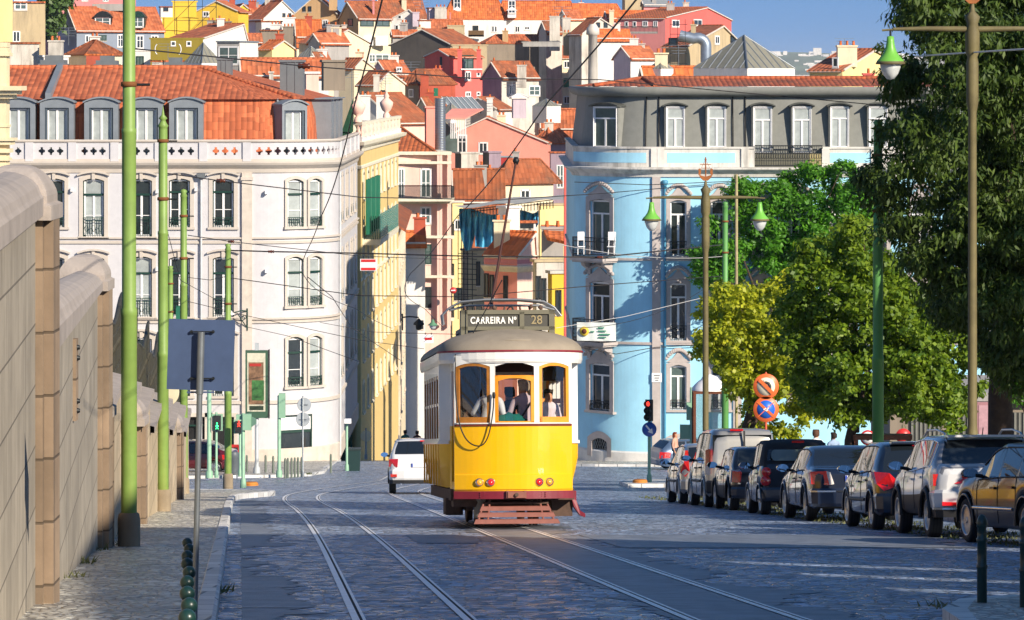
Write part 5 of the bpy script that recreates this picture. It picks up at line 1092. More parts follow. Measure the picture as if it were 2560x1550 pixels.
for yy in (660, 1010, 1380, 330):
    mb = MB(); a, b = P(*cE(1112, yy), 337), P(*cE(1180, yy), 337); mb.bb(a.x, b.x, 336, 339, a.z - .3, a.z, TRIMY); mb.bb(a.x, b.x, 336, 336.05, a.z + 1, a.z + 1.08, IRON)
    for k in range(12): x = a.x + (b.x - a.x) * k / 11; mb.bb(x - .03, x + .03, 336, 336.05, a.z, a.z + 1.05, IRON)
    mb.build('side_balcony', h5, True)
H(cE, 1150, 1165, 1260, 375, 370, 1500, 350, 80, 'F', 'pyel', wc['stain'], 'narrow house clad in pale yellow patterned tiles', [(1185, 1240, 525, 610, 'w'), (1185, 1255, 1130, 1230, 'd')])
H(cE, 1165, 1180, 1625, 368, 92, 600, 372, 68, 'L', 'lpink', TB, 'house with a broad ribbed terracotta roof in the gap between the corners', (), (), f=.2)
H(cE, 1540, 1625, 2052, 208, -8, 520, 385, 60, 'H', 'cream', TB, 'square cream house under a pointed pyramid tile roof', [(1765, 1842, 265, 340, 'w')], left='stain', ov=1.0)
H(cE, 2020, 2030, 2155, -60, -100, 420, 420, 85, 'F', 'purp', TA, 'mauve house with a tall arched gridded window', [(2085, 2140, 50, 240, 'g')])
H(cE, 2148, 2149, 2260, -10, -50, 1500, 216, 89, 'F', 'coral', wc['lpink'], 'thin slice of a coral house tucked behind the blue corner', left='brick', dL=34)
H(cE, 1925, 1935, 2150, 400, 380, 620, 345, 82, 'F', 'pyel', wc['beige'], 'plain pale yellow wall under the tattered canopy')
H(cE, 1590, 1640, 1757, 425, 420, 820, 290, 50, 'F', 'white', wc['white'], 'big clean white chimney block beside the blue tarpaulin', name='chimney_stack', cat='chimney')
H(cE, 1755, 1760, 1898, 555, 550, 700, 292, 85, 'F', 'white', TA, 'low white block with four vent slots', [(1778, 1788, 570, 595, 'd'), (1803, 1813, 570, 595, 'd'), (1828, 1838, 570, 595, 'd'), (1853, 1863, 570, 595, 'd')])
hp_ = H(cE, 1445, 1735, 1902, 850, 650, 1500, 262, 42, 'R', 'lpink', TC, 'low pink corner house with a pale parapet and tiled roof', [(1455, 1478, 1000, 1200, 'd'), (1500, 1525, 1010, 1200, 'd'), (1620, 1650, 1030, 1210, 'd')], left='pink', f=.93, ov=.1)
mb = MB(); g3 = GEO[hp_.name]; HP = Path([(v.x, v.y) for v in g3]); zc_ = lambda y: (HZ - cE(0, y)[1]) * 262 / F
sweep(mb, HP, 0, HP.L, [(0, zc_(990)), (.1, zc_(985)), (.35, zc_(950)), (.4, zc_(935)), (0, zc_(930))], TRIMY); sweep(mb, HP, 0, HP.L, [(-.1, zc_(865)), (.12, zc_(865)), (.12, zc_(845)), (-.1, zc_(845))], TRIMY); sweep(mb, HP, 0, HP.L, [(0, zc_(915)), (.05, zc_(915)), (.05, zc_(880)), (0, zc_(880))], wc['mpink'])
mb.build('parapet', hp_, True)
hr_ = H(cE, 1895, 1905, 2200, 900, 890, 1500, 235, 76, 'F', 'stain', wc['beige'], 'grey-cream house with terrace balconies beside the coral slice', [(1908, 1930, 1030, 1220, 'd'), (1955, 1978, 1050, 1240, 'd'), (2045, 2065, 1130, 1330, 'd')], [(1950, 2140, 590, 700, 'gray', 8)])
H(cE, 2030, 2040, 2200, 1000, 990, 1500, 228, 76, 'F', 'yel', wc['stain'], 'small ochre house front low beside the blue corner', [(2085, 2110, 1150, 1350, 'd')])
mb = MB(); a, b = P(*cE(1945, 640), 240), P(*cE(2140, 565), 246); c2 = P(*cE(2140, 710), 236)
mb.ext([P(*cE(1945, 568), 246), P(*cE(2145, 575), 246), P(*cE(2145, 712), 238), P(*cE(2000, 680), 239)], (0, 0, -.2), TC); mb.build('tile_canopy', label='wavy orange tile canopy over a laundry terrace', cat='canopy')
H(cE, 1250, 1300, 1445, 800, 790, 1500, 320, 60, 'F', 'beige', wc['gbr'], 'grimy beige house wrapped in drain pipes behind the tram', [(1380, 1400, 900, 1100, 'd')], left='gbr')
# blue tarpaulins and tattered canopy
TARP = M('blue_tarpaulin', (.08, .42, .78), rough=.45, var=.5, scale=1.2)
def drape(pts, d, label, name='tarpaulin', cat='tarpaulin', m=TARP, seed=1):
    rr = random.Random(seed); mb = MB(); n = 24
    rows = []
    for j in range(13):
        row = []
        for i in range(n + 1):
            t = i / n; k = t * (len(pts) - 1); i0 = min(int(k), len(pts) - 2); f_ = k - i0
            x = pts[i0][0] * (1 - f_) + pts[i0 + 1][0] * f_; y0 = pts[i0][1] * (1 - f_) + pts[i0 + 1][1] * f_; y1 = pts[i0][2] * (1 - f_) + pts[i0 + 1][2] * f_
            y = y0 + (y1 - y0) * j / 12; dd = d + .45 * math.sin(t * 22 + seed) * (.3 + j / 14) + .25 * math.sin(t * 47 + j * .4)
            row.append(P(*cE(x, y), dd))
        rows.append(row)
    mb.grid(rows, m); return mb.build(name, label=label, cat=cat)
drape([(1222, 430, 500), (1240, 425, 680), (1280, 430, 800), (1330, 425, 790), (1370, 440, 640)], 300, 'dark crumpled blue tarpaulin hanging at the left of the scaffold', seed=2)
drape([(1365, 440, 760), (1420, 460, 770), (1500, 480, 765), (1540, 478, 772), (1592, 470, 772)], 299, 'bright blue tarpaulin hanging left of the white chimney', seed=5)
drape([(1757, 440, 545), (1800, 445, 545), (1870, 470, 545), (1900, 460, 600), (1922, 440, 560)], 302, 'small blue tarpaulin right of the white chimney', seed=9)
mb = MB(); CAN = M('canopy_sheet', 'B9B7AE', rough=.7, var=.2)
rows = [[P(*cE(1170 + (2160 - 1170) * t, 400 - 105 * t + 18 * math.sin(t * 9) * s), 296 + 8 * s) for t in xs(0, 1, 24)] for s in (1, .5)] + [[P(*cE(1250 + (2160 - 1250) * t, 420 - 110 * t + 30 * t + 8 * math.sin(t * 14)), 294) for t in xs(0, 1, 24)]]
mb.grid(rows, CAN); cn = mb.build('canopy', label='long tattered grey canopy sheet above the tarpaulins', cat='canopy')
mb = MB()
for t in xs(0, 1, 26): a = P(*cE(1330 + 720 * t, 440 - 80 * t), 295); mb.tube([a, a + Vector((0, 0, -.6))], .05, IRON, 4)
mb.tube([P(*cE(1330, 455), 295), P(*cE(2050, 375), 295)], .05, IRON, 4); mb.tube([P(*cE(1330, 435), 295), P(*cE(2050, 350), 295)], .05, IRON, 4); mb.build('truss', cn)
mb = MB(); 
for x in (1215, 1245, 1265, 1300, 1340):
    mb.tube([P(*cE(x, 1400), 318), P(*cE(x, 800 if x > 1270 else 500), 318)], .05, IRON, 4)
for k in range(11): z = 820 + k * 45; mb.tube([P(*cE(1215, z), 318), P(*cE(1380, z + 8), 318)], .04, IRON, 4)
mb.build('scaffold', label='rusty scaffold of thin tubes beside the patterned tile house', cat='scaffold')
# aerials
for k, (cr, x, y0, y1, d) in enumerate(((cA, 1150, 400, 300, 338), (cA, 470, 310, 190, 404), (cB, 895, 75, 0, 620), (cB, 1690, 870, 720, 445), (cC, 630, 410, 240, 330), (cC, 1510, 240, 205, 332), (cB, 800, 600, 545, 470), (cB, 575, 830, 665, 420), (cB, 280, 900, 610, 320), (cB, 2130, 300, 60, 600))):
    mb = MB(); a, b = P(*cr(x, y0), d), P(*cr(x, y1), d); s_ = d / 300; mb.tube([a, b], .03 * s_, STEEL, 4)
    for j in range(4): z = b.z - j * .22 * s_; wd = (.8 - .1 * j) * s_; mb.tube([(b.x - wd, d, z), (b.x + wd, d + .1, z)], .02 * s_, STEEL, 4)
    if k == 0:
        for s in (-1, 1): mb.tube([(b.x + s * .9 + .3 * s * math.cos(t), d, b.z - .5 + .5 * math.sin(t)) for t in xs(-1.2, 1.2, 5)], .05, WHT, 5)
    mb.build('aerial', label=['white double rake aerial in front of the olive wall', 'thin aerial above the hipped brown roof far left', 'tall mast aerial against the sky left of the long white house', 'aerial over the stout white chimney', 'tall pole aerial left of the glass pyramid', 'aerial on the cupola of the pale yellow house', 'rusty aerial below the dark gable wall', 'slim aerial before the middle-left cream gable', 'pole aerial behind the corrugated dormers', 'thin aerial beside the stained twin chimneys'][k], cat='aerial', group='roof aerials on the hillside')
# concrete post chimney next to the mansard
mb = MB(); a, b = P(*cB(2400, 800), 230), P(*cB(2403, 310), 230); mb.lathe([(.32, a.z - 1), (.28, b.z), (.42, b.z + .05), (.4, b.z + .4), (.2, b.z + .7)], wc['stain'], 12, (a.x, 230, 0)); mb.build('flue_pipe', label='tall stained round flue left of the grey mansard storey', cat='flue pipe')
# ================================================================== LEFT RETAINING WALL
WSTN = stonework('wall_limestone', 'A39A8B', 1.6, .5, rough=.85, joint=.45, bump=.35, var=.1, mort=.025, off=.35, streak=.3)
CAPS = M('coping_stone', 'A89E96', rough=.8, var=.15, streak=.3, bump=.3); PILS = stonework('pillar_stone', '937F6A', .8, .52, rough=.85, joint=.4, bump=.5, var=.18, mort=.03, off=0, streak=.4)
lw = thing('retaining_wall', 'high limestone retaining wall with pillars and rounded coping along the left pavement', 'wall', (-4, 30, gz(30)))
def wallbay(d0, d1, zl0, zl1, hc0, hc1, par, thick=.5):
    n = 6; ds = xs(d0, d1, n); L = lambda a, b, t: a + (b - a) * t
    w = MB(); w.grid([[(wx(d), d, gz(d) - .1), (wx(d), d, L(zl0, zl1, (d - d0) / (d1 - d0)))] for d in ds], WSTN, sm=False)
    w.grid([[(wx(d) - thick, d, gz(d) - .1), (wx(d) - thick, d, L(zl0, zl1, (d - d0) / (d1 - d0)))] for d in ds], WSTN, sm=False); w.build('wall_face', par, True)
    c = MB(); rows = []
    for d in ds:
        t = (d - d0) / (d1 - d0); z = L(zl0, zl1, t); hc = L(hc0, hc1, t)
        rows.append([(wx(d) + .07, d, z), (wx(d) + .07, d, z + hc * .42)] + [(wx(d) + .05 - (thick * .5 + .05) * (1 - math.cos(a)) - 0, d, z + hc * .45 + hc * .55 * math.sin(a)) for a in xs(.1, math.pi / 2, 5)] + [(wx(d) - thick - .07, d, z + hc * .42), (wx(d) - thick - .07, d, z)])
    c.grid(rows, CAPS, sm=False, close=True); c.poly(rows[0], CAPS); c.poly(rows[-1], CAPS); c.build('coping', par, True)
wallbay(4, 30.2, -1.11, -1.11, .36, .36, lw); wallbay(30.9, 46.6, -2.38, -2.66, .5, .24, lw)
def pillar(d, ztop, par, w=.62, cap=True):
    x = wx(d); mb = MB(); zb_ = gz(d) - .1; zt_ = ztop - .45
    mb.bb(x - .5, x + .06, d, d + w, zb_, zt_, PILS); mb.bb(x - .5, x + .135, d + .1, d + w - .1, zb_, zt_ + .01, PILS); mb.build('pillar', par, True)
    if cap:
        mb = MB(); cx_, cy_ = x - .2, d + w / 2; R_ = [(.34, zt_), (.34, zt_ + .12), (.3, zt_ + .14), (.3, zt_ + .2)]
        rows = []
        for r_, z in R_ + [(.3 - .27 * (t ** 1.5), zt_ + .2 + .25 * math.sin(t * math.pi / 2)) for t in xs(.1, 1, 6)]:
            rows.append([(cx_ + sx * r_, cy_ + sy * (r_ + .05), z) for sx, sy in ((-1, -1), (1, -1), (1, 1), (-1, 1))])
        mb.grid(rows, CAPS, sm=False, close=True); mb.poly(rows[-1], CAPS); mb.build('pillar_cap', par, True)
pillar(30.2, -.70, lw); pillar(46.6, -2.22, lw)
mb = MB(); x = wx(38.5); z = P(0, 1000, 38.5); q0 = -3.55; mb.bb(x, x + .05, 38.3, 38.5, q0, q0 + .85, PILS)
for zz in (q0 + .1, q0 + .2, q0 + .65, q0 + .76): mb.lathe([(.03, 0), (.02, .03)], IRON, 8, (x + .05, 38.4, zz), 'x')
mb.build('stone_bracket', lw, True)
l2 = thing('garden_wall', 'low sunlit limestone wall topped by ornate iron fence, beyond the high wall', 'wall', (-7, 75, gz(75)))
steps = [47.3, 54, 61, 68, 75, 82, 89, 96, 103]
for a, b in zip(steps, steps[1:]):
    zt_ = gz((a + b) / 2) + 2.0; w = MB(); w.grid([[(wx(d), d, gz(d) - .1), (wx(d), d, zt_), (wx(d) - .5, d, zt_), (wx(d) - .5, d, gz(d) - .1)] for d in xs(a, b, 3)], stonework('warm_wall_limestone', 'C4B294', 1.4, .5, rough=.85, joint=.5, bump=.35, var=.1, mort=.03, streak=.4), sm=False); w.build('wall_face', l2, True)
    c = MB(); c.grid([[(wx(d) + .08, d, zt_), (wx(d) + .08, d, zt_ + .12), (wx(d) - .25, d, zt_ + .2), (wx(d) - .58, d, zt_ + .1), (wx(d) - .58, d, zt_)] for d in (a, b)], CAPS, sm=False, close=True); c.build('coping', l2, True)
    if steps.index(a) % 2 == 0: pillar(a, zt_ + .55, l2, .5)
FNC = M('rusty_bronze_fence', '4A4638', rough=.6, metal=.3, var=.3)
for a, b in zip(steps, steps[1:]):
    fn = MB(); zt_ = gz((a + b) / 2) + 2.2; top = 1.25; n = int((b - a - .6) / .2); u0_ = a + .6
    for k in range(n + 1):
        d = u0_ + (b - u0_) * k / n; t = k / n; h = top + .28 * math.cos(t * 2 * math.pi) * .5; x = wx(d) - .25
        fn.bb(x - .02, x + .02, d - .02, d + .02, zt_, zt_ + h, FNC)
        if k % 2: fn.bb(x - .03, x + .03, d - .07, d + .07, zt_ + .35, zt_ + .42, FNC); fn.lathe([(.0, -.07), (.07, 0), (0, .07)], FNC, 6, (x, d, zt_ + .75))
    for hh_ in (.08, .95): fn.tube([(wx(u0_) - .25, u0_, zt_ + hh_), (wx(b) - .25, b, zt_ + hh_)], .03, FNC, 4)
    fn.tube([(wx(u0_ + (b - u0_) * t) - .25, u0_ + (b - u0_) * t, zt_ + top + .14 * math.cos(t * 2 * math.pi)) for t in xs(0, 1, 10)], .035, FNC, 5)
    fn.build('fence_panel', l2, True)
# cream corner of a palace at the extreme left
CRM = M('cream_stone', 'E8D6AE', rough=.8, var=.08, streak=.2)
x0 = (16 - CX) * 150 / F; pal = thing('palace_corner', 'ornate cream stone palace corner with heavy cornices at the left edge', 'building', (x0 - 2, 151, gz(150))); w = MB(); zf = lambda py: (HZ - py) * 150 / F
w.bb(x0 - 6, x0, 150, 151, gz(150) - 1, zf(106), CRM); w.build('wall', pal, True)
w = MB()
for y0, y1, o in ((106, 118, .02), (124, 132, .06), (132, 140, .12), (215, 226, .7), (226, 236, .5), (236, 246, .3), (312, 318, .05), (345, 352, .32), (352, 362, .22), (372, 382, .15), (395, 402, .1), (430, 445, .3)): w.bb(x0 - 6.1, x0 + o, 150 - o, 151, zf(y1), zf(y0), CRM)
w.build('cornice', pal, True)

# ================================================================== PEOPLE
def person(label, loc, face, cols, pose='stand', h=1.72, hair='2A1C12', lean=0, arms=None, hat=None, cat='person', group=None, hairlen=0, strap=False):
    s = h / 1.72; V = []; E = []; Rr = []; Z = []
    def add(p, r, par, z): V.append(Vector(p) * s); Rr.append(r * s); Z.append(z); i = len(V) - 1; (E.append((par, i)) if par is not None else None); return i
    sit = pose == 'sit'; walk = pose == 'walk'
    LN = lambda x, y, z: (x, y - math.sin(lean) * max(0, z - .95), .95 + (z - .95) * math.cos(lean)) if z > .95 else (x, y, z)
    pel = add((0, 0, .95), .135, None, 't'); ab = add(LN(0, 0, 1.1), .125, pel, 's'); ch = add(LN(0, .01, 1.28), .15, ab, 's'); up_ = add(LN(0, .01, 1.4), .11, ch, 's')
    nk = add(LN(0, -.005, 1.49), .055, up_, 'k'); hd = add(LN(0, -.02, 1.57), .085, nk, 'k'); h2 = add(LN(0, -.015, 1.63), .088, hd, 'k'); add(LN(0, -.01, 1.68), .06, h2, 'k'); add(LN(0, -.11, 1.575), .014, hd, 'k'); add(LN(0, -.075, 1.51), .03, hd, 'k')
    arms = arms or {-1: [(-.23, .02, 1.13), (-.25, -.1, .9)], 1: [(.23, .02, 1.13), (.25, -.1, .9)]}
    for sd in (-1, 1):
        sh = add(LN(sd * .17, .01, 1.4), .075, up_, 's'); el, wr = [Vector(q) for q in arms[sd]]
        e = add(el, .045, sh, 's'); w_ = add(wr, .028, e, 'k'); dv = (wr - el).normalized(); pm = add(wr + dv * .06, .034, w_, 'k'); pe = add(wr + dv * .09, .03, pm, 'k')
        sdv = dv.cross(Vector((0, 1, 0.3))).normalized() if abs(dv.z) < .95 else Vector((1, 0, 0)); dn = dv.cross(sdv)
        for k, (o, ln) in enumerate(((-.03, .07), (-.01, .085), (.01, .08), (.03, .062))):
            b0 = wr + dv * .095 + sdv * o; i1 = add(b0, .011, pe, 'k'); i2 = add(b0 + dv * ln * .55 + dn * .008, .0095, i1, 'k'); add(b0 + dv * ln * .85 + dn * .035, .008, i2, 'k')
        t1 = add(wr + dv * .045 + sdv * -.045, .013, pm, 'k'); add(wr + dv * .08 + sdv * -.06 + dn * .02, .010, t1, 'k')
        st = {'walk': sd * .22, 'stand': 0, 'sit': 0}[pose]
        hp = add((sd * .09, 0, .9), .1, pel, 't')
        if sit: kn = add((sd * .12, -.42, .88), .062, hp, 't'); an = add((sd * .12, -.42, .5), .042, kn, 't'); add((sd * .12, -.56, .46), .035, an, 'f')
        else: kn = add((sd * .1, -.03 - st * .6, .5), .065, hp, 't'); an = add((sd * .1, st * 1.0 + .0, .09 + (.05 if st > 0 else 0)), .042, kn, 't'); add((sd * .12, st - .15, .04), .036, an, 'f')
    me = bpy.data.meshes.new('person'); me.from_pydata([tuple(v) for v in V], E, []); o = bpy.data.objects.new('person', me); COL.objects.link(o)
    md = o.modifiers.new('skin', 'SKIN'); o.modifiers.new('sub', 'SUBSURF').levels = 1; o.modifiers['sub'].render_levels = 1
    for i, sv in enumerate(me.skin_vertices[0].data): sv.radius = (Rr[i], Rr[i] * (.72 if Z[i] == 's' and Rr[i] > .1 else 1)); sv.use_root = i == 0
    dg = bpy.context.evaluated_depsgraph_get(); m2 = bpy.data.meshes.new_from_object(o.evaluated_get(dg)); bpy.data.objects.remove(o); me2 = m2
    mats = [M('skin_tone', 'C68E6C', rough=.6, var=.1), M('shirt_' + cols[0], cols[0], rough=.9, var=.12, scale=6), M('trousers_' + cols[1], cols[1], rough=.9, var=.12), M('shoe_leather', '241A14', rough=.5)]
    for m in mats: me2.materials.append(m)
    zi = {'k': 0, 's': 1, 't': 2, 'f': 3}
    for p in me2.polygons:
        c = p.center; best = min(range(len(V)), key=lambda i: (V[i] - c).length - Rr[i]); p.material_index = zi[Z[best]]; p.use_smooth = True
    o = obj('person', me2, None, loc, face, label, cat, group)
    hm = MB(); hc = Vector(LN(0, .0, 1.625)) * s; HM = M('hair_' + hair, hair, rough=.8, var=.3, scale=30)
    rows = []
    for a in xs(0, math.pi * .62, 7):
        rows.append([tuple(hc + Vector((.105 * math.sin(a) * math.cos(b), .022 + .118 * math.sin(a) * math.sin(b), .03 + .1 * math.cos(a) - (.05 + hairlen if a > 1.4 and math.sin(b) > 0 else 0) + (.07 if a > 1.2 and math.sin(b) < -.3 else 0))) * s) for b in xs(0, 2 * math.pi, 14)[:-1]])
    hm.grid(rows, HM, close=True); obj('hair', hm.data('hair'), o)
    if strap:
        q = MB(); q.tube([LN(-.15, -.03, 1.42), LN(-.05, .13, 1.3), LN(.12, .13, 1.08), LN(.16, 0, 1.0)], .016, M('bag_strap', '3A3A44'), 5); obj('bag_strap', q.data('bag_strap'), o)
    return o

# ================================================================== THE TRAM
TY = M('tram_yellow', (.90, .48, .0), rough=.3, var=.05, coat=.5, scale=1.5, streak=.22, dirt='C89410'); TW = M('tram_cream_white', 'EDEBE4', rough=.35, var=.04, coat=.3, streak=.14); TWOOD = M('varnished_wood', (.42, .16, .02), rough=.35, var=.2, scale=6, coat=.4); TWO2 = M('orange_varnished_wood', (.85, .30, .01), rough=.35, var=.12, scale=6, coat=.4)
TRF = M('tram_roof_canvas', '9A8E7C', rough=.8, var=.15, streak=.3, scale=1.5); TMR = M('maroon_bumper', '7C1F30', rough=.45, var=.2, scale=4); TUN = M('undercarriage_brown', '5A4438', rough=.8, var=.35, scale=6); TFR = M('rusty_rose_fender', '8A5448', rough=.65, var=.15, scale=7); TSG = M('olive_grey_frame', '6F6B58', rough=.6, var=.12); TPN = M('sign_panel_grey', '4C4A42', rough=.6, var=.08)
TGL = glass_clear('tram_window_glass', (.86, .86, .84), .08)
td = 62.4; tx = (trk(SL, td) + trk(SR, td)) / 2 + .2; TS = 1.062
tram = thing('tram', 'yellow and white vintage tram numbered 575 with a route sign on its roof', 'tram', (tx, td, gz(td) + .04), R(3.8))
tram.rotation_euler = (-math.atan(.0994), 0, R(3.8)); tram.scale = (TS, TS, TS)
TGD = glass_clear('dusty_tram_glass', (.84, .83, .79), .22)
def tp(name, mb, par=tram, **k): return obj(name, mb.data(name), par, **k)
fr_arc = [(x, .30 * (x / .95) ** 2) for x in xs(-.95, .95, 20)]
TPth = Path([(-1.14, 7.2), (-1.14, 1.45), (-.97, 1.32), (-.95, 1.25)] + fr_arc + [(.95, 1.25), (.97, 1.32), (1.14, 1.45), (1.14, 7.2), (.95, 7.4), (.9, 8.4), (-.9, 8.4), (-.95, 7.4), (-1.14, 7.2)])
def tu(x): # arclength on the bowed front for a given x
    i0 = 3; return TPth.c[4] + next(TPth.c[4 + k] - TPth.c[4] + (TPth.c[5 + k] - TPth.c[4 + k]) * (x - fr_arc[k][0]) / (fr_arc[k + 1][0] - fr_arc[k][0]) for k in range(20) if fr_arc[k][0] <= x <= fr_arc[k + 1][0])
wz0, wz1 = 1.665, 2.62
fw = [(-.925, -.385), (-.31, .325), (.405, .9)]
holes = [(tu(a), tu(b), wz0, wz1) for a, b in fw]
uL0, uL1 = 0, TPth.c[1]; nwin = 6
sidew = [(.12 + k * (5.5 / nwin), .12 + (k + 1) * (5.5 / nwin) - .14) for k in range(nwin)]
holes += [(a, b, 1.42, 2.45) for a, b in sidew]
uR0 = TPth.c[4 + 20 + 3]; holes += [(uR0 + a, uR0 + b, 1.42, 2.45) for a, b in sidew]
dl0, dl1 = TPth.c[3] + .12, TPth.c[4] - .12
holes += [(dl0, dl1, .72, 2.5), (TPth.c[24] + .12, TPth.c[25] - .12, .72, 2.5)]
holes += [(TPth.c[30] + .2, TPth.c[30] + .7, 1.6, 2.5), (TPth.c[30] + .85, TPth.c[31] - .2, 1.6, 2.5)] if len(TPth.c) > 31 else []
b1 = MB(); fU, fV = TPth.c[4], TPth.c[24]
wallgrid(b1, TPth, TPth.c[2], TPth.c[26], 1.62, 2.74, holes, .06, TW); wallgrid(b1, TPth, 0, TPth.c[2], 1.36, 2.74, holes, .06, TW); wallgrid(b1, TPth, TPth.c[26], TPth.L, 1.36, 2.74, holes, .06, TW)
tp('upper_body', b1)
b2 = MB(); wallgrid(b2, TPth, TPth.c[3], TPth.c[25], .575, 1.62, holes, .06, TY)
for (ua_, ub_) in ((0, TPth.c[2]), (TPth.c[26], TPth.L)):
    us = [ua_] + [c for c in TPth.c if ua_ < c < ub_] + [ub_]
    b2.grid([[TPth.pt(u, z, o) for z, o in ((1.36, 0), (1.1, -.005), (.9, -.05), (.62, -.13))] for u in us], TY)
wallgrid(b2, TPth, TPth.c[2], TPth.c[3], .575, 1.62, [], .06, TY); wallgrid(b2, TPth, TPth.c[25], TPth.c[26], .575, 1.62, [], .06, TY)
tp('lower_body', b2)
b = MB(); sweep(b, TPth, tu(-.94), tu(.94), [(0, .6), (.022, .6), (.022, .83), (.012, .845), (0, .845)], TY); tp('front_apron', b)
b = MB(); sweep(b, TPth, tu(-.94), tu(.94), [(0, 1.612), (.02, 1.612), (.02, 1.634), (0, 1.634)], M('red_brown_line', '7A2A1A', var=.1)); sweep(b, TPth, tu(-.94), tu(.94), [(0, 1.64), (.03, 1.645), (.03, 1.66), (0, 1.665)], TW); sweep(b, TPth, 0, TPth.c[2], [(0, 1.33), (.03, 1.33), (.03, 1.38), (0, 1.38)], TW); sweep(b, TPth, TPth.c[26], TPth.c[27] + 5, [(0, 1.33), (.03, 1.33), (.03, 1.38), (0, 1.38)], TW)
for k in range(7): u = .06 + k * 5.5 / 6; b.box(tuple(TPth.pt(u, 1.0, .0)), (.03, .03, .7), TY)
tp('mouldings', b)
for i, (a, c) in enumerate(fw):                        # front windows
    fm = (TWOOD, TWO2, TWO2)[i]; mb = MB(); ua_, uc_ = tu(a), tu(c); zt_ = wz1 if i != 1 else 2.42
    wd = .055
    for (q0, q1, z0, z1) in ((ua_, ua_ + wd, wz0, zt_), (uc_ - wd, uc_, wz0, zt_), (ua_, uc_, wz0, wz0 + (.09 if i != 1 else .02)), (ua_, uc_, zt_ - .05, zt_)): sweep(mb, TPth, q0, q1, [(-.05, z0), (-.005, z0), (-.005, z1), (-.05, z1)], fm)
    n = 10
    for k in range(n):                                # arched heads
        t0, t1 = k / n, (k + 1) / n; f_ = lambda t: zt_ - .045 - .07 * (2 * t - 1) ** 2
        p = [TPth.pt(ua_ + (uc_ - ua_) * t0, f_(t0), -.004), TPth.pt(ua_ + (uc_ - ua_) * t1, f_(t1), -.004), TPth.pt(ua_ + (uc_ - ua_) * t1, zt_ - .02, -.004), TPth.pt(ua_ + (uc_ - ua_) * t0, zt_ - .02, -.004)]
        mb.ext(p, (0, .04, 0), fm)
        p = [TPth.pt(ua_ + (uc_ - ua_) * t0, wz1 - .06 * (2 * t0 - 1) ** 2, .003), TPth.pt(ua_ + (uc_ - ua_) * t1, wz1 - .06 * (2 * t1 - 1) ** 2, .003), TPth.pt(ua_ + (uc_ - ua_) * t1, wz1 + .012, .003), TPth.pt(ua_ + (uc_ - ua_) * t0, wz1 + .012, .003)]
        mb.poly(p, TW)
    wo = tp('window', mb); mb = MB(); us = xs(ua_, uc_, 6); mb.grid([[TPth.pt(u, wz0, -.035), TPth.pt(u, wz1 if i != 1 else zt_, -.035)] for u in us], TGD if i == 0 else TGL); obj('pane', mb.data('pane'), wo)
for a, c in sidew:
    mb = MB()
    for (q0, q1, z0, z1) in ((a, a + .05, 1.42, 2.45), (c - .05, c, 1.42, 2.45), (a, c, 2.39, 2.45), (a, c, 1.95, 2.0)): sweep(mb, TPth, q0, q1, [(-.05, z0), (-.01, z0), (-.01, z1), (-.05, z1)], TWOOD)
    wo = tp('window', mb); mb = MB(); mb.poly([TPth.pt(a, 2.0, -.03), TPth.pt(c, 2.0, -.03), TPth.pt(c, 2.4, -.03), TPth.pt(a, 2.4, -.03)], TGL); obj('pane', mb.data('pane'), wo)
    u2, u3 = uR0 + a, uR0 + c; mb = MB(); sweep(mb, TPth, u2, u3, [(-.05, 2.39), (-.01, 2.39), (-.01, 2.45), (-.05, 2.45)], TWOOD); sweep(mb, TPth, u2, u3, [(-.05, 1.95), (-.01, 1.95), (-.01, 2.0), (-.05, 2.0)], TWOOD); tp('window', mb)
for s in (-1, 1):                                      # folding doors
    mb = MB(); mb.bb(s * .9 - .02, s * .9 + .02, .45, .52, .72, 2.5, TWOOD); mb.bb(s * .9 - .02, s * .9 + .02, 1.08, 1.14, .72, 2.5, TWOOD); mb.bb(s * .9 - .02, s * .9 + .02, .52, 1.08, 2.42, 2.5, TWOOD); mb.bb(s * .9 - .015, s * .9 + .015, .78, .83, .72, 2.5, TWOOD)
    if s > 0: mb.bb(s * .9 - .015, s * .9 + .015, .52, 1.08, .72, 1.3, TY)
    tp('folding_door', mb)
FPth = Path([(-1.16, 8.0), (-1.16, 1.0)] + [(-1.16 * math.cos(a), 1.0 - 1.03 * math.sin(a) ** .9) for a in xs(.12, math.pi - .12, 22)] + [(1.16, 1.0), (1.16, 8.0)])
b = MB(); sweep(b, FPth, 0, FPth.L, [(-.03, 2.62), (.0, 2.62), (.02, 2.68), (.02, 2.80), (-.03, 2.80)], TW); tp('fascia', b)
b = MB(); FRL = M('roof_edge_maroon', '8C2A34', rough=.4, var=.15); sweep(b, FPth, 7.0, FPth.L - 7.0, [(0, 2.795), (.035, 2.795), (.035, 2.825), (0, 2.825)], FRL); tp('roof_edge', b)
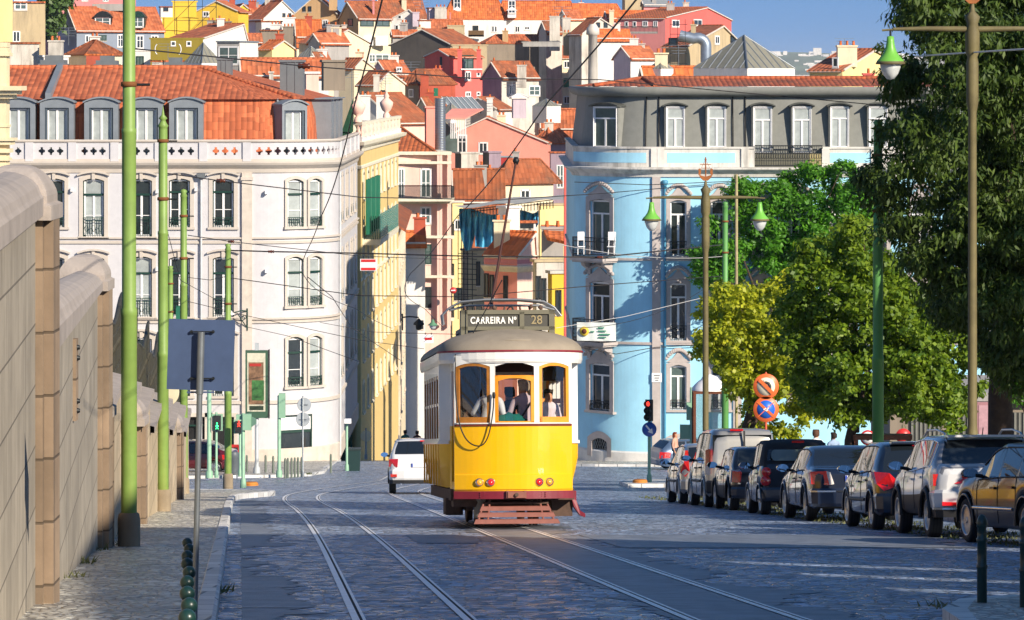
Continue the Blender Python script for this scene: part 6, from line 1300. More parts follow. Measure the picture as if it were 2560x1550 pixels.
# soffit and roof dome
foot = [FPth.pt(u, 0, .02) for u in [0] + FPth.c[1:-1] + [FPth.L]] + [Vector((.6, 8.5, 0)), Vector((-.6, 8.5, 0))]
b = MB(); rows = []
for a in xs(0, math.pi / 2 * .97, 9):
    c = math.cos(a); cyf = 1 - (1 - c) * .36; rows.append([(p.x * c, 4.3 + (p.y - 4.3) * cyf, 2.82 + .4 * math.sin(a)) for p in foot])
b.grid(rows, TRF, close=True); b.poly(rows[-1], TRF); b.poly([(p.x * .98, p.y, 2.64) for p in foot], TW); tp('roof', b)
b = MB(); b.mesh(*(lambda rr_: ([p for r_ in rr_ for p in r_], [(i * 6 + k, i * 6 + k + 1, (i + 1) * 6 + k + 1, (i + 1) * 6 + k) for i in range(len(rr_) - 1) for k in range(5)] + [tuple(range(6)), tuple(range((len(rr_) - 1) * 6, len(rr_) * 6))]))([[(-.6 * w_, y, 3.05), (-.6 * w_, y, 3.05 + .28 * w_), (-.3 * w_, y, 3.05 + .38 * w_), (.3 * w_, y, 3.05 + .38 * w_), (.6 * w_, y, 3.05 + .28 * w_), (.6 * w_, y, 3.05)] for y, w_ in ((1.45, .75), (1.6, .95), (2.0, 1), (6.6, 1), (7.2, .7))]), TRF, True)
for k in range(7):
    for s in (-1, 1): b.bb(s * .6 - .01, s * .6 + .01, 2.1 + k * .62, 2.5 + k * .62, 3.12, 3.26, DARK)
tp('clerestory', b)
b = MB()
for (a0, a1) in ((-.72, -.26), (-.22, .36), (.42, .95)):
    pts = [(x, .42 + .62 * (x / 1.1) ** 2 - .35 + (.02 if abs(x - (a0 + a1) / 2) < .2 else .06), 2.985 - .05 * (x / 1.0) ** 2) for x in xs(a0, a1, 6)]; b.tube(pts, .013, TRF, 6)
tp('rain_strip', b)
# route sign
b = MB(); y = .95
for x0, x1, z0, z1 in ((-.80, -.69, 3.03, 3.5), (.64, .735, 3.03, 3.5), (.16, .235, 3.17, 3.47), (-.80, .735, 3.43, 3.5), (-.80, .735, 3.17, 3.23)): b.bb(x0, x1, y, y + .07, z0, z1, TSG)
b.bb(-.80, .735, y + .07, y + .42, 3.47, 3.5, TSG); b.bb(-.8, -.76, y + .07, y + .42, 3.03, 3.47, TSG); b.bb(.695, .735, y + .07, y + .42, 3.03, 3.47, TSG); b.bb(-.69, .16, y + .03, y + .05, 3.23, 3.43, TPN); b.bb(.235, .64, y + .03, y + .05, 3.23, 3.43, TPN)
sg = tp('route_sign', b)
def text_mesh(s, size, m, bold=.0, ext_=.004, sx=1.0):
    cu = bpy.data.curves.new('t', 'FONT'); cu.body = s; cu.size = size; cu.extrude = ext_; cu.offset = bold; cu.space_character = 1.1 if len(s) > 4 else 1; cu.align_x = 'CENTER'; cu.align_y = 'CENTER'; o = bpy.data.objects.new('t', cu); COL.objects.link(o)
    me = bpy.data.meshes.new_from_object(o.evaluated_get(bpy.context.evaluated_depsgraph_get())); bpy.data.objects.remove(o)
    me.transform(Matrix.Rotation(R(90), 4, 'X') @ Matrix.Diagonal((sx, 1, 1, 1))); me.materials.clear(); me.materials.append(m); return me
obj('lettering', text_mesh('CARREIRA Nº', .152, M('sign_white', 'F4F2EA', rough=.6, var=.03), .004, sx=.76), sg, (-.268, y + .022, 3.327))
obj('lettering', text_mesh('28', .2, M('sign_faded_ochre', 'A0906A', rough=.7, var=.1), .001, sx=.95), sg, (.44, y + .022, 3.332))
obj('number', text_mesh('575', .095, M('navy_numerals', '2A2C4A', rough=.5, var=.05), .0, sx=1.1), tram, (.02, -.032, 2.725))
LA = M('amber_lens', (.95, .35, .03), rough=.15, var=.15, spec=.8, emit=.25); LR = M('red_lens', (.75, .02, .02), rough=.12, var=.15, spec=.8, emit=.3); CHR = M('chrome_ring', (.75, .75, .75), rough=.15, metal=1, var=0)
for x, m, nm in ((-.56, LA, 'indicator_lamp'), (-.382, LR, 'tail_lamp'), (.392, LR, 'tail_lamp'), (.56, LA, 'indicator_lamp')):
    mb = MB(); yy = .3 * (x / .95) ** 2 - .022; mb.lathe([(.068, 0), (.07, -.018), (.056, -.03)], CHR, 16, (x, yy, .715), 'y'); mb.lathe([(.054, -.02), (.04, -.045), (0, -.056)], m, 16, (x, yy, .715), 'y', caps=False); tp(nm, mb)
# bumper, fender, running gear
b = MB(); sweep(b, TPth, tu(-.94), tu(.94), [(-.2, .45), (.05, .45), (.05, .575), (-.2, .575)], TMR); bo = tp('bumper', b)
b = MB()
for cx_ in (-.52, .46):
    for dx in (-.03, .03):
        for dz in (-.032, 0, .032): b.lathe([(.012, 0), (.008, -.014)], TMR, 8, (cx_ + dx, .3 * (cx_ / .95) ** 2 - .05, .515 + dz), 'y')
b.box((.02, -.08, .515), (.28, .08, .1), TFR); b.lathe([(.035, .0), (.03, -.06)], TUN, 10, (.02, -.1, .515), 'y'); b.bb(-.14, -.1, -.1, -.04, .46, .58, TFR); b.bb(.14, .18, -.1, -.04, .46, .58, TFR); obj('coupler', b.data('coupler'), bo)
b = MB()
for z, x0, x1, yy in ((.325, -.53, .56, .12), (.225, -.57, .62, .06), (.12, -.63, .69, .0)): b.ext([(x0, yy, z), (x1, yy, z), (x1 + .03, yy - .03, z - .065), (x0 - .03, yy - .03, z - .065)], (0, .025, .01), TFR)
for x0, x1 in ((-.5, -.6), (.53, .64), (-.4, -.44), (.42, .46)): b.tube([(x0, .16, .36), (x1, .0, .06)], .018, TFR, 6)
b.tube([(-.5, .2, .38), (.55, .2, .38)], .022, TUN, 8); b.tube([(-.38, .2, .46), (-.4, .2, .36)], .02, TUN, 6); b.tube([(.42, .2, .46), (.44, .2, .36)], .02, TUN, 6); tp('lifeguard_fender', b)
b = MB(); b.ext([(.95, .9, .56), (.98, .9, .45), (1.02, .88, .3), (1.12, .86, .16), (1.2, .85, .13), (1.2, .85, .19), (1.12, .87, .24), (1.06, .9, .4), (1.06, .9, .56)], (0, .3, 0), TMR); b.bb(.66, 1.0, .95, 1.1, .15, .5, TUN); tp('step_plate', b)
b = MB(); b.bb(-1.0, 1.0, .6, 7.8, .42, .6, TUN); b.bb(-1.05, -.8, 1.3, 2.0, .2, .45, TUN); b.bb(-1.0, -.72, 2.1, 3.1, .16, .45, TUN); b.bb(-.96, -.5, .5, 1.2, .32, .47, TUN); b.bb(.6, .95, 2.0, 3.2, .18, .45, TUN)
b.bb(-.72, -.6, 1.2, 6.0, .25, .42, TUN); b.bb(.6, .72, 1.2, 6.0, .25, .42, TUN)
for x in (-.5, -.38, .3, .44): b.tube([(x, .7, .44), (x - .03, .75, .2)], .03, TUN, 6)
b.lathe([(.1, 0), (.12, .1), (.07, .25), (.1, .32)], M('air_cylinder', '8A8478', rough=.6), 10, (-.52, .55, .14)); b.tube([(.5 + .08 * math.cos(t), .6, .36 + .08 * math.sin(t)) for t in xs(0, 9, 20)], .012, IRON, 5)
tp('undercarriage', b)
for yy in (2.45, 5.2):
    for s in (-1, 1):
        b = MB(); b.lathe([(.0, -.05), (.2, -.05), (.34, -.06), (.36, -.05), (.36, -.02), (.33, 0), (.33, .05), (0, .05)], TUN, 24, (s * .45, yy, .34), 'x', caps=False); tp('wheel', b)
    b = MB(); b.tube([(-.5, yy, .34), (.5, yy, .34)], .05, TUN, 8); tp('axle', b)
for x in (-.45, .45):
    b = MB(); b.lathe([(0, -.045), (.2, -.05), (.32, -.05), (.33, -.04), (.33, .03), (.3, .04), (0, .05)], M('wheel_steel', '4A3C34', rough=.5, metal=.4, var=.3), 24, (x, 1.75, .33), 'x', caps=False); tp('wheel', b)
# interior
b = MB(); INT = M('tram_interior_wood', '4A2A14', rough=.5, var=.25, scale=5); b.bb(-.93, .93, .35, 7.1, .68, .72, TUN); b.bb(-.93, -.35, 1.42, 1.46, .72, 2.6, INT); b.bb(.4, .93, 1.42, 1.46, .72, 1.65, INT); b.bb(.4, .93, 1.42, 1.46, 2.35, 2.6, INT); b.bb(-.93, .93, 1.42, 1.46, 2.5, 2.64, INT); b.bb(.86, .93, 1.41, 1.45, 1.65, 2.35, TWO2); b.bb(.4, .45, 1.41, 1.45, 1.65, 2.35, TWO2); b.bb(.62, .67, 1.41, 1.45, 1.65, 2.35, TWO2)
b.bb(.5, .85, 1.38, 1.41, 1.98, 2.06, TWO2)
for k in range(5):
    for s in (-1, 1): b.bb(s * .55 - .35, s * .55 + .35, 2.2 + k * .9, 2.28 + k * .9, 1.1, 1.65, INT); b.bb(s * .55 - .35, s * .55 + .35, 2.2 + k * .9, 2.65 + k * .9, 1.08, 1.14, INT)
b.lathe([(.16, .72), (.14, 1.5), (.18, 1.62), (.18, 1.68), (.02, 1.7)], IRON, 14, (.66, .62, 0)); b.tube([(.66, .62, 1.7), (.72, .5, 1.75), (.72, .42, 1.75)], .014, CHR, 6); tp('interior', b)
# roof gear
b = MB(); GR = M('roof_gear_grey', '8E9296', rough=.4, metal=.5, var=.15)
for dy in (0, .25, .5):
    b.tube([(-1.0, 2.6 + dy, 3.32), (-1.02, 2.6 + dy, 3.48), (-.9, 2.6 + dy, 3.6), (-.72, 2.6 + dy, 3.70), (-.3, 2.6 + dy, 3.735), (.3, 2.6 + dy, 3.735), (.68, 2.6 + dy, 3.70), (.86, 2.6 + dy, 3.6), (.97, 2.6 + dy, 3.46)], .018, GR, 6)
b.bb(-.7, .7, 2.7, 3.2, 3.5, 3.53, TUN)
rr = random.Random(4)
for k in range(9): x = -.62 + k * .155; b.tube([(x, 2.6, 3.44), (x + rr.uniform(-.05, .05), 2.65, 3.62)], .018, TUN, 5); b.lathe([(.0, -.04), (.045, 0), (0, .05)], TUN, 8, (x, 2.6, 3.5 + rr.uniform(0, .12)))
b.tube([(-.9, 2.8, 3.56), (-.6, 2.8, 3.64), (.6, 2.8, 3.64), (.9, 2.8, 3.56)], .02, GR, 6); b.tube([(.1 + .06 * math.cos(t), 2.3, 3.5 + .1 * math.sin(t)) for t in xs(0, 3.3, 7)], .012, IRON, 5)
tp('roof_gear', b)
MT = Matrix.Translation(tram.location) @ tram.rotation_euler.to_matrix().to_4x4() @ Matrix.Scale(TS, 4); MI = MT.inverted()
pole_top = MI @ P(1290, 402, 68.2); b = MB(); b.tube([(-.2, 3.1, 3.5), tuple(pole_top)], [.028, .018], M('trolley_pole_brown', '4A2A20', rough=.5), 8); b.lathe([(.0, -.06), (.07, -.03), (.07, .03), (0, .06)], IRON, 10, tuple(pole_top), 'x'); b.lathe([(.12, 3.42), (.1, 3.56), (.05, 3.6)], TUN, 12, (-.2, 3.1, 0)); tp('trolley_pole', b)
b = MB(); q = [(-.93, .25, 2.62), (-.94, .22, 2.3), (-.9, .2, 1.8), (-.85, .15, 1.55), (-.75, .08, 1.36), (-.6, .02, 1.28), (-.48, .0, 1.32), (-.4, -.02, 1.5), (-.34, -.02, 1.85), (-.33, -.02, 2.06)]
qs = smooth([tuple(v) for v in q], 2); b.tube(qs, .011, IRON, 6); b.tube([tuple(MI @ P(1255, 700, 63)), (-.62, .8, 3.1), (-.93, .3, 2.75), (-.93, .25, 2.62)], .009, IRON, 5); b.lathe([(.02, -.05), (.03, 0), (.02, .05)], IRON, 8, (-.33, -.04, 2.1)); tp('trolley_rope', b)
# coat on the sill and the people on the platform
mb = MB(); rows = [[(x, .12 + .2 * t, 1.7 + .14 * math.sin(math.pi * t) * (1 - ((x + .05) / .3) ** 2) + .02 * math.sin(x * 40 + t * 9)) for x in xs(-.3, .22, 12)] for t in xs(0, 1, 6)]
mb.grid(rows, M('teal_cloth', '0E6A62', rough=.9, var=.2, scale=8)); co = mb.build('folded_coat', loc=tuple(MT @ Vector((0, .02, -.02))), rz=R(3.8), label='teal coat folded on the sill inside the middle tram window', cat='coat'); co.scale = (TS, TS, TS); co.rotation_euler = tram.rotation_euler
def inside(x, y): v = MT @ Vector((x, y, .735)); return tuple(v)
person('passenger in a white shirt leaning left on the tram platform, seen from behind', inside(-.42, .62), R(155), ('DDE2EA', '2A3040'), h=1.74, lean=.42, hair='5A4632', arms={-1: [(-.3, -.05, 1.12), (-.3, -.3, 1.0)], 1: [(.33, -.15, 1.1), (.3, -.4, 1.05)]})
person('balding passenger in a pale pink shirt with a dark bag strap on the tram platform', inside(.2, .55), R(200), ('CDB8C2', '3A3A44'), h=1.7, lean=.12, hair='B8A48C', arms={-1: [(-.26, -.05, 1.12), (-.3, -.25, .98)], 1: [(.27, -.05, 1.15), (.4, -.28, 1.12)]}, strap=True)
person('dark-clothed passenger standing in the doorway inside the tram', inside(.03, 1.75), R(190), ('1C1C22', '1C1C22'), h=1.6, hair='1A1410')
person('driver in a pale shirt reaching for the controller behind the right tram window', inside(.62, 1.12), R(20), ('D8C8CC', '2A2C3C'), h=1.55, hair='3A2C20', arms={-1: [(-.24, -.1, 1.12), (-.05, -.36, 1.08)], 1: [(.22, -.12, 1.1), (.1, -.4, 1.06)]})
person('passenger in a striped summer top sitting by the side window of the tram', inside(-.75, 2.6), R(120), ('C8A08C', '2A3040'), h=1.4, hair='2A1C12')
# ================================================================== CARS
def crv(K, y):
    if y <= K[0][0]: return K[0][1]
    for i in range(len(K) - 1):
        (a, va), (b, vb) = K[i], K[i + 1]
        if y <= b:
            t = (y - a) / (b - a)
            def sl(j):
                if j <= 0 or j >= len(K) - 1: return 0 if len(K) > 2 else (vb - va) / (b - a)
                d0 = (K[j][1] - K[j - 1][1]) / (K[j][0] - K[j - 1][0]); d1 = (K[j + 1][1] - K[j][1]) / (K[j + 1][0] - K[j][0])
                return 0 if d0 * d1 <= 0 else 2 * d0 * d1 / (d0 + d1)
            m0, m1 = sl(i) * (b - a), sl(i + 1) * (b - a)
            return va * (2 * t ** 3 - 3 * t ** 2 + 1) + m0 * (t ** 3 - 2 * t * t + t) + vb * (-2 * t ** 3 + 3 * t * t) + m1 * (t ** 3 - t * t)
    return K[-1][1]
def paint(name, col, metal=.3, rough=.3): return M('paint_' + name, col, rough=rough, metal=metal, var=.03, coat=1.0, scale=1, spec=.6)
BLKT = M('black_trim', (.02, .02, .022), rough=.55, var=.1); ALU = M('alloy_wheel', (.55, .56, .57), rough=.3, metal=.9, var=.05); PLT = M('number_plate', 'E4E6E8', rough=.5, var=.02); PLB = M('plate_blue', '1B3FA0', rough=.5, var=.02); RLENS = M('red_tail_lens', (.75, .012, .012), rough=.12, var=.25, scale=12, spec=.9, coat=.5); CLENS = M('clear_lens', (.75, .68, .62), rough=.15, var=.2, scale=12, spec=.9)
def wheel_mesh(r, spokes, style, w=.2):
    key = ('wheel', r, spokes, style)
    if key in WC: return WC[key]
    a = MB(); a.lathe([(r * .66, -w / 2 + .02), (r * .7, -w / 2), (r * .92, -w / 2), (r * .985, -w / 2 + .025), (r, -w / 2 + .05), (r, w / 2 - .05), (r * .985, w / 2 - .02), (r * .9, w / 2), (r * .6, w / 2)], RUB, 32, ax='x', caps=False)
    for k in range(1, 4): x = -w / 2 + w * k / 4; a.lathe([(r + .001, x - .006), (r + .002, x - .005), (r + .002, x + .005), (r + .001, x + .006)], DARK, 32, ax='x', caps=False)
    b = MB(); ro = r * .68; b.lathe([(ro, -w / 2 + .005), (ro + .012, -w / 2 - .002), (ro - .012, -w / 2), (ro - .03, -w / 2 + .05), (ro - .03, .03)], ALU, 32, ax='x', caps=False); b.lathe([(0, -.01), (ro - .03, 0), (ro - .03, .01)], BLKT, 20, ax='x', caps=False)
    b.lathe([(0, -w / 2 + .01), (.05, -w / 2 + .012), (.06, -w / 2 + .04), (.06, .0)], ALU, 14, ax='x', caps=False)
    for k in range(spokes):
        t = 2 * math.pi * k / spokes; c, s_ = math.cos(t), math.sin(t); ws = {'thin': .018, 'wide': .045, 'disc': .06}[style]
        q = [(-w / 2 + .015, .04, -ws), (-w / 2 + .015, .04, ws), (-w / 2 + .02, ro - .02, ws * (1.2 if style != 'disc' else 1.5)), (-w / 2 + .02, ro - .02, -ws * (1.2 if style != 'disc' else 1.5))]
        b.ext([(x, u * c - v * s_, u * s_ + v * c) for x, u, v in q], (.03, 0, 0), ALU)
    WC[key] = (a.data('tyre'), b.data('rim')); return WC[key]
def car(label, wheel_px_d, x_w, sp, rz=R(4.07), name='parked_car', group='cars parked in a row under the trees', cat='car', slope=True):
    L, W, H, ro, wb, r = sp['L'], sp['W'] / 2, sp['H'], sp['ro'], sp['wb'], sp['r']; col = sp['col']
    hx = Vector((-math.sin(rz), math.cos(rz), 0)); sx_ = Vector((math.cos(rz), math.sin(rz), 0))
    o_ = Vector((x_w, wheel_px_d, 0)) - hx * ro + sx_ * (W - .1); o_.z = gz(wheel_px_d) + .0994 * ro * math.cos(rz)
    t = thing(name, label, cat, tuple(o_), rz, group)
    if slope: t.rotation_euler = (-math.atan(.0994) * math.cos(rz), 0, rz)
    S0 = sp.get('sill', .24); ra = r + .055; yw = (ro, ro + wb)
    T = sp['top']; B_ = sp['belt']; Wd = [(0, .80), (.05, .90), (.16, .97), (.45, 1), (L * .5, 1), (L - .6, .97), (L - .15, .86), (L, .62)]
    ys = {round(v, 3) for v in xs(.16, L - .15, int(L / .16))} | {0, .02, .05, .1, L - .06, L}
    for q in yw: ys |= {round(q + ra * math.sin(a), 3) for a in xs(-math.pi / 2, math.pi / 2, 12)} | {round(q - ra - .01, 3), round(q + ra + .01, 3)}
    for a, b in sp['side'] + [sp['rear'], sp['front']]: ys |= {round(a, 3), round(b, 3)}
    ys = sorted(y for y in ys if 0 <= y <= L)
    def sec(y):
        s_ = S0 + (.1 * max(0, 1 - y / .25) if y < .25 else 0)
        for q in yw:
            if abs(y - q) < ra: s_ = max(s_, r - .0 + math.sqrt(max(0, ra * ra - (y - q) ** 2)))
        b, tp_ = crv(B_, y), crv(T, y); w = W * crv(Wd, y); g = max(0, min(1, (tp_ - b) / .38)); s_ = min(s_, b - .06); tum = sp.get('tum', .17)
        return [(0, s_), (w * .9, s_), (w * .985, s_ + min(.07, (b - s_) * .3)), (w, s_ + (b - s_) * .45), (w * .99, s_ + (b - s_) * .78), (w * .955, b), (w * (.955 - tum * g), b + (tp_ - b) * .84), (w * (.88 - tum * g), b + (tp_ - b) * .955), (w * .45, tp_ - .005), (0, tp_)]
    S = [sec(y) for y in ys]; n = 10
    bm = {k: MB() for k in ('body', 'side_window', 'rear_window', 'windscreen', 'underbody')}; RC = sp.get('roofcol'); lower = sp.get('cladding')
    def V(i, j, sd): return (sd * S[i][j][0], ys[i], S[i][j][1])
    sw = {}
    for i in range(len(ys) - 1):
        ym = (ys[i] + ys[i + 1]) / 2
        for sd in (-1, 1):
            for j in range(n - 1):
                q = [V(i, j, sd), V(i + 1, j, sd), V(i + 1, j + 1, sd), V(i, j + 1, sd)]; q = q if sd > 0 else q[::-1]
                if j == 0: bm['underbody'].poly(q, DARK); continue
                if j == 5 and any(a < ym < b for a, b in sp['side']):
                    k = next(k for k, (a, b) in enumerate(sp['side']) if a < ym < b); sw.setdefault((sd, k), MB()).poly(q, CARG, True); continue
                if j >= 7 and sp['rear'][0] < ym < sp['rear'][1]: bm['rear_window'].poly(q, CARG, True); continue
                if j >= 6 and sp['front'][0] < ym < sp['front'][1]: bm['windscreen'].poly(q, CARG, True); continue
                m = col
                if RC and j >= 5 and crv(T, ym) - crv(B_, ym) > .1: m = RC
                if lower and (j in (1, 2) if not any(abs(ym - q_) < ra + .05 for q_ in yw) else j == 1): m = lower
                bm['body'].poly(q, m, True)
    bm['body'].poly([V(0, j, 1) for j in range(1, n)] + [V(0, j, -1) for j in range(n - 2, 0, -1)], col); bm['body'].poly([V(len(ys) - 1, j, 1) for j in range(1, n)] + [V(len(ys) - 1, j, -1) for j in range(n - 2, 0, -1)], col)
    for k, mb in bm.items():
        if mb.f: obj(k, mb.data(k, merge=True), t)
    for (sd, k), mb in sw.items():
        o = obj('side_window', mb.data('side_window', merge=True), t)
    # seams, sills, trims
    b = MB()
    for y in sp.get('seams', []):
        c = sec(y); w = MB()
        for sd in (-1, 1): b.tube([(sd * (c[j][0] + .002), y, c[j][1]) for j in range(2, 6)], .006, BLKT, 4, caps=False)
    for sd in (-1, 1):
        for a, b2 in sp['side']:
            pts = [(sd * (sec(y)[5][0] + .004), y, sec(y)[5][1] + .005) for y in xs(a, b2, 5)]; b.tube(pts, .013, sp.get('trim', BLKT), 5)
            pts = [(sd * (sec(y)[6][0] + .004), y, sec(y)[6][1] + .003) for y in xs(a, b2, 5)]; b.tube(pts, .012, sp.get('trim2', BLKT), 5)
        if sp.get('strip'): b.tube([(sd * (sec(y)[3][0] + .005), y, sp['strip']) for y in xs(ro + ra + .1, ro + wb - ra - .05, 5)], .03, sp.get('stripm', BLKT), 6)
        for q in yw: b.tube([(sd * (W * crv(Wd, q) + .008), q + (ra) * math.cos(a), r + (ra) * math.sin(a)) for a in xs(-.1, math.pi + .1, 14)], sp.get('lip', .02), lower or col, 6)
    obj('trim', b.data('trim'), t)
    for y in sp.get('handles', []):
        for sd in (-1, 1): b = MB(); c = sec(y); b.box((sd * (c[4][0] + .02), y, c[4][1] + .02), (.03, .2, .035), sp.get('handlem', col)); obj('door_handle', b.data('door_handle'), t)
    for q in yw:
        for sd in (-1, 1):
            ty, rm = wheel_mesh(r, sp.get('spokes', 7), sp.get('wstyle', 'wide')); w_ = obj('wheel', None, t, (sd * (W - .12), q, r), 0 if sd < 0 else math.pi); obj('tyre', ty, w_); obj('rim', rm, w_)
    # rear bumper, lamps, plate
    zb_ = sp.get('bump', (.34, .62)); b = MB(); P_ = Path([(-W * .965, .5), (-W * .96, .12), (-W * .86, .0), (-W * .5, -.055), (W * .5, -.055), (W * .86, .0), (W * .96, .12), (W * .965, .5)]); sweep(b, P_, 0, P_.L, [(-.08, zb_[0]), (.0, zb_[0]), (.03, zb_[0] + .06), (.035, zb_[1] - .05), (.01, zb_[1]), (-.08, zb_[1])], sp.get('bumpcol', col), sm=False)
    if sp.get('bumpcol2'): sweep(b, P_, 0, P_.L, [(-.06, zb_[0] - .1), (.0, zb_[0] - .1), (.02, zb_[0] + .01), (-.06, zb_[0] + .01)], sp['bumpcol2'])
    if sp.get('chrome'): sweep(b, P_, .3, P_.L - .3, [(.03, sp['chrome']), (.045, sp['chrome']), (.045, sp['chrome'] + .03), (.03, sp['chrome'] + .03)], CHR)
    obj('bumper', b.data('bumper'), t)
    for sd in (-1, 1):
        for k, (shape, m, y0, dep) in enumerate(sp['lamps']):
            b = MB()
            if shape[0] == 'round': b.lathe([(shape[3] + .012, .03), (shape[3] + .012, -.005), (shape[3], -.02)], CHR if m is RLENS and sp.get('ring') else m, 18, (sd * shape[1] * W, y0, shape[2]), 'y'); b.lathe([(shape[3], -.018), (shape[3] * .7, -.035), (0, -.042)], m, 18, (sd * shape[1] * W, y0, shape[2]), 'y', caps=False)
            else: b.ext([(sd * x * W * 1.02, y0 - .035 + (0 if x < .8 else .5 * (x - .8) if x < .9 else .05 + 1.57 * (x - .9) if x < .97 else .16 + 4 * (x - .97)), z) for x, z in shape], (0, dep + .03, 0), m)
            obj('tail_lamp', b.data('tail_lamp'), t)
    if sp.get('plate'):
        x, z, y = sp['plate']; b = MB(); b.box((x, y, z), (.52, .012, .115), PLT); b.box((x - .24, y - .008, z), (.04, .008, .11), PLB); obj('number_plate', b.data('number_plate'), t)
    if sp.get('stop'): x0, x1, z, y = sp['stop']; b = MB(); b.box(((x0 + x1) / 2, y, z), (x1 - x0, .04, .045), RLENS); obj('brake_light', b.data('brake_light'), t)
    ym = sp.get('mirror')
    if ym:
        for sd in (-1, 1):
            b = MB(); c = sec(ym); x = c[5][0]; z = c[5][1] + .1; b.tube([(sd * (x - .02), ym, z - .05), (sd * (x + .1), ym - .02, z - .03)], .03, BLKT, 6)
            V_ = [(sd * (x + .17) + .115 * math.cos(a), ym + dy, z + (.075 if sp.get('mround') else .07) * math.sin(a)) for dy, s_ in ((-.03, 1), (.08, .7)) for a in xs(0, 2 * math.pi, 14)[:-1]]
            b.mesh(V_, [(i, (i + 1) % 14, 14 + (i + 1) % 14, 14 + i) for i in range(14)] + [tuple(range(14, 28))], sp.get('mirm', col), True); mo = obj('door_mirror', b.data('door_mirror'), t)
            b = MB(); b.mesh([(x_ * 1 - 0, y_ - .002, z_) for x_, y_, z_ in V_[:14]], [tuple(range(14))], M('mirror_glass', (.5, .6, .7), rough=.03, metal=1, var=0)); obj('mirror_glass', b.data('mirror_glass'), mo)
    if sp.get('rails'):
        for sd in (-1, 1): b = MB(); b.tube([(sd * W * .66, y, crv(T, y) + dz) for y, dz in ((.55, 0), (.75, .06), (1.4, .075), (2.2, .07), (2.5, .0))], .018, ALU, 6); obj('roof_rail', b.data('roof_rail'), t)
    if sp.get('spoiler'): y, z, w = sp['spoiler']; b = MB(); b.box((0, y, z), (2 * w, .22, .035), sp.get('spoilm', col)); obj('spoiler', b.data('spoiler'), t)
    if sp.get('exhaust'): x = sp['exhaust']; b = MB(); b.lathe([(.035, 0), (.04, -.06), (.03, -.06)], CHR, 12, (x, .0, .28), 'y'); obj('exhaust', b.data('exhaust'), t)
    if sp.get('aerial'): y, z = sp['aerial']; b = MB(); b.tube([(0, y, z), (0, y - .08, z + .12)], .008, BLKT, 5); obj('aerial', b.data('aerial'), t)
    if sp.get('seats', True):
        b = MB(); zb = crv(B_, L * .5)
        for s in (-.36, .36): b.box((s, sp['front'][0] - 1.0, zb + .18), (.26, .1, .24), BLKT, top=.8)
        obj('headrests', b.data('headrests'), t)
    return t
DKM = paint('midnight_blue', (.008, .014, .032), .2, .25)
suv = dict(L=4.25, W=1.82, H=1.6, ro=.82, wb=2.6, r=.34, sill=.34, col=paint('pearl_white', (.66, .66, .66), .0, .3), top=[(0, .98), (.06, 1.08), (.16, 1.12), (.3, 1.2), (.5, 1.42), (.66, 1.53), (1.2, 1.58), (2.0, 1.59), (2.6, 1.55), (2.9, 1.42), (3.35, 1.1), (3.9, 1.0), (4.25, .75)], belt=[(0, .95), (.2, 1.06), (.6, 1.09), (2, 1.02), (3.2, .98), (3.9, .9), (4.25, .7)], side=[(.62, 1.02), (1.08, 1.8), (1.88, 2.75)], rear=(.2, .6), front=(2.85, 3.35), lamps=[([(.98, .98), (.98, .8), (.55, .84), (.34, .95), (.36, .99)], RLENS, -.02, .25), ([(.88, .56), (.88, .5), (.6, .5), (.58, .55)], RLENS, -.1, .05)], mirror=2.75, mirm=BLKT, cladding=BLKT, lip=.035, bump=(.42, .74), bumpcol2=BLKT, chrome=.44, rails=True, spoiler=(.56, 1.56, .62), roofcol=paint('grey_roof', (.25, .25, .26), .2, .3), spokes=10, wstyle='thin', seams=[1.05, 1.84, 2.8], handles=[1.25, 2.05], handlem=CHR, aerial=(.8, 1.57), trim=CHR, trim2=CHR)
hatch = dict(L=4.0, W=1.7, H=1.49, ro=.72, wb=2.57, r=.31, col=paint('blue_black', (.01, .016, .032)), top=[(0, .86), (.05, .93), (.14, .97), (.3, 1.12), (.5, 1.36), (.68, 1.45), (1.2, 1.49), (1.9, 1.49), (2.4, 1.44), (2.8, 1.24), (3.15, 1.0), (3.7, .88), (4.0, .62)], belt=[(0, .84), (.2, .94), (.7, .98), (2, .93), (3.1, .88), (3.7, .8), (4.0, .58)], side=[(.78, .98), (1.02, 1.62), (1.7, 2.62)], rear=(.16, .62), front=(2.45, 3.1), lamps=[([(.99, .98), (.96, .78), (.84, .66), (.66, .72), (.62, .86), (.74, .96)], RLENS, -.01, .3)], mirror=2.6, mirm=M('blue_shell', (.03, .07, .13), rough=.15, coat=1), spokes=12, wstyle='thin', seams=[1.0, 1.66, 2.7], handles=[1.15, 1.85], strip=.5, bump=(.3, .62), stop=(-.14, .14, 1.43, .56), spoiler=(.6, 1.455, .5))
sedan = dict(L=4.7, W=1.78, H=1.42, ro=.98, wb=2.75, r=.32, col=paint('dark_navy', (.012, .02, .045)), top=[(0, .88), (.06, .97), (.2, 1.0), (.62, 1.03), (.9, 1.14), (1.35, 1.36), (1.7, 1.42), (2.4, 1.42), (2.75, 1.36), (3.3, 1.05), (4.1, .92), (4.7, .62)], belt=[(0, .86), (.3, .93), (1.2, .95), (2.6, .9), (3.6, .84), (4.3, .76), (4.7, .58)], side=[(1.18, 1.34), (1.38, 2.05), (2.13, 2.95)], rear=(.66, 1.42), front=(2.78, 3.3), lamps=[([(.98, .93), (.97, .7), (.62, .68), (.68, .94)], RLENS, -.015, .22), ([(.62, .68), (.52, .7), (.6, .92), (.68, .94)], CLENS, -.02, .05)], mirror=2.9, mirm=M('blue_shell', (.03, .07, .13)), mround=True, spokes=14, wstyle='thin', seams=[1.34, 2.1, 3.0], handles=[1.5, 2.25], bump=(.28, .62), chrome=.55, plate=(0, .8, -.015))
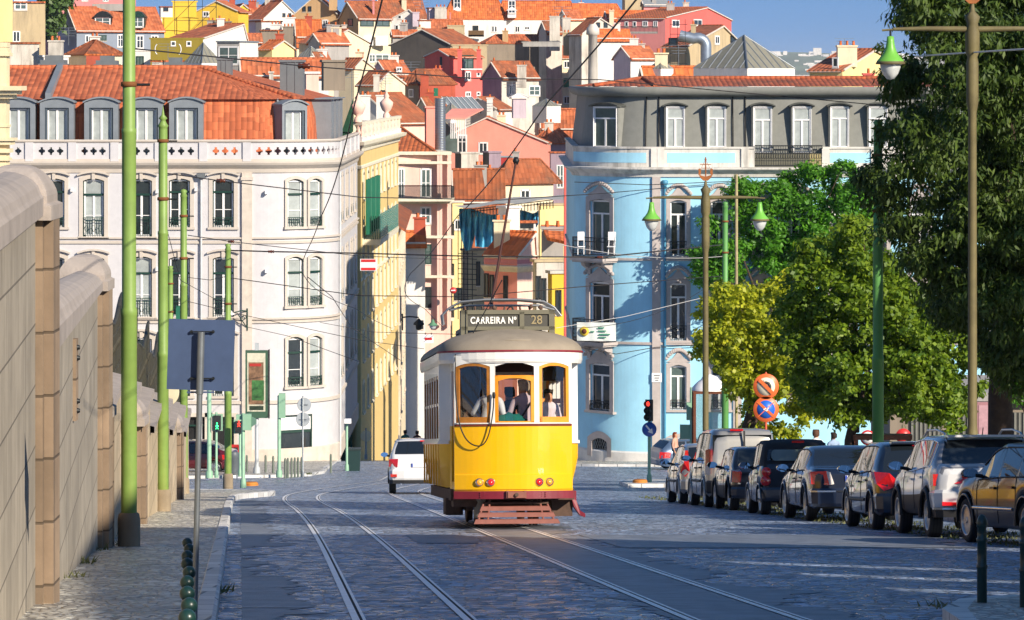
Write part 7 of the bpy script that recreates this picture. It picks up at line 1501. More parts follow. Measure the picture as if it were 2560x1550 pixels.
smart = dict(L=2.7, W=1.56, H=1.55, ro=.36, wb=1.87, r=.29, sill=.24, col=paint('graphite_blue', (.02, .028, .045)), top=[(0, .95), (.05, 1.04), (.12, 1.1), (.25, 1.36), (.4, 1.48), (.8, 1.55), (1.3, 1.54), (1.75, 1.42), (2.15, 1.08), (2.5, .86), (2.7, .62)], belt=[(0, .92), (.15, 1.0), (.8, .98), (1.6, .9), (2.3, .82), (2.7, .58)], side=[(.62, 1.5)], rear=(.13, .24), front=(1.6, 2.15), roofcol=M('black_soft_top', (.018, .018, .02), rough=.8, var=.15), lamps=[(('round', .86, .88, .085), RLENS, -.01, 0), (('round', .88, .7, .095), RLENS, -.015, 0)], mirror=1.55, mirm=M('blue_shell', (.03, .07, .13)), spokes=5, wstyle='wide', seams=[.58, 1.55], handles=[.75], bump=(.28, .56), stop=(-.1, .16, 1.49, .26), tum=.12)
mini = dict(L=3.7, W=1.68, H=1.41, ro=.62, wb=2.47, r=.31, col=paint('ink_blue', (.012, .018, .035)), top=[(0, .84), (.05, .9), (.14, .95), (.3, 1.15), (.45, 1.33), (.6, 1.38), (1.2, 1.41), (2.0, 1.39), (2.3, 1.3), (2.65, 1.02), (3.3, .92), (3.7, .62)], belt=[(0, .82), (.2, .9), (1.5, .9), (2.6, .88), (3.3, .82), (3.7, .58)], side=[(.66, 1.4), (1.46, 2.4)], rear=(.16, .48), front=(2.25, 2.65), tum=.13, lamps=[([(.97, .88), (.99, .6), (.76, .58), (.72, .84), (.78, .9)], CHR, -.005, .1), ([(.95, .86), (.96, .63), (.79, .61), (.76, .84)], RLENS, -.02, .1)], mirror=2.35, mirm=M('teal_blue_shell', (.02, .10, .16), rough=.2, coat=1), mround=True, cladding=BLKT, lip=.03, bump=(.28, .52), spokes=5, wstyle='wide', seams=[1.43, 2.45], handles=[1.6], roofcol=paint('black_roof', (.012, .014, .018)), sill=.26)
van = dict(L=4.14, W=1.72, H=1.82, ro=.66, wb=2.69, r=.3, col=paint('warm_silver', (.42, .41, .38), .5, .35), top=[(0, 1.0), (.02, 1.15), (.05, 1.5), (.1, 1.74), (.25, 1.8), (1.2, 1.82), (2.2, 1.8), (2.6, 1.7), (3.0, 1.35), (3.3, 1.1), (3.8, .95), (4.14, .7)], belt=[(0, .98), (.2, 1.08), (2.5, 1.05), (3.3, .98), (3.8, .88), (4.14, .62)], side=[(.3, 1.05), (1.15, 2.0), (2.1, 2.95)], rear=(.001, .002), front=(2.6, 3.25), tum=.12, lamps=[([(.98, 1.32), (.99, .78), (.88, .76), (.88, 1.34)], RLENS, .0, .12), ([(.985, .95), (.99, .76), (.88, .74), (.88, .93)], CLENS, -.01, .05)], mirror=2.95, mirm=BLKT, spokes=7, wstyle='disc', seams=[1.1, 2.05, 3.0], handles=[1.3, 2.2], handlem=BLKT, strip=.6, bump=(.32, .62), stop=(-.3, .0, 1.77, .05), bumpcol=BLKT)
silver = dict(L=3.84, W=1.66, H=1.48, ro=.68, wb=2.46, r=.29, col=paint('champagne_silver', (.46, .44, .40), .5, .35), top=[(0, .88), (.05, .96), (.13, 1.0), (.3, 1.2), (.45, 1.36), (.65, 1.44), (1.2, 1.48), (2.0, 1.46), (2.4, 1.36), (2.9, 1.02), (3.4, .88), (3.84, .6)], belt=[(0, .86), (.2, .96), (1.5, .94), (2.8, .9), (3.4, .8), (3.84, .56)], side=[(.66, 1.0), (1.05, 1.62), (1.7, 2.5)], rear=(.15, .5), front=(2.35, 2.9), lamps=[([(.86, 1.3), (.9, 1.0), (.99, .9), (.98, .76), (.86, .66), (.74, .78), (.78, 1.3)], RLENS, .02, .32)], mirror=2.5, mirm=BLKT, spokes=7, wstyle='disc', seams=[1.02, 1.66, 2.6], handles=[1.15, 1.85], handlem=BLKT, strip=.55, bump=(.3, .6))
wagon = dict(L=4.6, W=1.77, H=1.47, ro=.95, wb=2.72, r=.325, col=M('paint_brown_black', (.012, .011, .011), rough=.3, metal=.0, var=.03, coat=.45, spec=.4), top=[(0, .9), (.06, 1.0), (.3, 1.2), (.55, 1.4), (1.0, 1.46), (2.2, 1.47), (2.7, 1.38), (3.3, 1.04), (4.1, .9), (4.6, .62)], belt=[(0, .88), (.3, .98), (1.5, .97), (3.0, .92), (3.9, .82), (4.6, .58)], side=[(.7, 1.3), (1.38, 2.1), (2.18, 3.05)], rear=(.15, .5), front=(2.75, 3.3), lamps=[([(.98, .97), (.97, .72), (.66, .7), (.7, .96)], RLENS, -.01, .25)], mirror=2.95, mirm=BLKT, spokes=18, wstyle='thin', seams=[1.34, 2.14, 3.1], handles=[1.5, 2.3], strip=.52, stripm=M('chrome_strip', (.6, .6, .6), rough=.2, metal=1), bump=(.28, .6))
duster = dict(L=4.3, W=1.82, H=1.65, ro=.84, wb=2.67, r=.34, sill=.34, col=paint('arctic_white', (.74, .74, .73), .0, .3), top=[(0, 1.0), (.06, 1.1), (.15, 1.16), (.32, 1.34), (.48, 1.54), (.7, 1.62), (1.8, 1.65), (2.5, 1.58), (3.1, 1.2), (3.8, 1.08), (4.3, .8)], belt=[(0, .98), (.3, 1.12), (2, 1.08), (3.2, 1.02), (4.3, .72)], side=[(.7, 1.1), (1.16, 1.9), (1.98, 2.8)], rear=(.16, .5), front=(2.6, 3.1), lamps=[([(.97, 1.02), (.98, .8), (.7, .79), (.68, 1.03)], RLENS, -.02, .2), ([(.92, .58), (.92, .5), (.72, .5), (.72, .58)], RLENS, -.09, .04)], mirror=2.8, mirm=BLKT, cladding=BLKT, bump=(.4, .72), bumpcol2=BLKT, plate=(.02, .84, -.02), spokes=7, exhaust=-.55, stop=(.02, .3, 1.55, .5), rails=True, seats=False, seams=[])
peug = dict(L=4.4, W=1.72, H=1.47, ro=.85, wb=2.7, r=.31, col=paint('slate_blue', (.10, .16, .26), .3, .3), top=[(0, .9), (.05, .98), (.3, 1.22), (.55, 1.42), (1.0, 1.46), (2.2, 1.46), (2.8, 1.3), (3.2, 1.02), (4.0, .86), (4.4, .6)], belt=[(0, .88), (.3, .96), (2, .93), (3.4, .86), (4.4, .56)], side=[(.55, 1.25), (1.32, 2.05), (2.12, 2.85)], rear=(.14, .5), front=(2.65, 3.2), lamps=[([(.99, .92), (.98, .66), (.8, .64), (.84, .94)], RLENS, .0, .25)], mirror=2.8, mirm=BLKT, spokes=7, bump=(.3, .6), seams=[1.3, 2.08], handles=[1.45, 2.2], seats=False)
burg = dict(L=4.1, W=1.72, H=1.42, ro=.8, wb=2.55, r=.3, col=paint('burgundy', (.12, .006, .014), .2, .3), top=[(0, .85), (.1, .96), (.5, 1.05), (1.1, 1.36), (1.6, 1.42), (2.2, 1.4), (2.6, 1.28), (3.1, .96), (4.1, .6)], belt=[(0, .83), (.4, .9), (2, .9), (3.2, .84), (4.1, .56)], side=[(.95, 1.6), (1.68, 2.6)], rear=(.5, 1.1), front=(2.3, 2.9), lamps=[([(.99, .86), (.98, .66), (.6, .64), (.66, .88)], RLENS, -.01, .25)], mirror=2.5, spokes=7, bump=(.28, .58), seams=[1.64], handles=[1.8], seats=False)
X0 = 10.6
for lb, px, sp, nm in (('black estate car nearest the camera, cut off by the right edge', None, wagon, 'parked_car'), ('white compact SUV with grey roof and silver roof rails', 2331, suv, 'parked_car'), ('dark blue hatchback with round red tail lamps behind the white SUV', 2190, hatch, 'parked_car'), ('dark navy saloon with a chrome bumper strip', 2024, sedan, 'parked_car'), ('tiny two-seater car with black soft top and twin round tail lamps', 1910, smart, 'parked_car'), ('small ink-blue retro hatchback with chrome-ringed tail lamp', 1832, mini, 'parked_car'), ('tall silver van with dark split rear doors', 1779, van, 'parked_van'), ('champagne silver hatchback, farthest car of the parked row', 1714, silver, 'parked_car')):
    d = 97520 / (px - 625) if px else 51.7
    if sp is van: d = 85.2
    if sp is silver: d = 90.2
    c = car(lb, d, X0 - .0712 * d, sp, name=nm, cat='van' if sp is van else 'car') if sp is not wagon else car(lb, 51.5, 7.28, sp, rz=R(11))
    if sp is van:
        for x0, x1 in ((-.7, -.02), (.06, .66)): mb = MB(); mb.bb(x0, x1, -.02, .02, 1.1, 1.66, CARG); o = obj('rear_window', mb.data('rear_window'), c); o.rotation_euler = (-.06, 0, 0)
        mb = MB(); mb.bb(.0, .04, -.03, .0, .45, 1.75, M('door_gap', (.03, .03, .03))); obj('door_gap', mb.data('door_gap'), c)
    if sp is smart:
        mb = MB(); q = [(-.42 + .06 * math.cos(a), 1.18 + .06 * math.sin(a)) for a in xs(math.pi / 2, math.pi * 1.5, 6)] + [(.42 + .06 * math.cos(a), 1.18 + .06 * math.sin(a)) for a in xs(-math.pi / 2, math.pi / 2, 6)]
        mb.ext([(x * 1.15, .06 + (z - 1.1) * .35, 1.22 + (z - 1.18) * 1.9) for x, z in q], (0, .02, 0), GLSG); obj('soft_top_window', mb.data('soft_top_window'), c)
car('white SUV driving away on the left of the tram', 109.0, (980 - CX) * 109 / F, duster, rz=R(2), name='moving_car', group=None)
car('slate-blue estate car waiting by the blue building', 172.0, 7.2, peug, rz=R(-72), name='moving_car', group=None, slope=False)
car('burgundy car half hidden by the wall end in front of the white building', 161.0, -13.0, burg, rz=R(84), name='moving_car', group=None, slope=False)
# ================================================================== STREET FURNITURE
GP = M('tram_pole_green', '7E9C4C', rough=.5, var=.14, scale=3, streak=.22, dirt='B8902A'); GP2 = M('mint_green_paint', '8FB89A', rough=.5, var=.1, streak=.1); GP3 = M('leaf_green_pole', '5F9A50', rough=.5, var=.1); CONC = stonework('cast_concrete', 'A09078', .6, .5, rough=.9, joint=.8, bump=.3, var=.1, streak=.5)
def gpole(px, d, pt, r, label, group='green poles carrying the tram wires', m=GP, spike=False, base=True, h=.12, foot=None):
    x = (px - CX) * d / F; z0 = gz(d) + h; H_ = (HZ - pt) * d / F - z0
    t = thing('tram_pole', label, 'pole', (x, d, z0), 0, group); b = MB()
    b.lathe([(r * 1.12, .2), (r * 1.12, H_ * .38), (r * 1.16, H_ * .381), (r * 1.16, H_ * .39), (r, H_ * .395), (r, H_ * .68), (r * 1.05, H_ * .682), (r * 1.05, H_ * .688), (r * .9, H_ * .69), (r * .88, H_ - .5)] + ([(r * .88, H_ - .45), (r * 1.1, H_ - .42), (r * .7, H_ - .36), (r * .5, H_ - .3), (r * .9, H_ - .27), (r * .3, H_ - .2), (.0, H_)] if spike else [(r * .88, H_ - .2), (r * 1.05, H_ - .18), (r * .7, H_ - .1), (r * .98, H_ - .04), (r * .6, H_), (0, H_ + .02)]), m, 20); obj('shaft', b.data('shaft'), t)
    if base: b = MB(); b.lathe([(r * 1.6, -.15), (r * 1.6, .34), (r * 1.45, .42), (r * 1.1, .44)], CONC, 20); obj('base', b.data('base'), t)
    b = MB()
    for zz in (H_ - .75, H_ - 1.9): b.lathe([(r * .95, zz), (r * 1.15, zz + .01), (r * 1.15, zz + .06), (r * .95, zz + .07)], M('rusty_collar', '7A4A22', rough=.8, var=.3), 16); b.tube([(r, 0, zz + .03), (r + .18, 0, zz + .03)], .018, IRON, 5)
    obj('collar', b.data('collar'), t); return t
gpole(322.5, 47.6, -150, .092, 'thickest green tram pole nearest on the left pavement, rising out of the top')
gpole(407.5, 73, 262, .1, 'second green tram pole on the left, with a pointed spike on top', spike=True)
gpole(459, 100, 474, .1, 'third green tram pole on the left, streaked with rust')
gpole(570, 115, 610, .1, 'green tram pole at the end of the left pavement with a ball top')
gpole(426, 150, 665, .12, 'farthest short green pole between the two left-hand poles', base=False)
gpole(1813, 136, 505, .115, 'leaf-green tram pole rising beside the far lamp post', m=GP3, base=False)
gpole(2195, 76, 301, .105, 'thick green tram pole standing behind the dark hatchback', m=GP3, base=True)
gpole(2373, 124, 930, .1, 'green pole showing below the dark tree at the right', m=GP3, base=False)
b = MB(); x = (1841 - CX) * 139 / F; b.tube([(x, 139, gz(139)), (x, 139, (HZ - 436) * 139 / F)], .06, M('rusty_cream_pole', 'A89A72', rough=.7, var=.3, scale=3), 10); b.build('thin_pole', label='thin rusty cream pole behind the leaf-green tram pole', cat='pole')
# lamp posts
LPB = M('weathered_bronze_post', '6E6440', rough=.65, var=.3, scale=2, streak=.4, dirt='5A3A2A'); SHG = M('lamp_shade_green', (.16, .45, .06), rough=.4, var=.12); OXI = M('oxide_orange', '9A5A28', rough=.6, var=.3); OPAL = M('lamp_glass_opal', (.62, .64, .62), rough=.1, var=.15, scale=8, spec=.8)
def lamp_post(px, d, arm_py, label):
    H_ = 8.4; x = (px - CX) * d / F; z0 = (HZ - arm_py) * d / F - H_; t = thing('street_lamp', label, 'lamp post', (x, d, z0), 0, 'two-armed street lamps')
    b = MB(); b.lathe([(.16, 0), (.16, .9), (.11, 1.1), (.085, 1.3), (.075, 6.9), (.095, 7.0), (.11, 7.1), (.11, 7.8), (.09, 7.9), (.13, 8.0), (.13, 8.35), (.1, 8.5), (.14, 8.62), (.05, 8.72), (.03, 8.85)], LPB, 8); obj('post', b.data('post'), t)
    for s in (-1, 1):
        b = MB(); b.tube([(s * .1, 0, 8.4), (s * .8, 0, 8.41), (s * 1.42, 0, 8.4)], [.055, .045, .03], LPB, 8); b.tube([(s * 1.3, 0, 8.4), (s * 1.62, 0, 8.38)], .02, LPB, 6); b.tube([(s * 1.47, 0, 8.4), (s * 1.47, 0, 8.26)], .02, IRON, 6); a = obj('arm', b.data('arm'), t)
        b = MB(); b.lathe([(.0, 8.28), (.06, 8.27), (.07, 8.18), (.085, 8.08), (.12, 7.98), (.18, 7.9), (.23, 7.85), (.245, 7.82)], SHG, 24, (s * 1.47, 0, 0), caps=False); obj('lamp_shade', b.data('lamp_shade'), t)
        b = MB(); b.lathe([(.245, 7.825), (.27, 7.78), (.25, 7.77), (.2, 7.78)], LPB, 24, (s * 1.47, 0, 0), caps=False); b.lathe([(.19, 7.78), (.185, 7.72), (.14, 7.6), (.07, 7.51), (0, 7.49)], OPAL, 20, (s * 1.47, 0, 0), caps=False); obj('globe', b.data('globe'), t)
    b = MB(); y = 0; b.tube([(0, 0, 8.8), (0, 0, 9.5)], .018, OXI, 6); b.lathe([(0, 9.38), (.035, 9.44), (0, 9.5)], OXI, 8); hull = [(-.2, 9.05), (-.14, 8.93), (-.06, 8.86), (.06, 8.86), (.14, 8.93), (.2, 9.05), (.12, 9.0), (0, 8.97), (-.12, 9.0)]; b.ext([(x_, -.03, z_) for x_, z_ in hull], (0, .06, 0), OXI)
    for s in (-1, 1): b.ext([(s * x_, -.02, z_) for x_, z_ in ((.2, 9.02), (.13, 9.03), (.12, 9.12), (.15, 9.2), (.2, 9.17), (.19, 9.1))], (0, .04, 0), OXI); b.tube([(0, 0, 9.45), (s * .18, 0, 9.06)], .007, OXI, 4)
    b.tube([(-.15, 0, 9.3), (.15, 0, 9.3)], .01, OXI, 5); b.tube([(-.1, 0, 9.2), (.1, 0, 9.2)], .008, OXI, 5); obj('finial', b.data('finial'), t); return t
lamp_post(2431, 66, 73, 'large two-armed lamp post with a bright green bell lamp before the dark tree')
lamp_post(1764, 100, 494, 'smaller two-armed lamp post in front of the blue building with two green bell lamps')
# square sign seen from behind
x = -2.31; d = 27.0; z0 = gz(d) + .12; s_ = F / d
t = thing('road_sign', 'square blue-grey sign plate seen from behind on a thin leaning post, foreground left', 'road sign', (x, d, z0)); BK = M('sign_back_blue_grey', '46587A', rough=.55, var=.12, scale=5, metal=.2); zt_ = lambda py: (HZ - py) * d / F - z0; xx = lambda px: (px - CX) * d / F - x
b = MB(); b.tube([(xx(484), 0, -.3), (xx(499), 0, zt_(985)), (xx(503), 0, zt_(835))], .0215, STEEL, 10); b.tube([(xx(499), 0, zt_(985)), (xx(503), -.0, zt_(830))], .027, STEEL, 10); obj('post', b.data('post'), t)
b = MB(); q = [(415, 974), (421, 798), (587, 802), (581, 980)]; b.ext([(xx(a), .045, zt_(c)) for a, c in q], (0, .012, 0), BK); obj('plate', b.data('plate'), t)
for py in (830, 947): b = MB(); b.tube([(xx(478), .02, zt_(py)), (xx(534), .02, zt_(py))], .006, IRON, 6); [b.lathe([(.012, 0), (.012, .02)], IRON, 8, (xx(a), .02, zt_(py)), 'y') for a in (478, 532)]; obj('clamp', b.data('clamp'), t)
b = MB(); b.box((xx(500), .05, zt_(982)), (.2, .02, .012), BK); obj('lip', b.data('lip'), t)
# bollards
BG = M('bollard_green', '1C3B36', rough=.35, var=.15, scale=20, coat=.3)
b = MB(); R_ = .046; b.lathe([(.028, -.3), (.028, .36), (.033, .365), (.033, .385), (.022, .39)] + [(R_ * math.sin(a), .43 - R_ * math.cos(a)) for a in xs(.5, math.pi, 12)], BG, 20); me = b.data('bollard')
N_ = ['nearest', 'second', 'third', 'fourth', 'fifth', 'sixth', 'seventh', 'eighth', 'farthest']
for k in range(9):
    d = 18.6 + (33 - 18.6) * (k / 8) ** 1.12; x = (470 + (3 if k % 3 == 1 else -2) - CX) * d / F; obj('bollard', me, None, (x, d, gz(d) + .12), 0, '%s ball-topped dark green bollard in the line along the left kerb' % N_[k], 'bollard', 'ball-topped bollards along the left kerb')
b = MB(); b.lathe([(.042, -.1), (.042, .28), (.047, .29), (.047, .31), (.04, .32), (.04, .5), (.047, .51), (.047, .53), (.038, .54), (.036, .62), (.045, .63), (.045, .66), (.04, .69), (.025, .72), (0, .735)], BG, 20); me = b.data('bollard')
for px, d, lb in ((2455, 30.5, 'dark green ringed bollard on the pavement corner at the lower right'), (2562, 29.6, 'dark green bollard cut by the right edge of the view')): obj('bollard', me, None, ((px - CX) * d / F, d, gz(d) + .12), 0, lb, 'bollard')
PSM = M('grey_green_post', '6A7468', rough=.6, var=.15); b = MB(); b.lathe([(.05, -.1), (.05, .68), (.03, .74), (0, .75)], PSM, 12); me = b.data('bollard')
for k, (px, py, d) in enumerate(((617, 1186, 160), (664, 1184, 160), (683, 1185, 158), (713, 1193, 153), (719.5, 1192, 153.5), (729, 1191, 154), (737, 1190, 154.5), (745, 1189, 155), (754, 1188, 155.5), (827, 1184, 163))):
    obj('bollard', me, None, ((px - CX) * d / F, d, gz(d) + .12), 0, ['plain grey post left of the poster board pole', 'plain grey post right of the poster board pole', 'lone grey post between poster board and shop', 'first post of the tight group by the shop', 'second post of the tight group by the shop', 'third post of the tight group by the shop', 'fourth post of the tight group by the shop', 'fifth post of the tight group by the shop', 'last post of the tight group, right below the shop window', 'grey post at the corner of the white building'][k], 'bollard', 'thin posts on the corner pavement')
# pedestrian signals, housings, poster board
def post(name, label, cat, px, d, top, r=.05, m=GP2, group=None, h=.12):
    x = (px - CX) * d / F; z0 = gz(d) + h; H_ = (HZ - top) * d / F - z0; t = thing(name, label, cat, (x, d, z0), 0, group); b = MB(); b.lathe([(r * 1.8, 0), (r * 1.6, .25), (r, .3), (r, H_ - .03), (r * .6, H_)], m, 12); obj('post', b.data('post'), t); return t, (lambda py: (HZ - py) * d / F - z0), d / F
REDL = M('lit_red_signal', (1, .05, .03), rough=.3, var=0, emit=1.6); GRNL = M('lit_green_signal', (.05, 1, .3), rough=.3, var=0, emit=1.6); OFFL = M('unlit_lens', (.08, .09, .05), rough=.2, var=.2)
def manshape(m, sc_):
    b = MB(); b.lathe([(.0, -.012), (.035, -.01), (.035, 0)], m, 8, (0, 0, .13), 'y')
    for p, q in (((0, .08), (0, -.01)), ((0, -.01), (-.05, -.11)), ((0, -.01), (.05, -.11)), ((0, .07), (-.06, 0)), ((0, .07), (.06, 0))): b.tube([(p[0], -.006, p[1]), (q[0], -.006, q[1])], .017, m, 5)
    return b.data('lit_figure')
for px, d, top, hx, hy, lit, lb in ((541, 150, 1030, 543.5, (1038, 1074), 'g', 'pedestrian signal showing a green walking figure'), (600, 152, 1050, 598, (1052, 1081), 'r', 'pedestrian signal showing a red standing figure')):
    t, Z, k = post('pedestrian_signal', lb, 'traffic light', px, d, top); x = (hx - px) * k; zc = Z((hy[0] + hy[1]) / 2); hh = (hy[1] - hy[0]) * k
    b = MB()
    for s in (-1, 1): b.box((x, -.12, zc + s * hh / 4), (.3, .2, hh / 2 - .01), BLKT)
    b.bb(x - .22, x + .22, -.02, .0, zc - hh / 2 - .05, zc + hh / 2 + .05, GP2); obj('housing', b.data('housing'), t)
    o = obj('lit_figure', manshape(GRNL if lit == 'g' else REDL, 1), t, (x, -.225, zc - hh / 4 if lit == 'g' else zc + hh / 4))
t, Z, k = post('tall_post', 'tall mint-green post behind the green pedestrian signal', 'post', 523, 150, 880, .09)
t, Z, k = post('signal_post', 'mint-green signal post with a boxy housing at the pavement end', 'post', 608, 114, 1033, .055); b = MB(); b.box((.12, 0, Z(1055)), (.26, .24, .5), GP2); b.box((-.12, .1, Z(1043)), (.2, .2, .14), GP2); b.ext([(.25, -.1, Z(1040)), (.42, -.2, Z(1046)), (.42, -.2, Z(1058)), (.25, -.1, Z(1068))], (0, .03, 0), GP2); obj('housing', b.data('housing'), t)
t, Z, k = post('signal_post', 'tall mint-green post carrying a narrow cabinet in front of the shop', 'post', 698, 151, 988, .075); b = MB(); b.box((.12, 0, Z(1014)), (.26, .3, 1.0), GP2); obj('cabinet', b.data('cabinet'), t)
t, Z, k = post('signal_post', 'short pale post with a camera-like head at the white corner', 'post', 867, 163, 1050, .055); b = MB(); b.box((.05, -.1, Z(1052)), (.3, .35, .2), WHT); obj('head', b.data('head'), t)
t, Z, k = post('poster_board', 'tall green-framed poster board on a grey pole before the white building', 'poster board', 642, 158, 870, .085, m=M('light_grey_post', 'B4BABC', rough=.5)); b = MB(); b.box((0, -.02, Z(960)), (.96, .28, 2.9), M('board_green', '42604C', rough=.4), rz=.0); b.box((.52, .06, Z(960)), (.05, .3, 2.95), BLKT); b.box((0, 0, Z(872)), (.16, .16, .5), M('light_grey_post', 'B4BABC')); obj('frame', b.data('frame'), t)
b = MB(); y = -.17; b.bb(-.4, .38, y, y + .01, Z(1028), Z(882), M('poster_cream', 'CFCBB4', rough=.4, var=.2, scale=3)); b.bb(-.34, .3, y - .01, y, Z(1010), Z(905), M('poster_picture', '8A6A50', rough=.4, var=.9, scale=2.2)); b.bb(-.2, .32, y - .015, y - .01, Z(1000), Z(950), M('poster_green', '3E6A3A', rough=.4, var=.8, scale=4)); b.bb(-.3, .2, y - .02, y - .01, Z(915), Z(908), M('poster_red', 'B0302A')); b.bb(-.3, .3, y - .015, y, Z(1024), Z(1014), M('poster_dark', '2A3A2A')); obj('poster', b.data('poster'), t)
t, Z, k = post('road_sign', 'two round grey sign backs one above the other by the shop window', 'road sign', 757, 151, 990, .035, m=STEEL)
for px, py in ((760.5, 1012), (757, 1049)): b = MB(); b.lathe([(.28, 0), (.29, .01), (.28, .02)], M('sign_back_grey', 'B8BEC0', rough=.5, metal=.3, var=.1), 24, ((px - 757) * k, .04, Z(py)), 'y'); b.box(((px - 757) * k, .02, Z(py)), (.3, .03, .03), STEEL); obj('disc', b.data('disc'), t)
t, Z, k = post('road_sign', 'large round cream sign back peeping out behind the second green pole', 'road sign', 409, 82, 945, .035, m=STEEL); b = MB(); b.lathe([(.33, 0), (.345, .01), (.33, .02)], M('sign_back_cream', 'D8CFB0', rough=.5, var=.1), 28, (0, .05, Z(981)), 'y'); obj('disc', b.data('disc'), t)
t, Z, k = post('road_sign', 'small round sign back in the shady side street', 'road sign', 915, 205, 1070, .05, m=STEEL, h=.1); b = MB(); b.lathe([(.3, 0), (.31, .01), (.3, .02)], M('sign_back_cream', 'D8CFB0'), 20, (0, -.04, Z(1090)), 'y'); obj('disc', b.data('disc'), t)
b = MB(); b.box((0, 0, .5), (.6, .65, .95), M('bin_green', '1E3A38', rough=.5), top=1.12); b.box((0, 0, 1.0), (.72, .78, .08), M('bin_lid', '243434', rough=.5)); b.build('wheelie_bin', loc=((883 - CX) * 168 / F, 168, gz(168) + .0), label='dark green wheelie bin at the corner of the white building', cat='bin')
b = MB(); b.box((0, 0, .55), (.4, .05, 1.1), M('menu_red', 'C02A28', rough=.5)); b.box((0, .3, .55), (.4, .04, 1.1), M('menu_red', 'C02A28')); b.box((0, -.03, .65), (.32, .01, .7), M('menu_board', (.02, .02, .02))); b.build('menu_stand', loc=((586 - CX) * 165 / F, 165, gz(165) + .12), label='red folding menu stand outside the white building', cat='menu stand')
b = MB(); b.lathe([(.24, 0), (.22, .7), (.27, .8), (.2, .95)], M('litter_bin_grey', '5A6268', rough=.5), 14); b.build('litter_bin', loc=((584 - CX) * 156 / F, 156, gz(156) + .12), label='grey litter bin beside the red menu stand', cat='bin')
for px, py, lb in ((1600, 1206, 'rusty orange disc cover on the traffic island under the blue arrow sign'), (626, 1213, 'rusty orange disc cover at the end of the left pavement')):
    q = onroad(px, py, .14); b = MB(); b.lathe([(.27, 0), (.25, .05), (.26, .06), (.22, .1), (0, .1)], M('rust_orange', 'C07A32', rough=.8, var=.3), 20); b.build('disc_cover', loc=tuple(q), label=lb, cat='cover', group='rusty disc covers')
# traffic light with the blue arrow
t, Z, k = post('traffic_light', 'traffic light showing red above a round blue keep-right arrow sign', 'traffic light', 1623, 131, 1052, .055); z1, z0_ = Z(1001), Z(1051)
b = MB(); b.box((-.0, .05, (z1 + z0_) / 2), (.28, .18, z1 - z0_ + .04), BLKT)
for i in range(3): zc = z1 - (z1 - z0_) * (i + .5) / 3; b.tube([(-.02, -.02, zc), (-.1, -.22, zc + .01)], .115, BLKT, 16, caps=False)
obj('housing', b.data('housing'), t)
for i, m in enumerate((REDL, OFFL, OFFL)): zc = z1 - (z1 - z0_) * (i + .5) / 3; b = MB(); b.lathe([(.0, -.07), (.07, -.06), (.1, -.03)], m, 16, (-.02, 0, zc), 'y'); obj('lens', b.data('lens'), t)
b = MB(); SBL = M('sign_blue', (.02, .09, .42), rough=.35, var=.05); b.lathe([(.0, -.1), (.255, -.1), (.26, -.09), (.255, -.08), (0, -.08)], SBL, 32, (0, 0, Z(1073)), 'y'); so = obj('arrow_sign', b.data('arrow_sign'), t)
b = MB(); c = math.cos(R(-50)); s_ = math.sin(R(-50)); A = [(-.19, .03), (.03, .03), (.03, .1), (.2, 0), (.03, -.1), (.03, -.03), (-.19, -.03)]; b.ext([(u * c - v * s_, -.112, Z(1073) + u * s_ + v * c) for u, v in A], (0, .008, 0), WHT); obj('arrow', b.data('arrow'), so)
t, Z, k = post('traffic_light', 'mint-green traffic light seen from behind beside the glass case', 'traffic light', 1729, 144, 968, .07); b = MB(); b.box((-.12, 0, Z(1028)), (.16, .26, .68), GP2); b.box((-.2, .1, Z(1080)), (.5, .2, .55), GP2, ); obj('housing', b.data('housing'), t)
# orange prohibition signs
t, Z, k = post('road_sign', 'pair of round orange prohibition signs, no left turn above no stopping', 'road sign', 1914.7, 91.5, 930, .03, m=M('orange_post', 'C8542C', rough=.5), h=.12); ORG = M('sign_orange', (.80, .16, .04), rough=.4, var=.06); SCR = M('sign_cream', 'E8E2C8', rough=.45, var=.03); SB2 = M('sign_mid_blue', (.02, .14, .62), rough=.4, var=.05); SBK = M('sign_black', (.03, .035, .04), rough=.5)
for py, nm in ((966, 'no_left_turn_sign'), (1023, 'no_stopping_sign')):
    zc = Z(py); Rr = .315; b = MB(); b.lathe([(0, -.04), (Rr, -.04), (Rr + .005, -.03), (Rr, -.02), (0, -.02)], ORG, 40, (0, 0, zc), 'y'); so = obj(nm, b.data(nm), t); b = MB()
    if py < 1000:
        b.lathe([(0, -.046), (.225, -.046), (.225, -.04)], SCR, 36, (0, 0, zc), 'y'); b.tube([(.1, -.05, zc - .17), (.1, -.05, zc + .02), (.07, -.05, zc + .08), (0, -.05, zc + .1), (-.08, -.05, zc + .08)], .035, SBK, 6); b.ext([(-.06, -.056, zc + .16), (-.17, -.056, zc + .06), (-.05, -.056, zc + .01)], (0, .008, 0), SBK)
        b.ext([(-.2, -.09, zc + .14), (-.14, -.09, zc + .2), (.2, -.09, zc - .14), (.14, -.09, zc - .2)], (0, .008, 0), ORG)
    else:
        b.lathe([(0, -.046), (.225, -.046), (.225, -.04)], SB2, 36, (0, 0, zc), 'y')
        for s in (-1, 1): b.ext([(-.2 * s - .03, -.055 - .004 * s, zc + .14 + .03 * 1), (-.2 * s + .03, -.055 - .004 * s, zc + .2), (.2 * s + .03, -.055 - .004 * s, zc - .14 - .03), (.2 * s - .03, -.055 - .004 * s, zc - .2)], (0, .006, 0), ORG)
        for dx, dz in ((-.05, .0), (-.02, .02), (.03, .01), (.05, .03), (0, -.03), (.03, -.02)): b.lathe([(.012, -.066), (.02, -.066), (.02, -.06)], WHT, 8, (dx, 0, zc + dz), 'y')
    obj('symbol', b.data('symbol'), so)
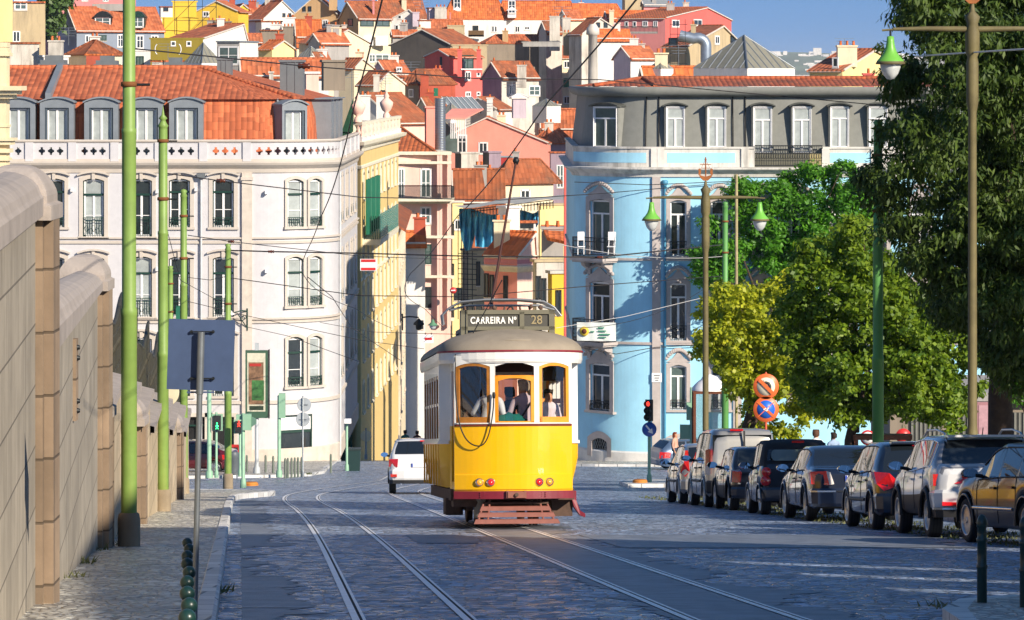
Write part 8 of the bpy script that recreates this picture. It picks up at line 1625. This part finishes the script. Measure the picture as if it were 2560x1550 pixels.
# advertising glass case
t = thing('glass_case', 'brown-framed glass advertising case with a white domed top behind the champagne car', 'display case', ((1775 - CX) * 142 / F, 142, gz(142) + .12)); zt_ = (HZ - 975) * 142 / F - gz(142) - .12; BRF = M('brown_frame', '6A3A20', rough=.5, var=.15); b = MB(); w = .62
for sx in (-1, 1):
    for sy in (-1, 1): b.bb(sx * w - .05, sx * w + .05, sy * w - .05, sy * w + .05, 0, zt_, BRF)
for z in (.3, zt_ - .1):
    for s in (-1, 1): b.bb(-w, w, s * w - .04, s * w + .04, z, z + .1, BRF); b.bb(s * w - .04, s * w + .04, -w, w, z, z + .1, BRF)
b.bb(-w, w, -w, w, 0, .3, BRF); obj('frame', b.data('frame'), t); b = MB(); b.lathe([(.72, zt_), (.68, zt_ + .12), (.5, zt_ + .3), (.34, zt_ + .42), (.3, zt_ + .5), (0, zt_ + .62)], WHT, 20); obj('dome', b.data('dome'), t)
b = MB(); G2 = glass_clear('case_glass', (.85, .88, .86), .15)
for s in (-1, 1): b.poly([(-w, s * w, .4), (w, s * w, .4), (w, s * w, zt_ - .1), (-w, s * w, zt_ - .1)], G2); b.poly([(s * w, -w, .4), (s * w, w, .4), (s * w, w, zt_ - .1), (s * w, -w, zt_ - .1)], G2)
obj('glazing', b.data('glazing'), t)
# low shuttered building and signs below the right-hand trees
t = thing('low_building', 'long low grey building with vertical shutters glimpsed under the trees at the right', 'building', (23, 150, gz(150))); b = MB(); m = wc['gbr']; x0, x1 = (2225 - CX) * 150 / F, 34; zt_ = (HZ - 1000) * 150 / F; b.bb(x0, x1, 150, 158, gz(150) - .5, zt_, m); b.build('wall', t, True); b = MB(); b.bb(x0 - .4, x1, 149.4, 158.4, zt_, zt_ + .35, wc['gray']); b.build('roof', t, True)
for k in range(8):
    b = MB(); x = x0 + .8 + k * 2.1; b.bb(x, x + 1.3, 149.93, 150, gz(150) + .1, zt_ - .5, M('dark_slats', '4A4A46', rough=.6)) 
    for j in range(7): b.bb(x + .05 + j * .18, x + .13 + j * .18, 149.88, 149.93, gz(150) + .1, zt_ - .5, M('grey_slats', '7A7A72', rough=.6))
    b.build('shutter', t, True)
for px, py, lb, kind in ((2169, 1094, 'round speed-limit sign with a red rim and the figure 3 behind the hatchback', '3'), (2258, 1090, 'round red no-entry sign under the trees', 'n')):
    t, Z, k = post('road_sign', lb, 'road sign', px, 125, py - 16, .035, m=STEEL); zc = Z(py); b = MB(); b.lathe([(0, -.05), (.26, -.05), (.26, -.03)], M('sign_red', (.6, .03, .03), rough=.4), 28, (0, 0, zc), 'y'); so = obj('disc', b.data('disc'), t); b = MB()
    if kind == '3': b.lathe([(0, -.056), (.2, -.056), (.2, -.05)], WHT, 28, (0, 0, zc), 'y'); obj('face', b.data('face'), so); obj('figure', text_mesh('3', .3, SBK, .008), so, (.02, -.06, zc))
    else: b.bb(-.18, .18, -.06, -.05, zc - .06, zc + .06, WHT); obj('bar', b.data('bar'), so)
b = MB(); b.box((0, 0, .9), (.5, .1, 1.7), M('dusty_pink_poster', 'A87A80', rough=.5, var=.15)); b.box((0, -.06, .9), (.4, .01, 1.5), M('dusty_pink_poster2', 'B89098', rough=.5, var=.3, scale=3)); b.box((.3, 0, .9), (.1, .14, 1.9), BLKT); b.build('poster_board', loc=((2462 - CX) * 120 / F, 120, gz(120) + 1.1), label='dusty pink poster panel under the trees at the far right', cat='poster board')
b = MB()
for s in (-.8, .8): b.bb(s - .06, s + .06, -.2, .2, 0, 1.6, BRF)
b.bb(-.9, .9, -.25, .25, 1.5, 1.65, BRF); b.build('timber_frame', loc=((2205 - CX) * 112 / F, 112, gz(112) + .12), label='dark brown timber frame behind the thick green pole', cat='frame')
# signs hung from the wires
for px, py, w, h, d, lb, two in ((921, 662, .5, .36, 112, 'hanging red, white and red tram sign on the upper span wire', True), (1071, 847, .42, .34, 150, 'small white hanging sign with one red bar over the side street', False)):
    q = P(px, py, d); b = MB(); b.box((0, 0, 0), (w, .03, h), WHT); t = b.build('hanging_sign', loc=tuple(q), label=lb, cat='sign', group='signs hung on span wires'); b = MB(); RS = M('sign_red', (.6, .03, .03))
    if two: b.box((0, -.02, h / 2 - .055), (w - .06, .01, .08), RS); b.box((0, -.02, -h / 2 + .055), (w - .06, .01, .08), RS)
    else: b.box((0, -.02, 0), (w - .12, .01, .1), RS)
    for s in (-1, 1): b.tube([(s * w * .3, 0, h / 2), (s * w * .3, 0, h / 2 + .08)], .02, IRON, 5)
    obj('stripes', b.data('stripes'), t)
q = P(1133, 726, 333); b = MB(); b.lathe([(0, -.05), (.3, -.05), (.3, -.02)], M('sign_red', (.6, .03, .03)), 20, ax='y'); b.bb(-.2, .2, -.07, -.05, -.05, .05, WHT); b.build('no_entry_sign', loc=tuple(q), label='tiny red no-entry disc beside the patterned tile house', cat='road sign')
q = P(1082, 812, 150); b = MB(); b.lathe([(.02, .22), (.05, .2), (.08, .1), (.2, 0), (.22, -.02)], M('old_lamp_green', '5E8A6A', rough=.5), 16, caps=False); b.lathe([(.15, -.02), (.12, -.14), (.0, -.2)], OPAL, 14, caps=False); b.build('hanging_lamp', loc=tuple(q), label='small green lamp hanging over the side street', cat='lamp')
q = P(1047, 812, 200); b = MB(); b.lathe([(.03, .35), (.12, .25), (.28, .1), (.3, 0), (.18, -.02), (.15, -.25), (.0, -.3)], IRON, 14); b.tube([(-.9, .0, .4), (-.5, 0, .45), (0, 0, .4)], .04, IRON, 6); b.tube([(-.9, 0, -.3), (-.9, 0, .6)], .05, IRON, 6); b.build('wall_lantern', loc=tuple(q), label='black wall lantern beside the white annexe', cat='lamp')
q = P(618, 800, 189.85); b = MB(); b.tube([(0, 0, .6), (0, 0, -.55)], .04, DGR, 6); b.tube([(0, 0, .45), (-.25, -.2, .5), (-.6, -.4, .42), (-.8, -.5, .3)], .035, DGR, 6); b.tube([(0, 0, -.4), (-.2, -.15, -.1), (-.45, -.3, .3)], .03, DGR, 6); b.tube([(-.15 + .1 * math.cos(a), -.1, .15 + .1 * math.sin(a)) for a in xs(0, 6.28, 10)], .02, DGR, 5); b.lathe([(.05, .42), (.2, .3), (.3, .2), (.2, .12), (0, .1)], WHT, 12, (-.9, -.55, .15)); b.build('wall_lantern', loc=tuple(q), label='green scrolled bracket lamp on the white building near its stone pilaster', cat='lamp')
q = P(447, 795, 150); b = MB(); b.box((0, 0, 0), (.22, .2, 1.0), GSH); b.build('shop_sign', loc=tuple(q), label='small green box sign fixed near the far short pole', cat='sign')
q = P(1642, 944, 184.88); b = MB(); b.box((0, 0, 0), (.5, .03, .46), WHT); t = b.build('street_name_plate', loc=tuple(q), label='white street name plate on the blue building pilaster', cat='sign'); b = MB()
for z, w in ((.1, .3), (-.02, .24), (-.13, .16)): b.box((0, -.02, z), (w, .01, .04), SBK)
obj('lettering', b.data('lettering'), t)
# ------------------------------------------------------------------ wires
WR = M('wire_dark', (.03, .025, .025), rough=.6, var=0); WRL = M('wire_pale', (.6, .58, .55), rough=.5, var=0)
def wire(pts, label, r=.012, m=WR, world=None, sag=.0, ins=()):
    b = MB(); V = world or [P(*p) for p in pts]; out = []
    if sag and len(V) == 2: V = [V[0].lerp(V[1], t) - Vector((0, 0, sag * 4 * t * (1 - t))) for t in xs(0, 1, 12)]
    b.tube(V, r, m, 5)
    for t in ins: q = V[int(t * (len(V) - 1))]; b.lathe([(.0, -.1), (.05, -.08), (.03, -.04), (.05, 0), (.03, .04), (.05, .08), (0, .1)], M('insulator_brown', '5A2A18', rough=.3), 8, tuple(q), 'x')
    b.build('overhead_wire', label=label, cat='wire', group='overhead wires')
cw = lambda T, d: Vector((trk(T, d) + .45, d, gz(d) + 6.3 - .12 * abs(math.sin(d * .12))))
wire(None, 'contact wire above the left tram track, sweeping up out of the top edge', .011, world=[cw(TL, d) for d in xs(34, 150, 58)])
wire(None, 'contact wire above the right tram track, running from the trolley pole to the top edge', .011, world=[cw(SL, d) for d in xs(34, 150, 58)])
wire([(332, 121, 47.6), (760, 165, 55), (1190, 196, 62), (1500, 199, 67), (2190, 262, 76)], 'long thin span wire crossing the hillside from the nearest green pole', .01, ins=(.3,))
wire([(415, 433, 73), (552, 452, 76), (900, 493, 86), (1250, 500, 95), (1500, 484, 102), (1841, 455, 139)], 'span wire from the spiked green pole across to the thin cream pole', .012, ins=(.25,))
wire([(578, 626, 115), (678, 629, 114), (899, 633, 113), (1190, 641, 112), (1500, 643, 110), (1806, 612, 136)], 'thick dark span wire from the ball-topped pole across in front of the tram pole arm', .022, ins=(.2, .85))
wire([(578, 695, 115), (899, 739, 113), (1161, 742, 111), (1500, 713, 109), (1806, 690, 136)], 'second span wire below it from the ball-topped pole', .014)
wire([(470, 588, 100), (578, 604, 112), (900, 640, 130), (1160, 650, 160)], 'wire from the rust-streaked pole towards the side street', .013, ins=(.4,))
wire([(435, 745, 150), (620, 790, 152), (900, 850, 156), (1060, 872, 160)], 'low slack wire crossing the white building from the far pole', .013)
wire([(438, 690, 150), (525, 700, 150), (570, 690, 115)], 'short slack wire between the far pole and the ball-topped pole', .013)
wire([(770, 693, 105), (830, 742, 130), (880, 820, 150), (1000, 900, 170)], 'slanting wire over the right edge of the white building', .014)
wire([(620, 818, 188), (720, 840, 175), (900, 905, 150)], 'wire leaving the green bracket lamp to the right', .014)
wire([(1390, 820, 92), (1560, 792, 95), (1750, 746, 99)], 'bright white wire rising from behind the tram to the far lamp post', .008, WRL)
wire([(1420, 820, 108), (1806, 690, 136)], 'faint wire sagging before the blue building to the leaf-green pole', .01, sag=.5)
wire([(1405, 612, 110), (1806, 641, 136)], 'pale twin wire to the leaf-green pole', .012, WRL, sag=.2)
wire([(2290, 141, 70), (2431, 131, 66), (2640, 118, 60)], 'white wire passing behind the large lamp post at the upper right', .016, WRL)
wire([(800, 806, 186), (930, 830, 170), (1071, 834, 150), (1160, 836, 145)], 'span wire holding the small white sign with a red bar', .013)
wire([(1436, 455, 184.6), (1620, 462, 184.5), (1860, 452, 184.8)], 'black cable clipped under the cornice of the blue building', .02)
wire([(1436, 865, 184.6), (1540, 885, 184.3), (1640, 868, 184.8), (1760, 862, 184.8)], 'black cable looping below the lower blue balcony', .02)
wire([(400, 505, 73), (450, 700, 90), (560, 760, 115)], 'thin slack wire falling from the spiked pole past the second-floor windows', .008)
# ------------------------------------------------------------------ people outside
pp = lambda px, d, h=.12: ((px - CX) * d / F, d, gz(d) + h)
person('man in a dark suit and white shirt seen through the glass case', pp(1787, 143.2), R(10), ('E4E4E4', '1E2028'), h=1.78, hair='7A6A58')
person('red-haired person in a light top by the slate-blue estate car', pp(1688, 165), R(60), ('D8A890', '3A4456'), h=1.66, hair='8A3A18', hairlen=.08)
person('person in a white shirt standing behind the two-seater car', pp(2040, 108), R(170), ('E8E8E8', '3A4456'), h=1.75, hair='5A3A28')
person('person in a light blue shirt walking under the trees', pp(2084, 122), R(200), ('9AB0CC', '2A3040'), h=1.72, pose='walk')
person('person in a teal top far down the shady side street', pp(1013, 205, .0), R(180), ('1E6A66', '2A2A30'), h=1.7, pose='walk')
person('person in dark clothes far down the shady side street', pp(1043, 210, .0), R(175), ('5A2A30', '1E1E22'), h=1.7, pose='walk')
# ================================================================== TREES
def inpoly(x, y, poly):
    c = False; n = len(poly)
    for i in range(n):
        (x0, y0), (x1, y1) = poly[i], poly[i - 1]
        if (y0 > y) != (y1 > y) and x < (x1 - x0) * (y - y0) / (y1 - y0) + x0: c = not c
    return c
def edge_d(x, y, poly):
    best = 1e9
    for i in range(len(poly)):
        ax, ay = poly[i]; bx, by = poly[i - 1]; dx, dy = bx - ax, by - ay; t = max(0, min(1, ((x - ax) * dx + (y - ay) * dy) / (dx * dx + dy * dy + 1e-9))); best = min(best, math.hypot(x - ax - t * dx, y - ay - t * dy))
    return best
def foliage(poly, d, thick, nclump, per, rc, lw, ll, seed, droop=0., flat=0, shape='leaf', shell=.5):
    rg = np.random.default_rng(seed); rr = random.Random(seed); xs_ = [p[0] for p in poly]; ys_ = [p[1] for p in poly]; cs = []
    s = F / d; emax = 1.0 * s; freq = .55
    from mathutils import noise
    jit = lambda x, y: (x + 42 * noise.noise(Vector((x * .022, y * .022, seed))), y + 42 * noise.noise(Vector((x * .022, y * .022, seed + 9))))
    area = (max(xs_) - min(xs_)) * (max(ys_) - min(ys_)) / s / s; lr = flat or .8; lobes = []
    tries = 0
    while len(lobes) < area * thick * .62 / lr ** 3 and tries < 20000:
        tries += 1; x, y = rr.uniform(min(xs_), max(xs_)), rr.uniform(min(ys_), max(ys_)); jx, jy = jit(x, y)
        if not inpoly(jx, jy, poly): continue
        e = edge_d(x, y, poly) / s
        if e < lr * .18: continue
        th = thick * math.sqrt(max(.02, 1 - (1 - min(e, 1.5) / 1.5) ** 2)); k = rr.uniform(-1, 1); k = math.copysign(abs(k) ** shell, k); q = P(x, y, d + th * k); lobes.append((q, lr * rr.uniform(.6, 1.25) * min(1, .5 + e / 2)))
    for i in range(nclump):
        q, R_ = lobes[rr.randrange(len(lobes))]; v = Vector((rr.gauss(0, 1), rr.gauss(0, 1), rr.gauss(.25, 1))).normalized(); cs.append(q + Vector((v.x, v.y, v.z * .75)) * R_ * rr.uniform(.55, 1.05))
    C = np.array([tuple(c) for c in cs]); n = len(C) * per
    dirs = rg.normal(size=(n, 3)); dirs /= np.linalg.norm(dirs, axis=1)[:, None]; rad = rc * rg.uniform(.15, 1, size=(n, 1)) ** .6
    sc_ = rg.uniform(.65, 1.25, size=(len(C), 1)).repeat(per, 0); pos = C.repeat(per, 0) + dirs * rad * sc_ * np.array([1, 1, .7])
    nrm = dirs * 1.1 + rg.normal(size=(n, 3)) * .5; nrm[:, 2] += .5; nrm /= np.linalg.norm(nrm, axis=1)[:, None]
    ax = rg.normal(size=(n, 3)); ax[:, 2] -= droop * 2; ax -= (ax * nrm).sum(1)[:, None] * nrm; ax /= np.linalg.norm(ax, axis=1)[:, None] + 1e-9; bx = np.cross(nrm, ax)
    sz = rg.uniform(.7, 1.3, size=(n, 1)); L_ = ll * sz; W_ = lw * sz
    cup = nrm * (L_ * .12)
    V = np.stack([pos, pos + ax * L_ * .45 + bx * W_ * .5 - cup, pos + ax * L_ - cup * 1.5, pos + ax * L_ * .45 - bx * W_ * .5 - cup], 1).reshape(-1, 3)
    return V, cs
def leafmesh(name, Vs, mat):
    V = np.concatenate(Vs); n = len(V) // 4; me = bpy.data.meshes.new(name); me.vertices.add(len(V)); me.vertices.foreach_set('co', V.ravel()); me.loops.add(n * 4); me.loops.foreach_set('vertex_index', np.arange(n * 4)); me.polygons.add(n); me.polygons.foreach_set('loop_start', np.arange(n) * 4); me.update(calc_edges=True); me.materials.append(mat); return me
BARK = M('bark', '4A3C30', rough=.95, var=.35, scale=5, bump=.8, bscale=12)
def tree(name, label, poly, d, thick, base_px, nclump, per, rc, lw, ll, seed, mat, droop=0., trunk_r=.22, branches=9, group=None, shell=.5, basez=None, extra=None, flat=0):
    pts = [cV(x, y) for x, y in poly]; V, cs = foliage(pts, d, thick, nclump, per, rc, lw, ll, seed, droop, flat, shell=shell); Vs = [V]
    if extra:
        for e in extra: V2, c2 = foliage([cV(x, y) for x, y in e[0]], *e[1:]); Vs.append(V2)
    bx = (base_px - CX) * d / F; z0 = gz(d) if basez is None else basez; t = thing(name, label, 'tree', (bx, d, z0), 0, group); off = np.array((bx, d, z0)); me = leafmesh('crown', [v - off for v in Vs], mat); obj('crown', me, t)
    cen = sum(cs, Vector()) / len(cs); rr = random.Random(seed); b = MB(); hub = Vector((bx * .6 + cen.x * .4, d, z0 + (cen.z - z0) * .55)); b.tube([(bx, d, z0 - .2), (bx + .05, d, z0 + .5), (bx * .8 + hub.x * .2, d + .05, z0 + (hub.z - z0) * .6), tuple(hub)], [trunk_r * 1.4, trunk_r, trunk_r * .8, trunk_r * .62], BARK, 12)
    for k in range(branches):
        q = rr.choice(cs); m1 = hub.lerp(q, .45) + Vector((rr.uniform(-.3, .3), rr.uniform(-.3, .3), rr.uniform(.1, .6))); b.tube([tuple(hub - Vector((0, 0, rr.uniform(0, .8)))), tuple(m1), tuple(q)], [trunk_r * .45, trunk_r * .28, .02], BARK, 7)
        for j in range(2): q2 = min(cs, key=lambda c: (c - m1).length + rr.uniform(0, 2.5)); b.tube([tuple(m1), tuple(q2)], [trunk_r * .2, .012], BARK, 5)
    b.build('trunk', t, True); return t
L_DARK = leafmat('dark_evergreen_leaf', (.02, .055, .008, 1), (.13, .20, .022, 1), .28, .6); L_LIME = leafmat('yellow_green_leaf', (.16, .25, .01, 1), (.80, .78, .04, 1), .45); L_MID = leafmat('lime_green_leaf', (.04, .12, .008, 1), (.32, .44, .02, 1), .42); L_JAC = leafmat('fresh_green_leaf', (.04, .16, .010, 1), (.17, .46, .02, 1), .4); L_BG = leafmat('background_leaf', (.05, .11, .02, 1), (.12, .2, .04, 1), .3)
tree('evergreen_tree', 'huge dark drooping evergreen tree filling the right side of the view', [(2155, -60), (2165, 40), (2195, 90), (2172, 110), (2190, 160), (2132, 180), (2140, 235), (2172, 275), (2122, 300), (2128, 345), (2062, 362), (2042, 400), (2048, 460), (2085, 490), (2052, 530), (2100, 590), (2190, 640), (2250, 740), (2320, 790), (2370, 880), (2440, 930), (2540, 950), (2640, 700), (2660, 300), (2640, -80)], 73, 3.6, 2500, 2300, 62, .34, .05, .155, 11, L_DARK, droop=1.0, trunk_r=.3, shell=.5, flat=.85)
tree('lime_tree', 'bright yellow-green lime tree right of the far lamp post', [(1690, 745), (1712, 690), (1745, 668), (1775, 690), (1800, 668), (1838, 690), (1868, 640), (1905, 650), (1940, 700), (1960, 800), (1985, 900), (1985, 1000), (1940, 1055), (1880, 1060), (1800, 1030), (1742, 955), (1700, 905), (1668, 892), (1660, 860), (1690, 840), (1682, 790)], 128, 2.6, 1850, 760, 46, .33, .12, .17, 12, L_LIME, flat=.75, group='lime trees along the promenade', trunk_r=.16)
tree('lime_tree', 'broad olive-green lime tree between the bright lime and the dark evergreen', [(1900, 640), (1950, 590), (1985, 610), (2030, 520), (2075, 500), (2100, 590), (2160, 640), (2210, 700), (2260, 760), (2330, 800), (2400, 850), (2440, 900), (2390, 925), (2330, 960), (2290, 1020), (2200, 1000), (2120, 1015), (2060, 1010), (1990, 1025), (1940, 960), (1900, 850), (1890, 740)], 112, 3.2, 2120, 1400, 50, .34, .11, .16, 13, L_MID, flat=.8, group='lime trees along the promenade', trunk_r=.2)
tree('jacaranda_tree', 'fresh green feathery tree standing against the blue facade', [(1668, 560), (1672, 525), (1700, 522), (1740, 482), (1772, 440), (1830, 442), (1858, 470), (1866, 402), (1920, 386), (2000, 395), (2050, 375), (2090, 420), (2120, 560), (2060, 640), (1980, 700), (1900, 720), (1850, 690), (1780, 660), (1745, 680), (1700, 702), (1668, 682), (1690, 640), (1662, 600)], 182.3, 1.7, 1900, 800, 46, .5, .11, .24, 14, L_JAC, flat=.9, trunk_r=.25, shell=.7)
tree('jacaranda_tree', 'leafy green branch of another tree at the right edge under the evergreen', [(2400, 930), (2470, 890), (2560, 900), (2600, 960), (2560, 1000), (2480, 985), (2420, 975)], 100, 1.5, 2600, 60, 40, .35, .05, .14, 15, L_JAC, trunk_r=.15, branches=4)
tree('small_tree', 'small green tree among the houses at the upper left', [(105, -60), (180, -60), (176, 20), (150, 28), (140, 60), (138, 90), (118, 98), (108, 60)], 520, 3.5, 130, 80, 60, 1.2, .5, .8, 16, L_BG, trunk_r=.3, branches=4, basez=gz(520))
# unseen trees and building, added out of frame to shade the street and cars
def shade_tree(x, d, r, z1, h, label, seed, mat=L_MID):
    rg = np.random.default_rng(seed); t = thing('lime_tree', label, 'tree', (x, d, gz(d)), 0, 'unseen shade trees added beyond the right edge'); n = 90; C = rg.normal(size=(n, 3)); C /= np.linalg.norm(C, axis=1)[:, None]; C *= rg.uniform(.45, 1, size=(n, 1)); C = C * np.array([r, r, h / 2]) + np.array([0, 0, z1 + h / 2]); per = 60; m = n * per
    dr = rg.normal(size=(m, 3)); dr /= np.linalg.norm(dr, axis=1)[:, None]; pos = C.repeat(per, 0) + dr * .55 * rg.uniform(.2, 1, size=(m, 1)); nr = rg.normal(size=(m, 3)); nr /= np.linalg.norm(nr, axis=1)[:, None]; ax = np.cross(nr, rg.normal(size=(m, 3))); ax /= np.linalg.norm(ax, axis=1)[:, None]; bx = np.cross(nr, ax)
    V = np.stack([pos, pos + ax * .09 + bx * .07, pos + ax * .2, pos + ax * .09 - bx * .07], 1).reshape(-1, 3); obj('crown', leafmesh('crown', [V], mat), t); b = MB(); b.tube([(0, 0, -.2), (0, 0, z1 + h * .5)], [.22, .12], BARK, 10); rr = random.Random(seed)
    for k in range(7): q = C[rr.randrange(n)]; b.tube([(0, 0, z1 * .8), tuple(q * .5 + np.array([0, 0, z1 * .5])), tuple(q)], [.1, .06, .02], BARK, 6)
    obj('trunk', b.data('trunk'), t)
shade_tree(11.6, 54, 2.1, 2.2, 2.5, 'unseen lime tree added right of the view to shade the parked cars', 31)
shade_tree(14.5, 66, 2.6, 3.2, 5.5, 'unseen lime tree added beyond the right edge to shade the street', 32)
ob = thing('shade_building', 'unseen beige building added on the right to shade the foreground street', 'building', (15, 0, gz(0))); b = MB(); m = wc['beige']  # unseen block, sized so its shadow ends short of the tram
BPth = Path([(18, 36.5), (12.2, 36.5), (12.2, -54)]); holes = []; zz0 = gz(42.5) - .5; H_ = 13
for r in range(4):
    for k in range(24): u = 8.5 + k * 3.6; holes.append((u - .6, u + .6, gz(20) + 2.2 + r * 3.6 + 1, gz(20) + 4.1 + r * 3.6 + 1))
wallgrid(b, BPth, 0, BPth.L, zz0, gz(42) + H_, [h for h in holes if h[3] < gz(42) + H_ - .5], .25, m); b.build('wall', ob, True)
b = MB(); b.ext([(12, -54.4, gz(42) + H_), (18, -54.4, gz(42) + H_), (18, 36.6, gz(42) + H_), (12, 36.6, gz(42) + H_)], (0, 0, .35), wc['gray']); b.build('roof', ob, True)
# ================================================================== HAZE
hz = bpy.data.materials.new('air'); hz.use_nodes = True; t_ = hz.node_tree; t_.nodes.remove(t_.nodes['Principled BSDF']); pv_ = t_.nodes.new('ShaderNodeVolumePrincipled'); pv_.inputs['Color'].default_value = (.75, .85, 1, 1); pv_.inputs['Density'].default_value = .00005; t_.links.new(pv_.outputs[0], t_.nodes['Material Output'].inputs['Volume'])
b = MB(); b.bb(-3300, 3300, -300, 16200, -87, 115, hz); b.build('haze', kind='stuff', label='thin pale air haze lying over the far hills', cat='haze')
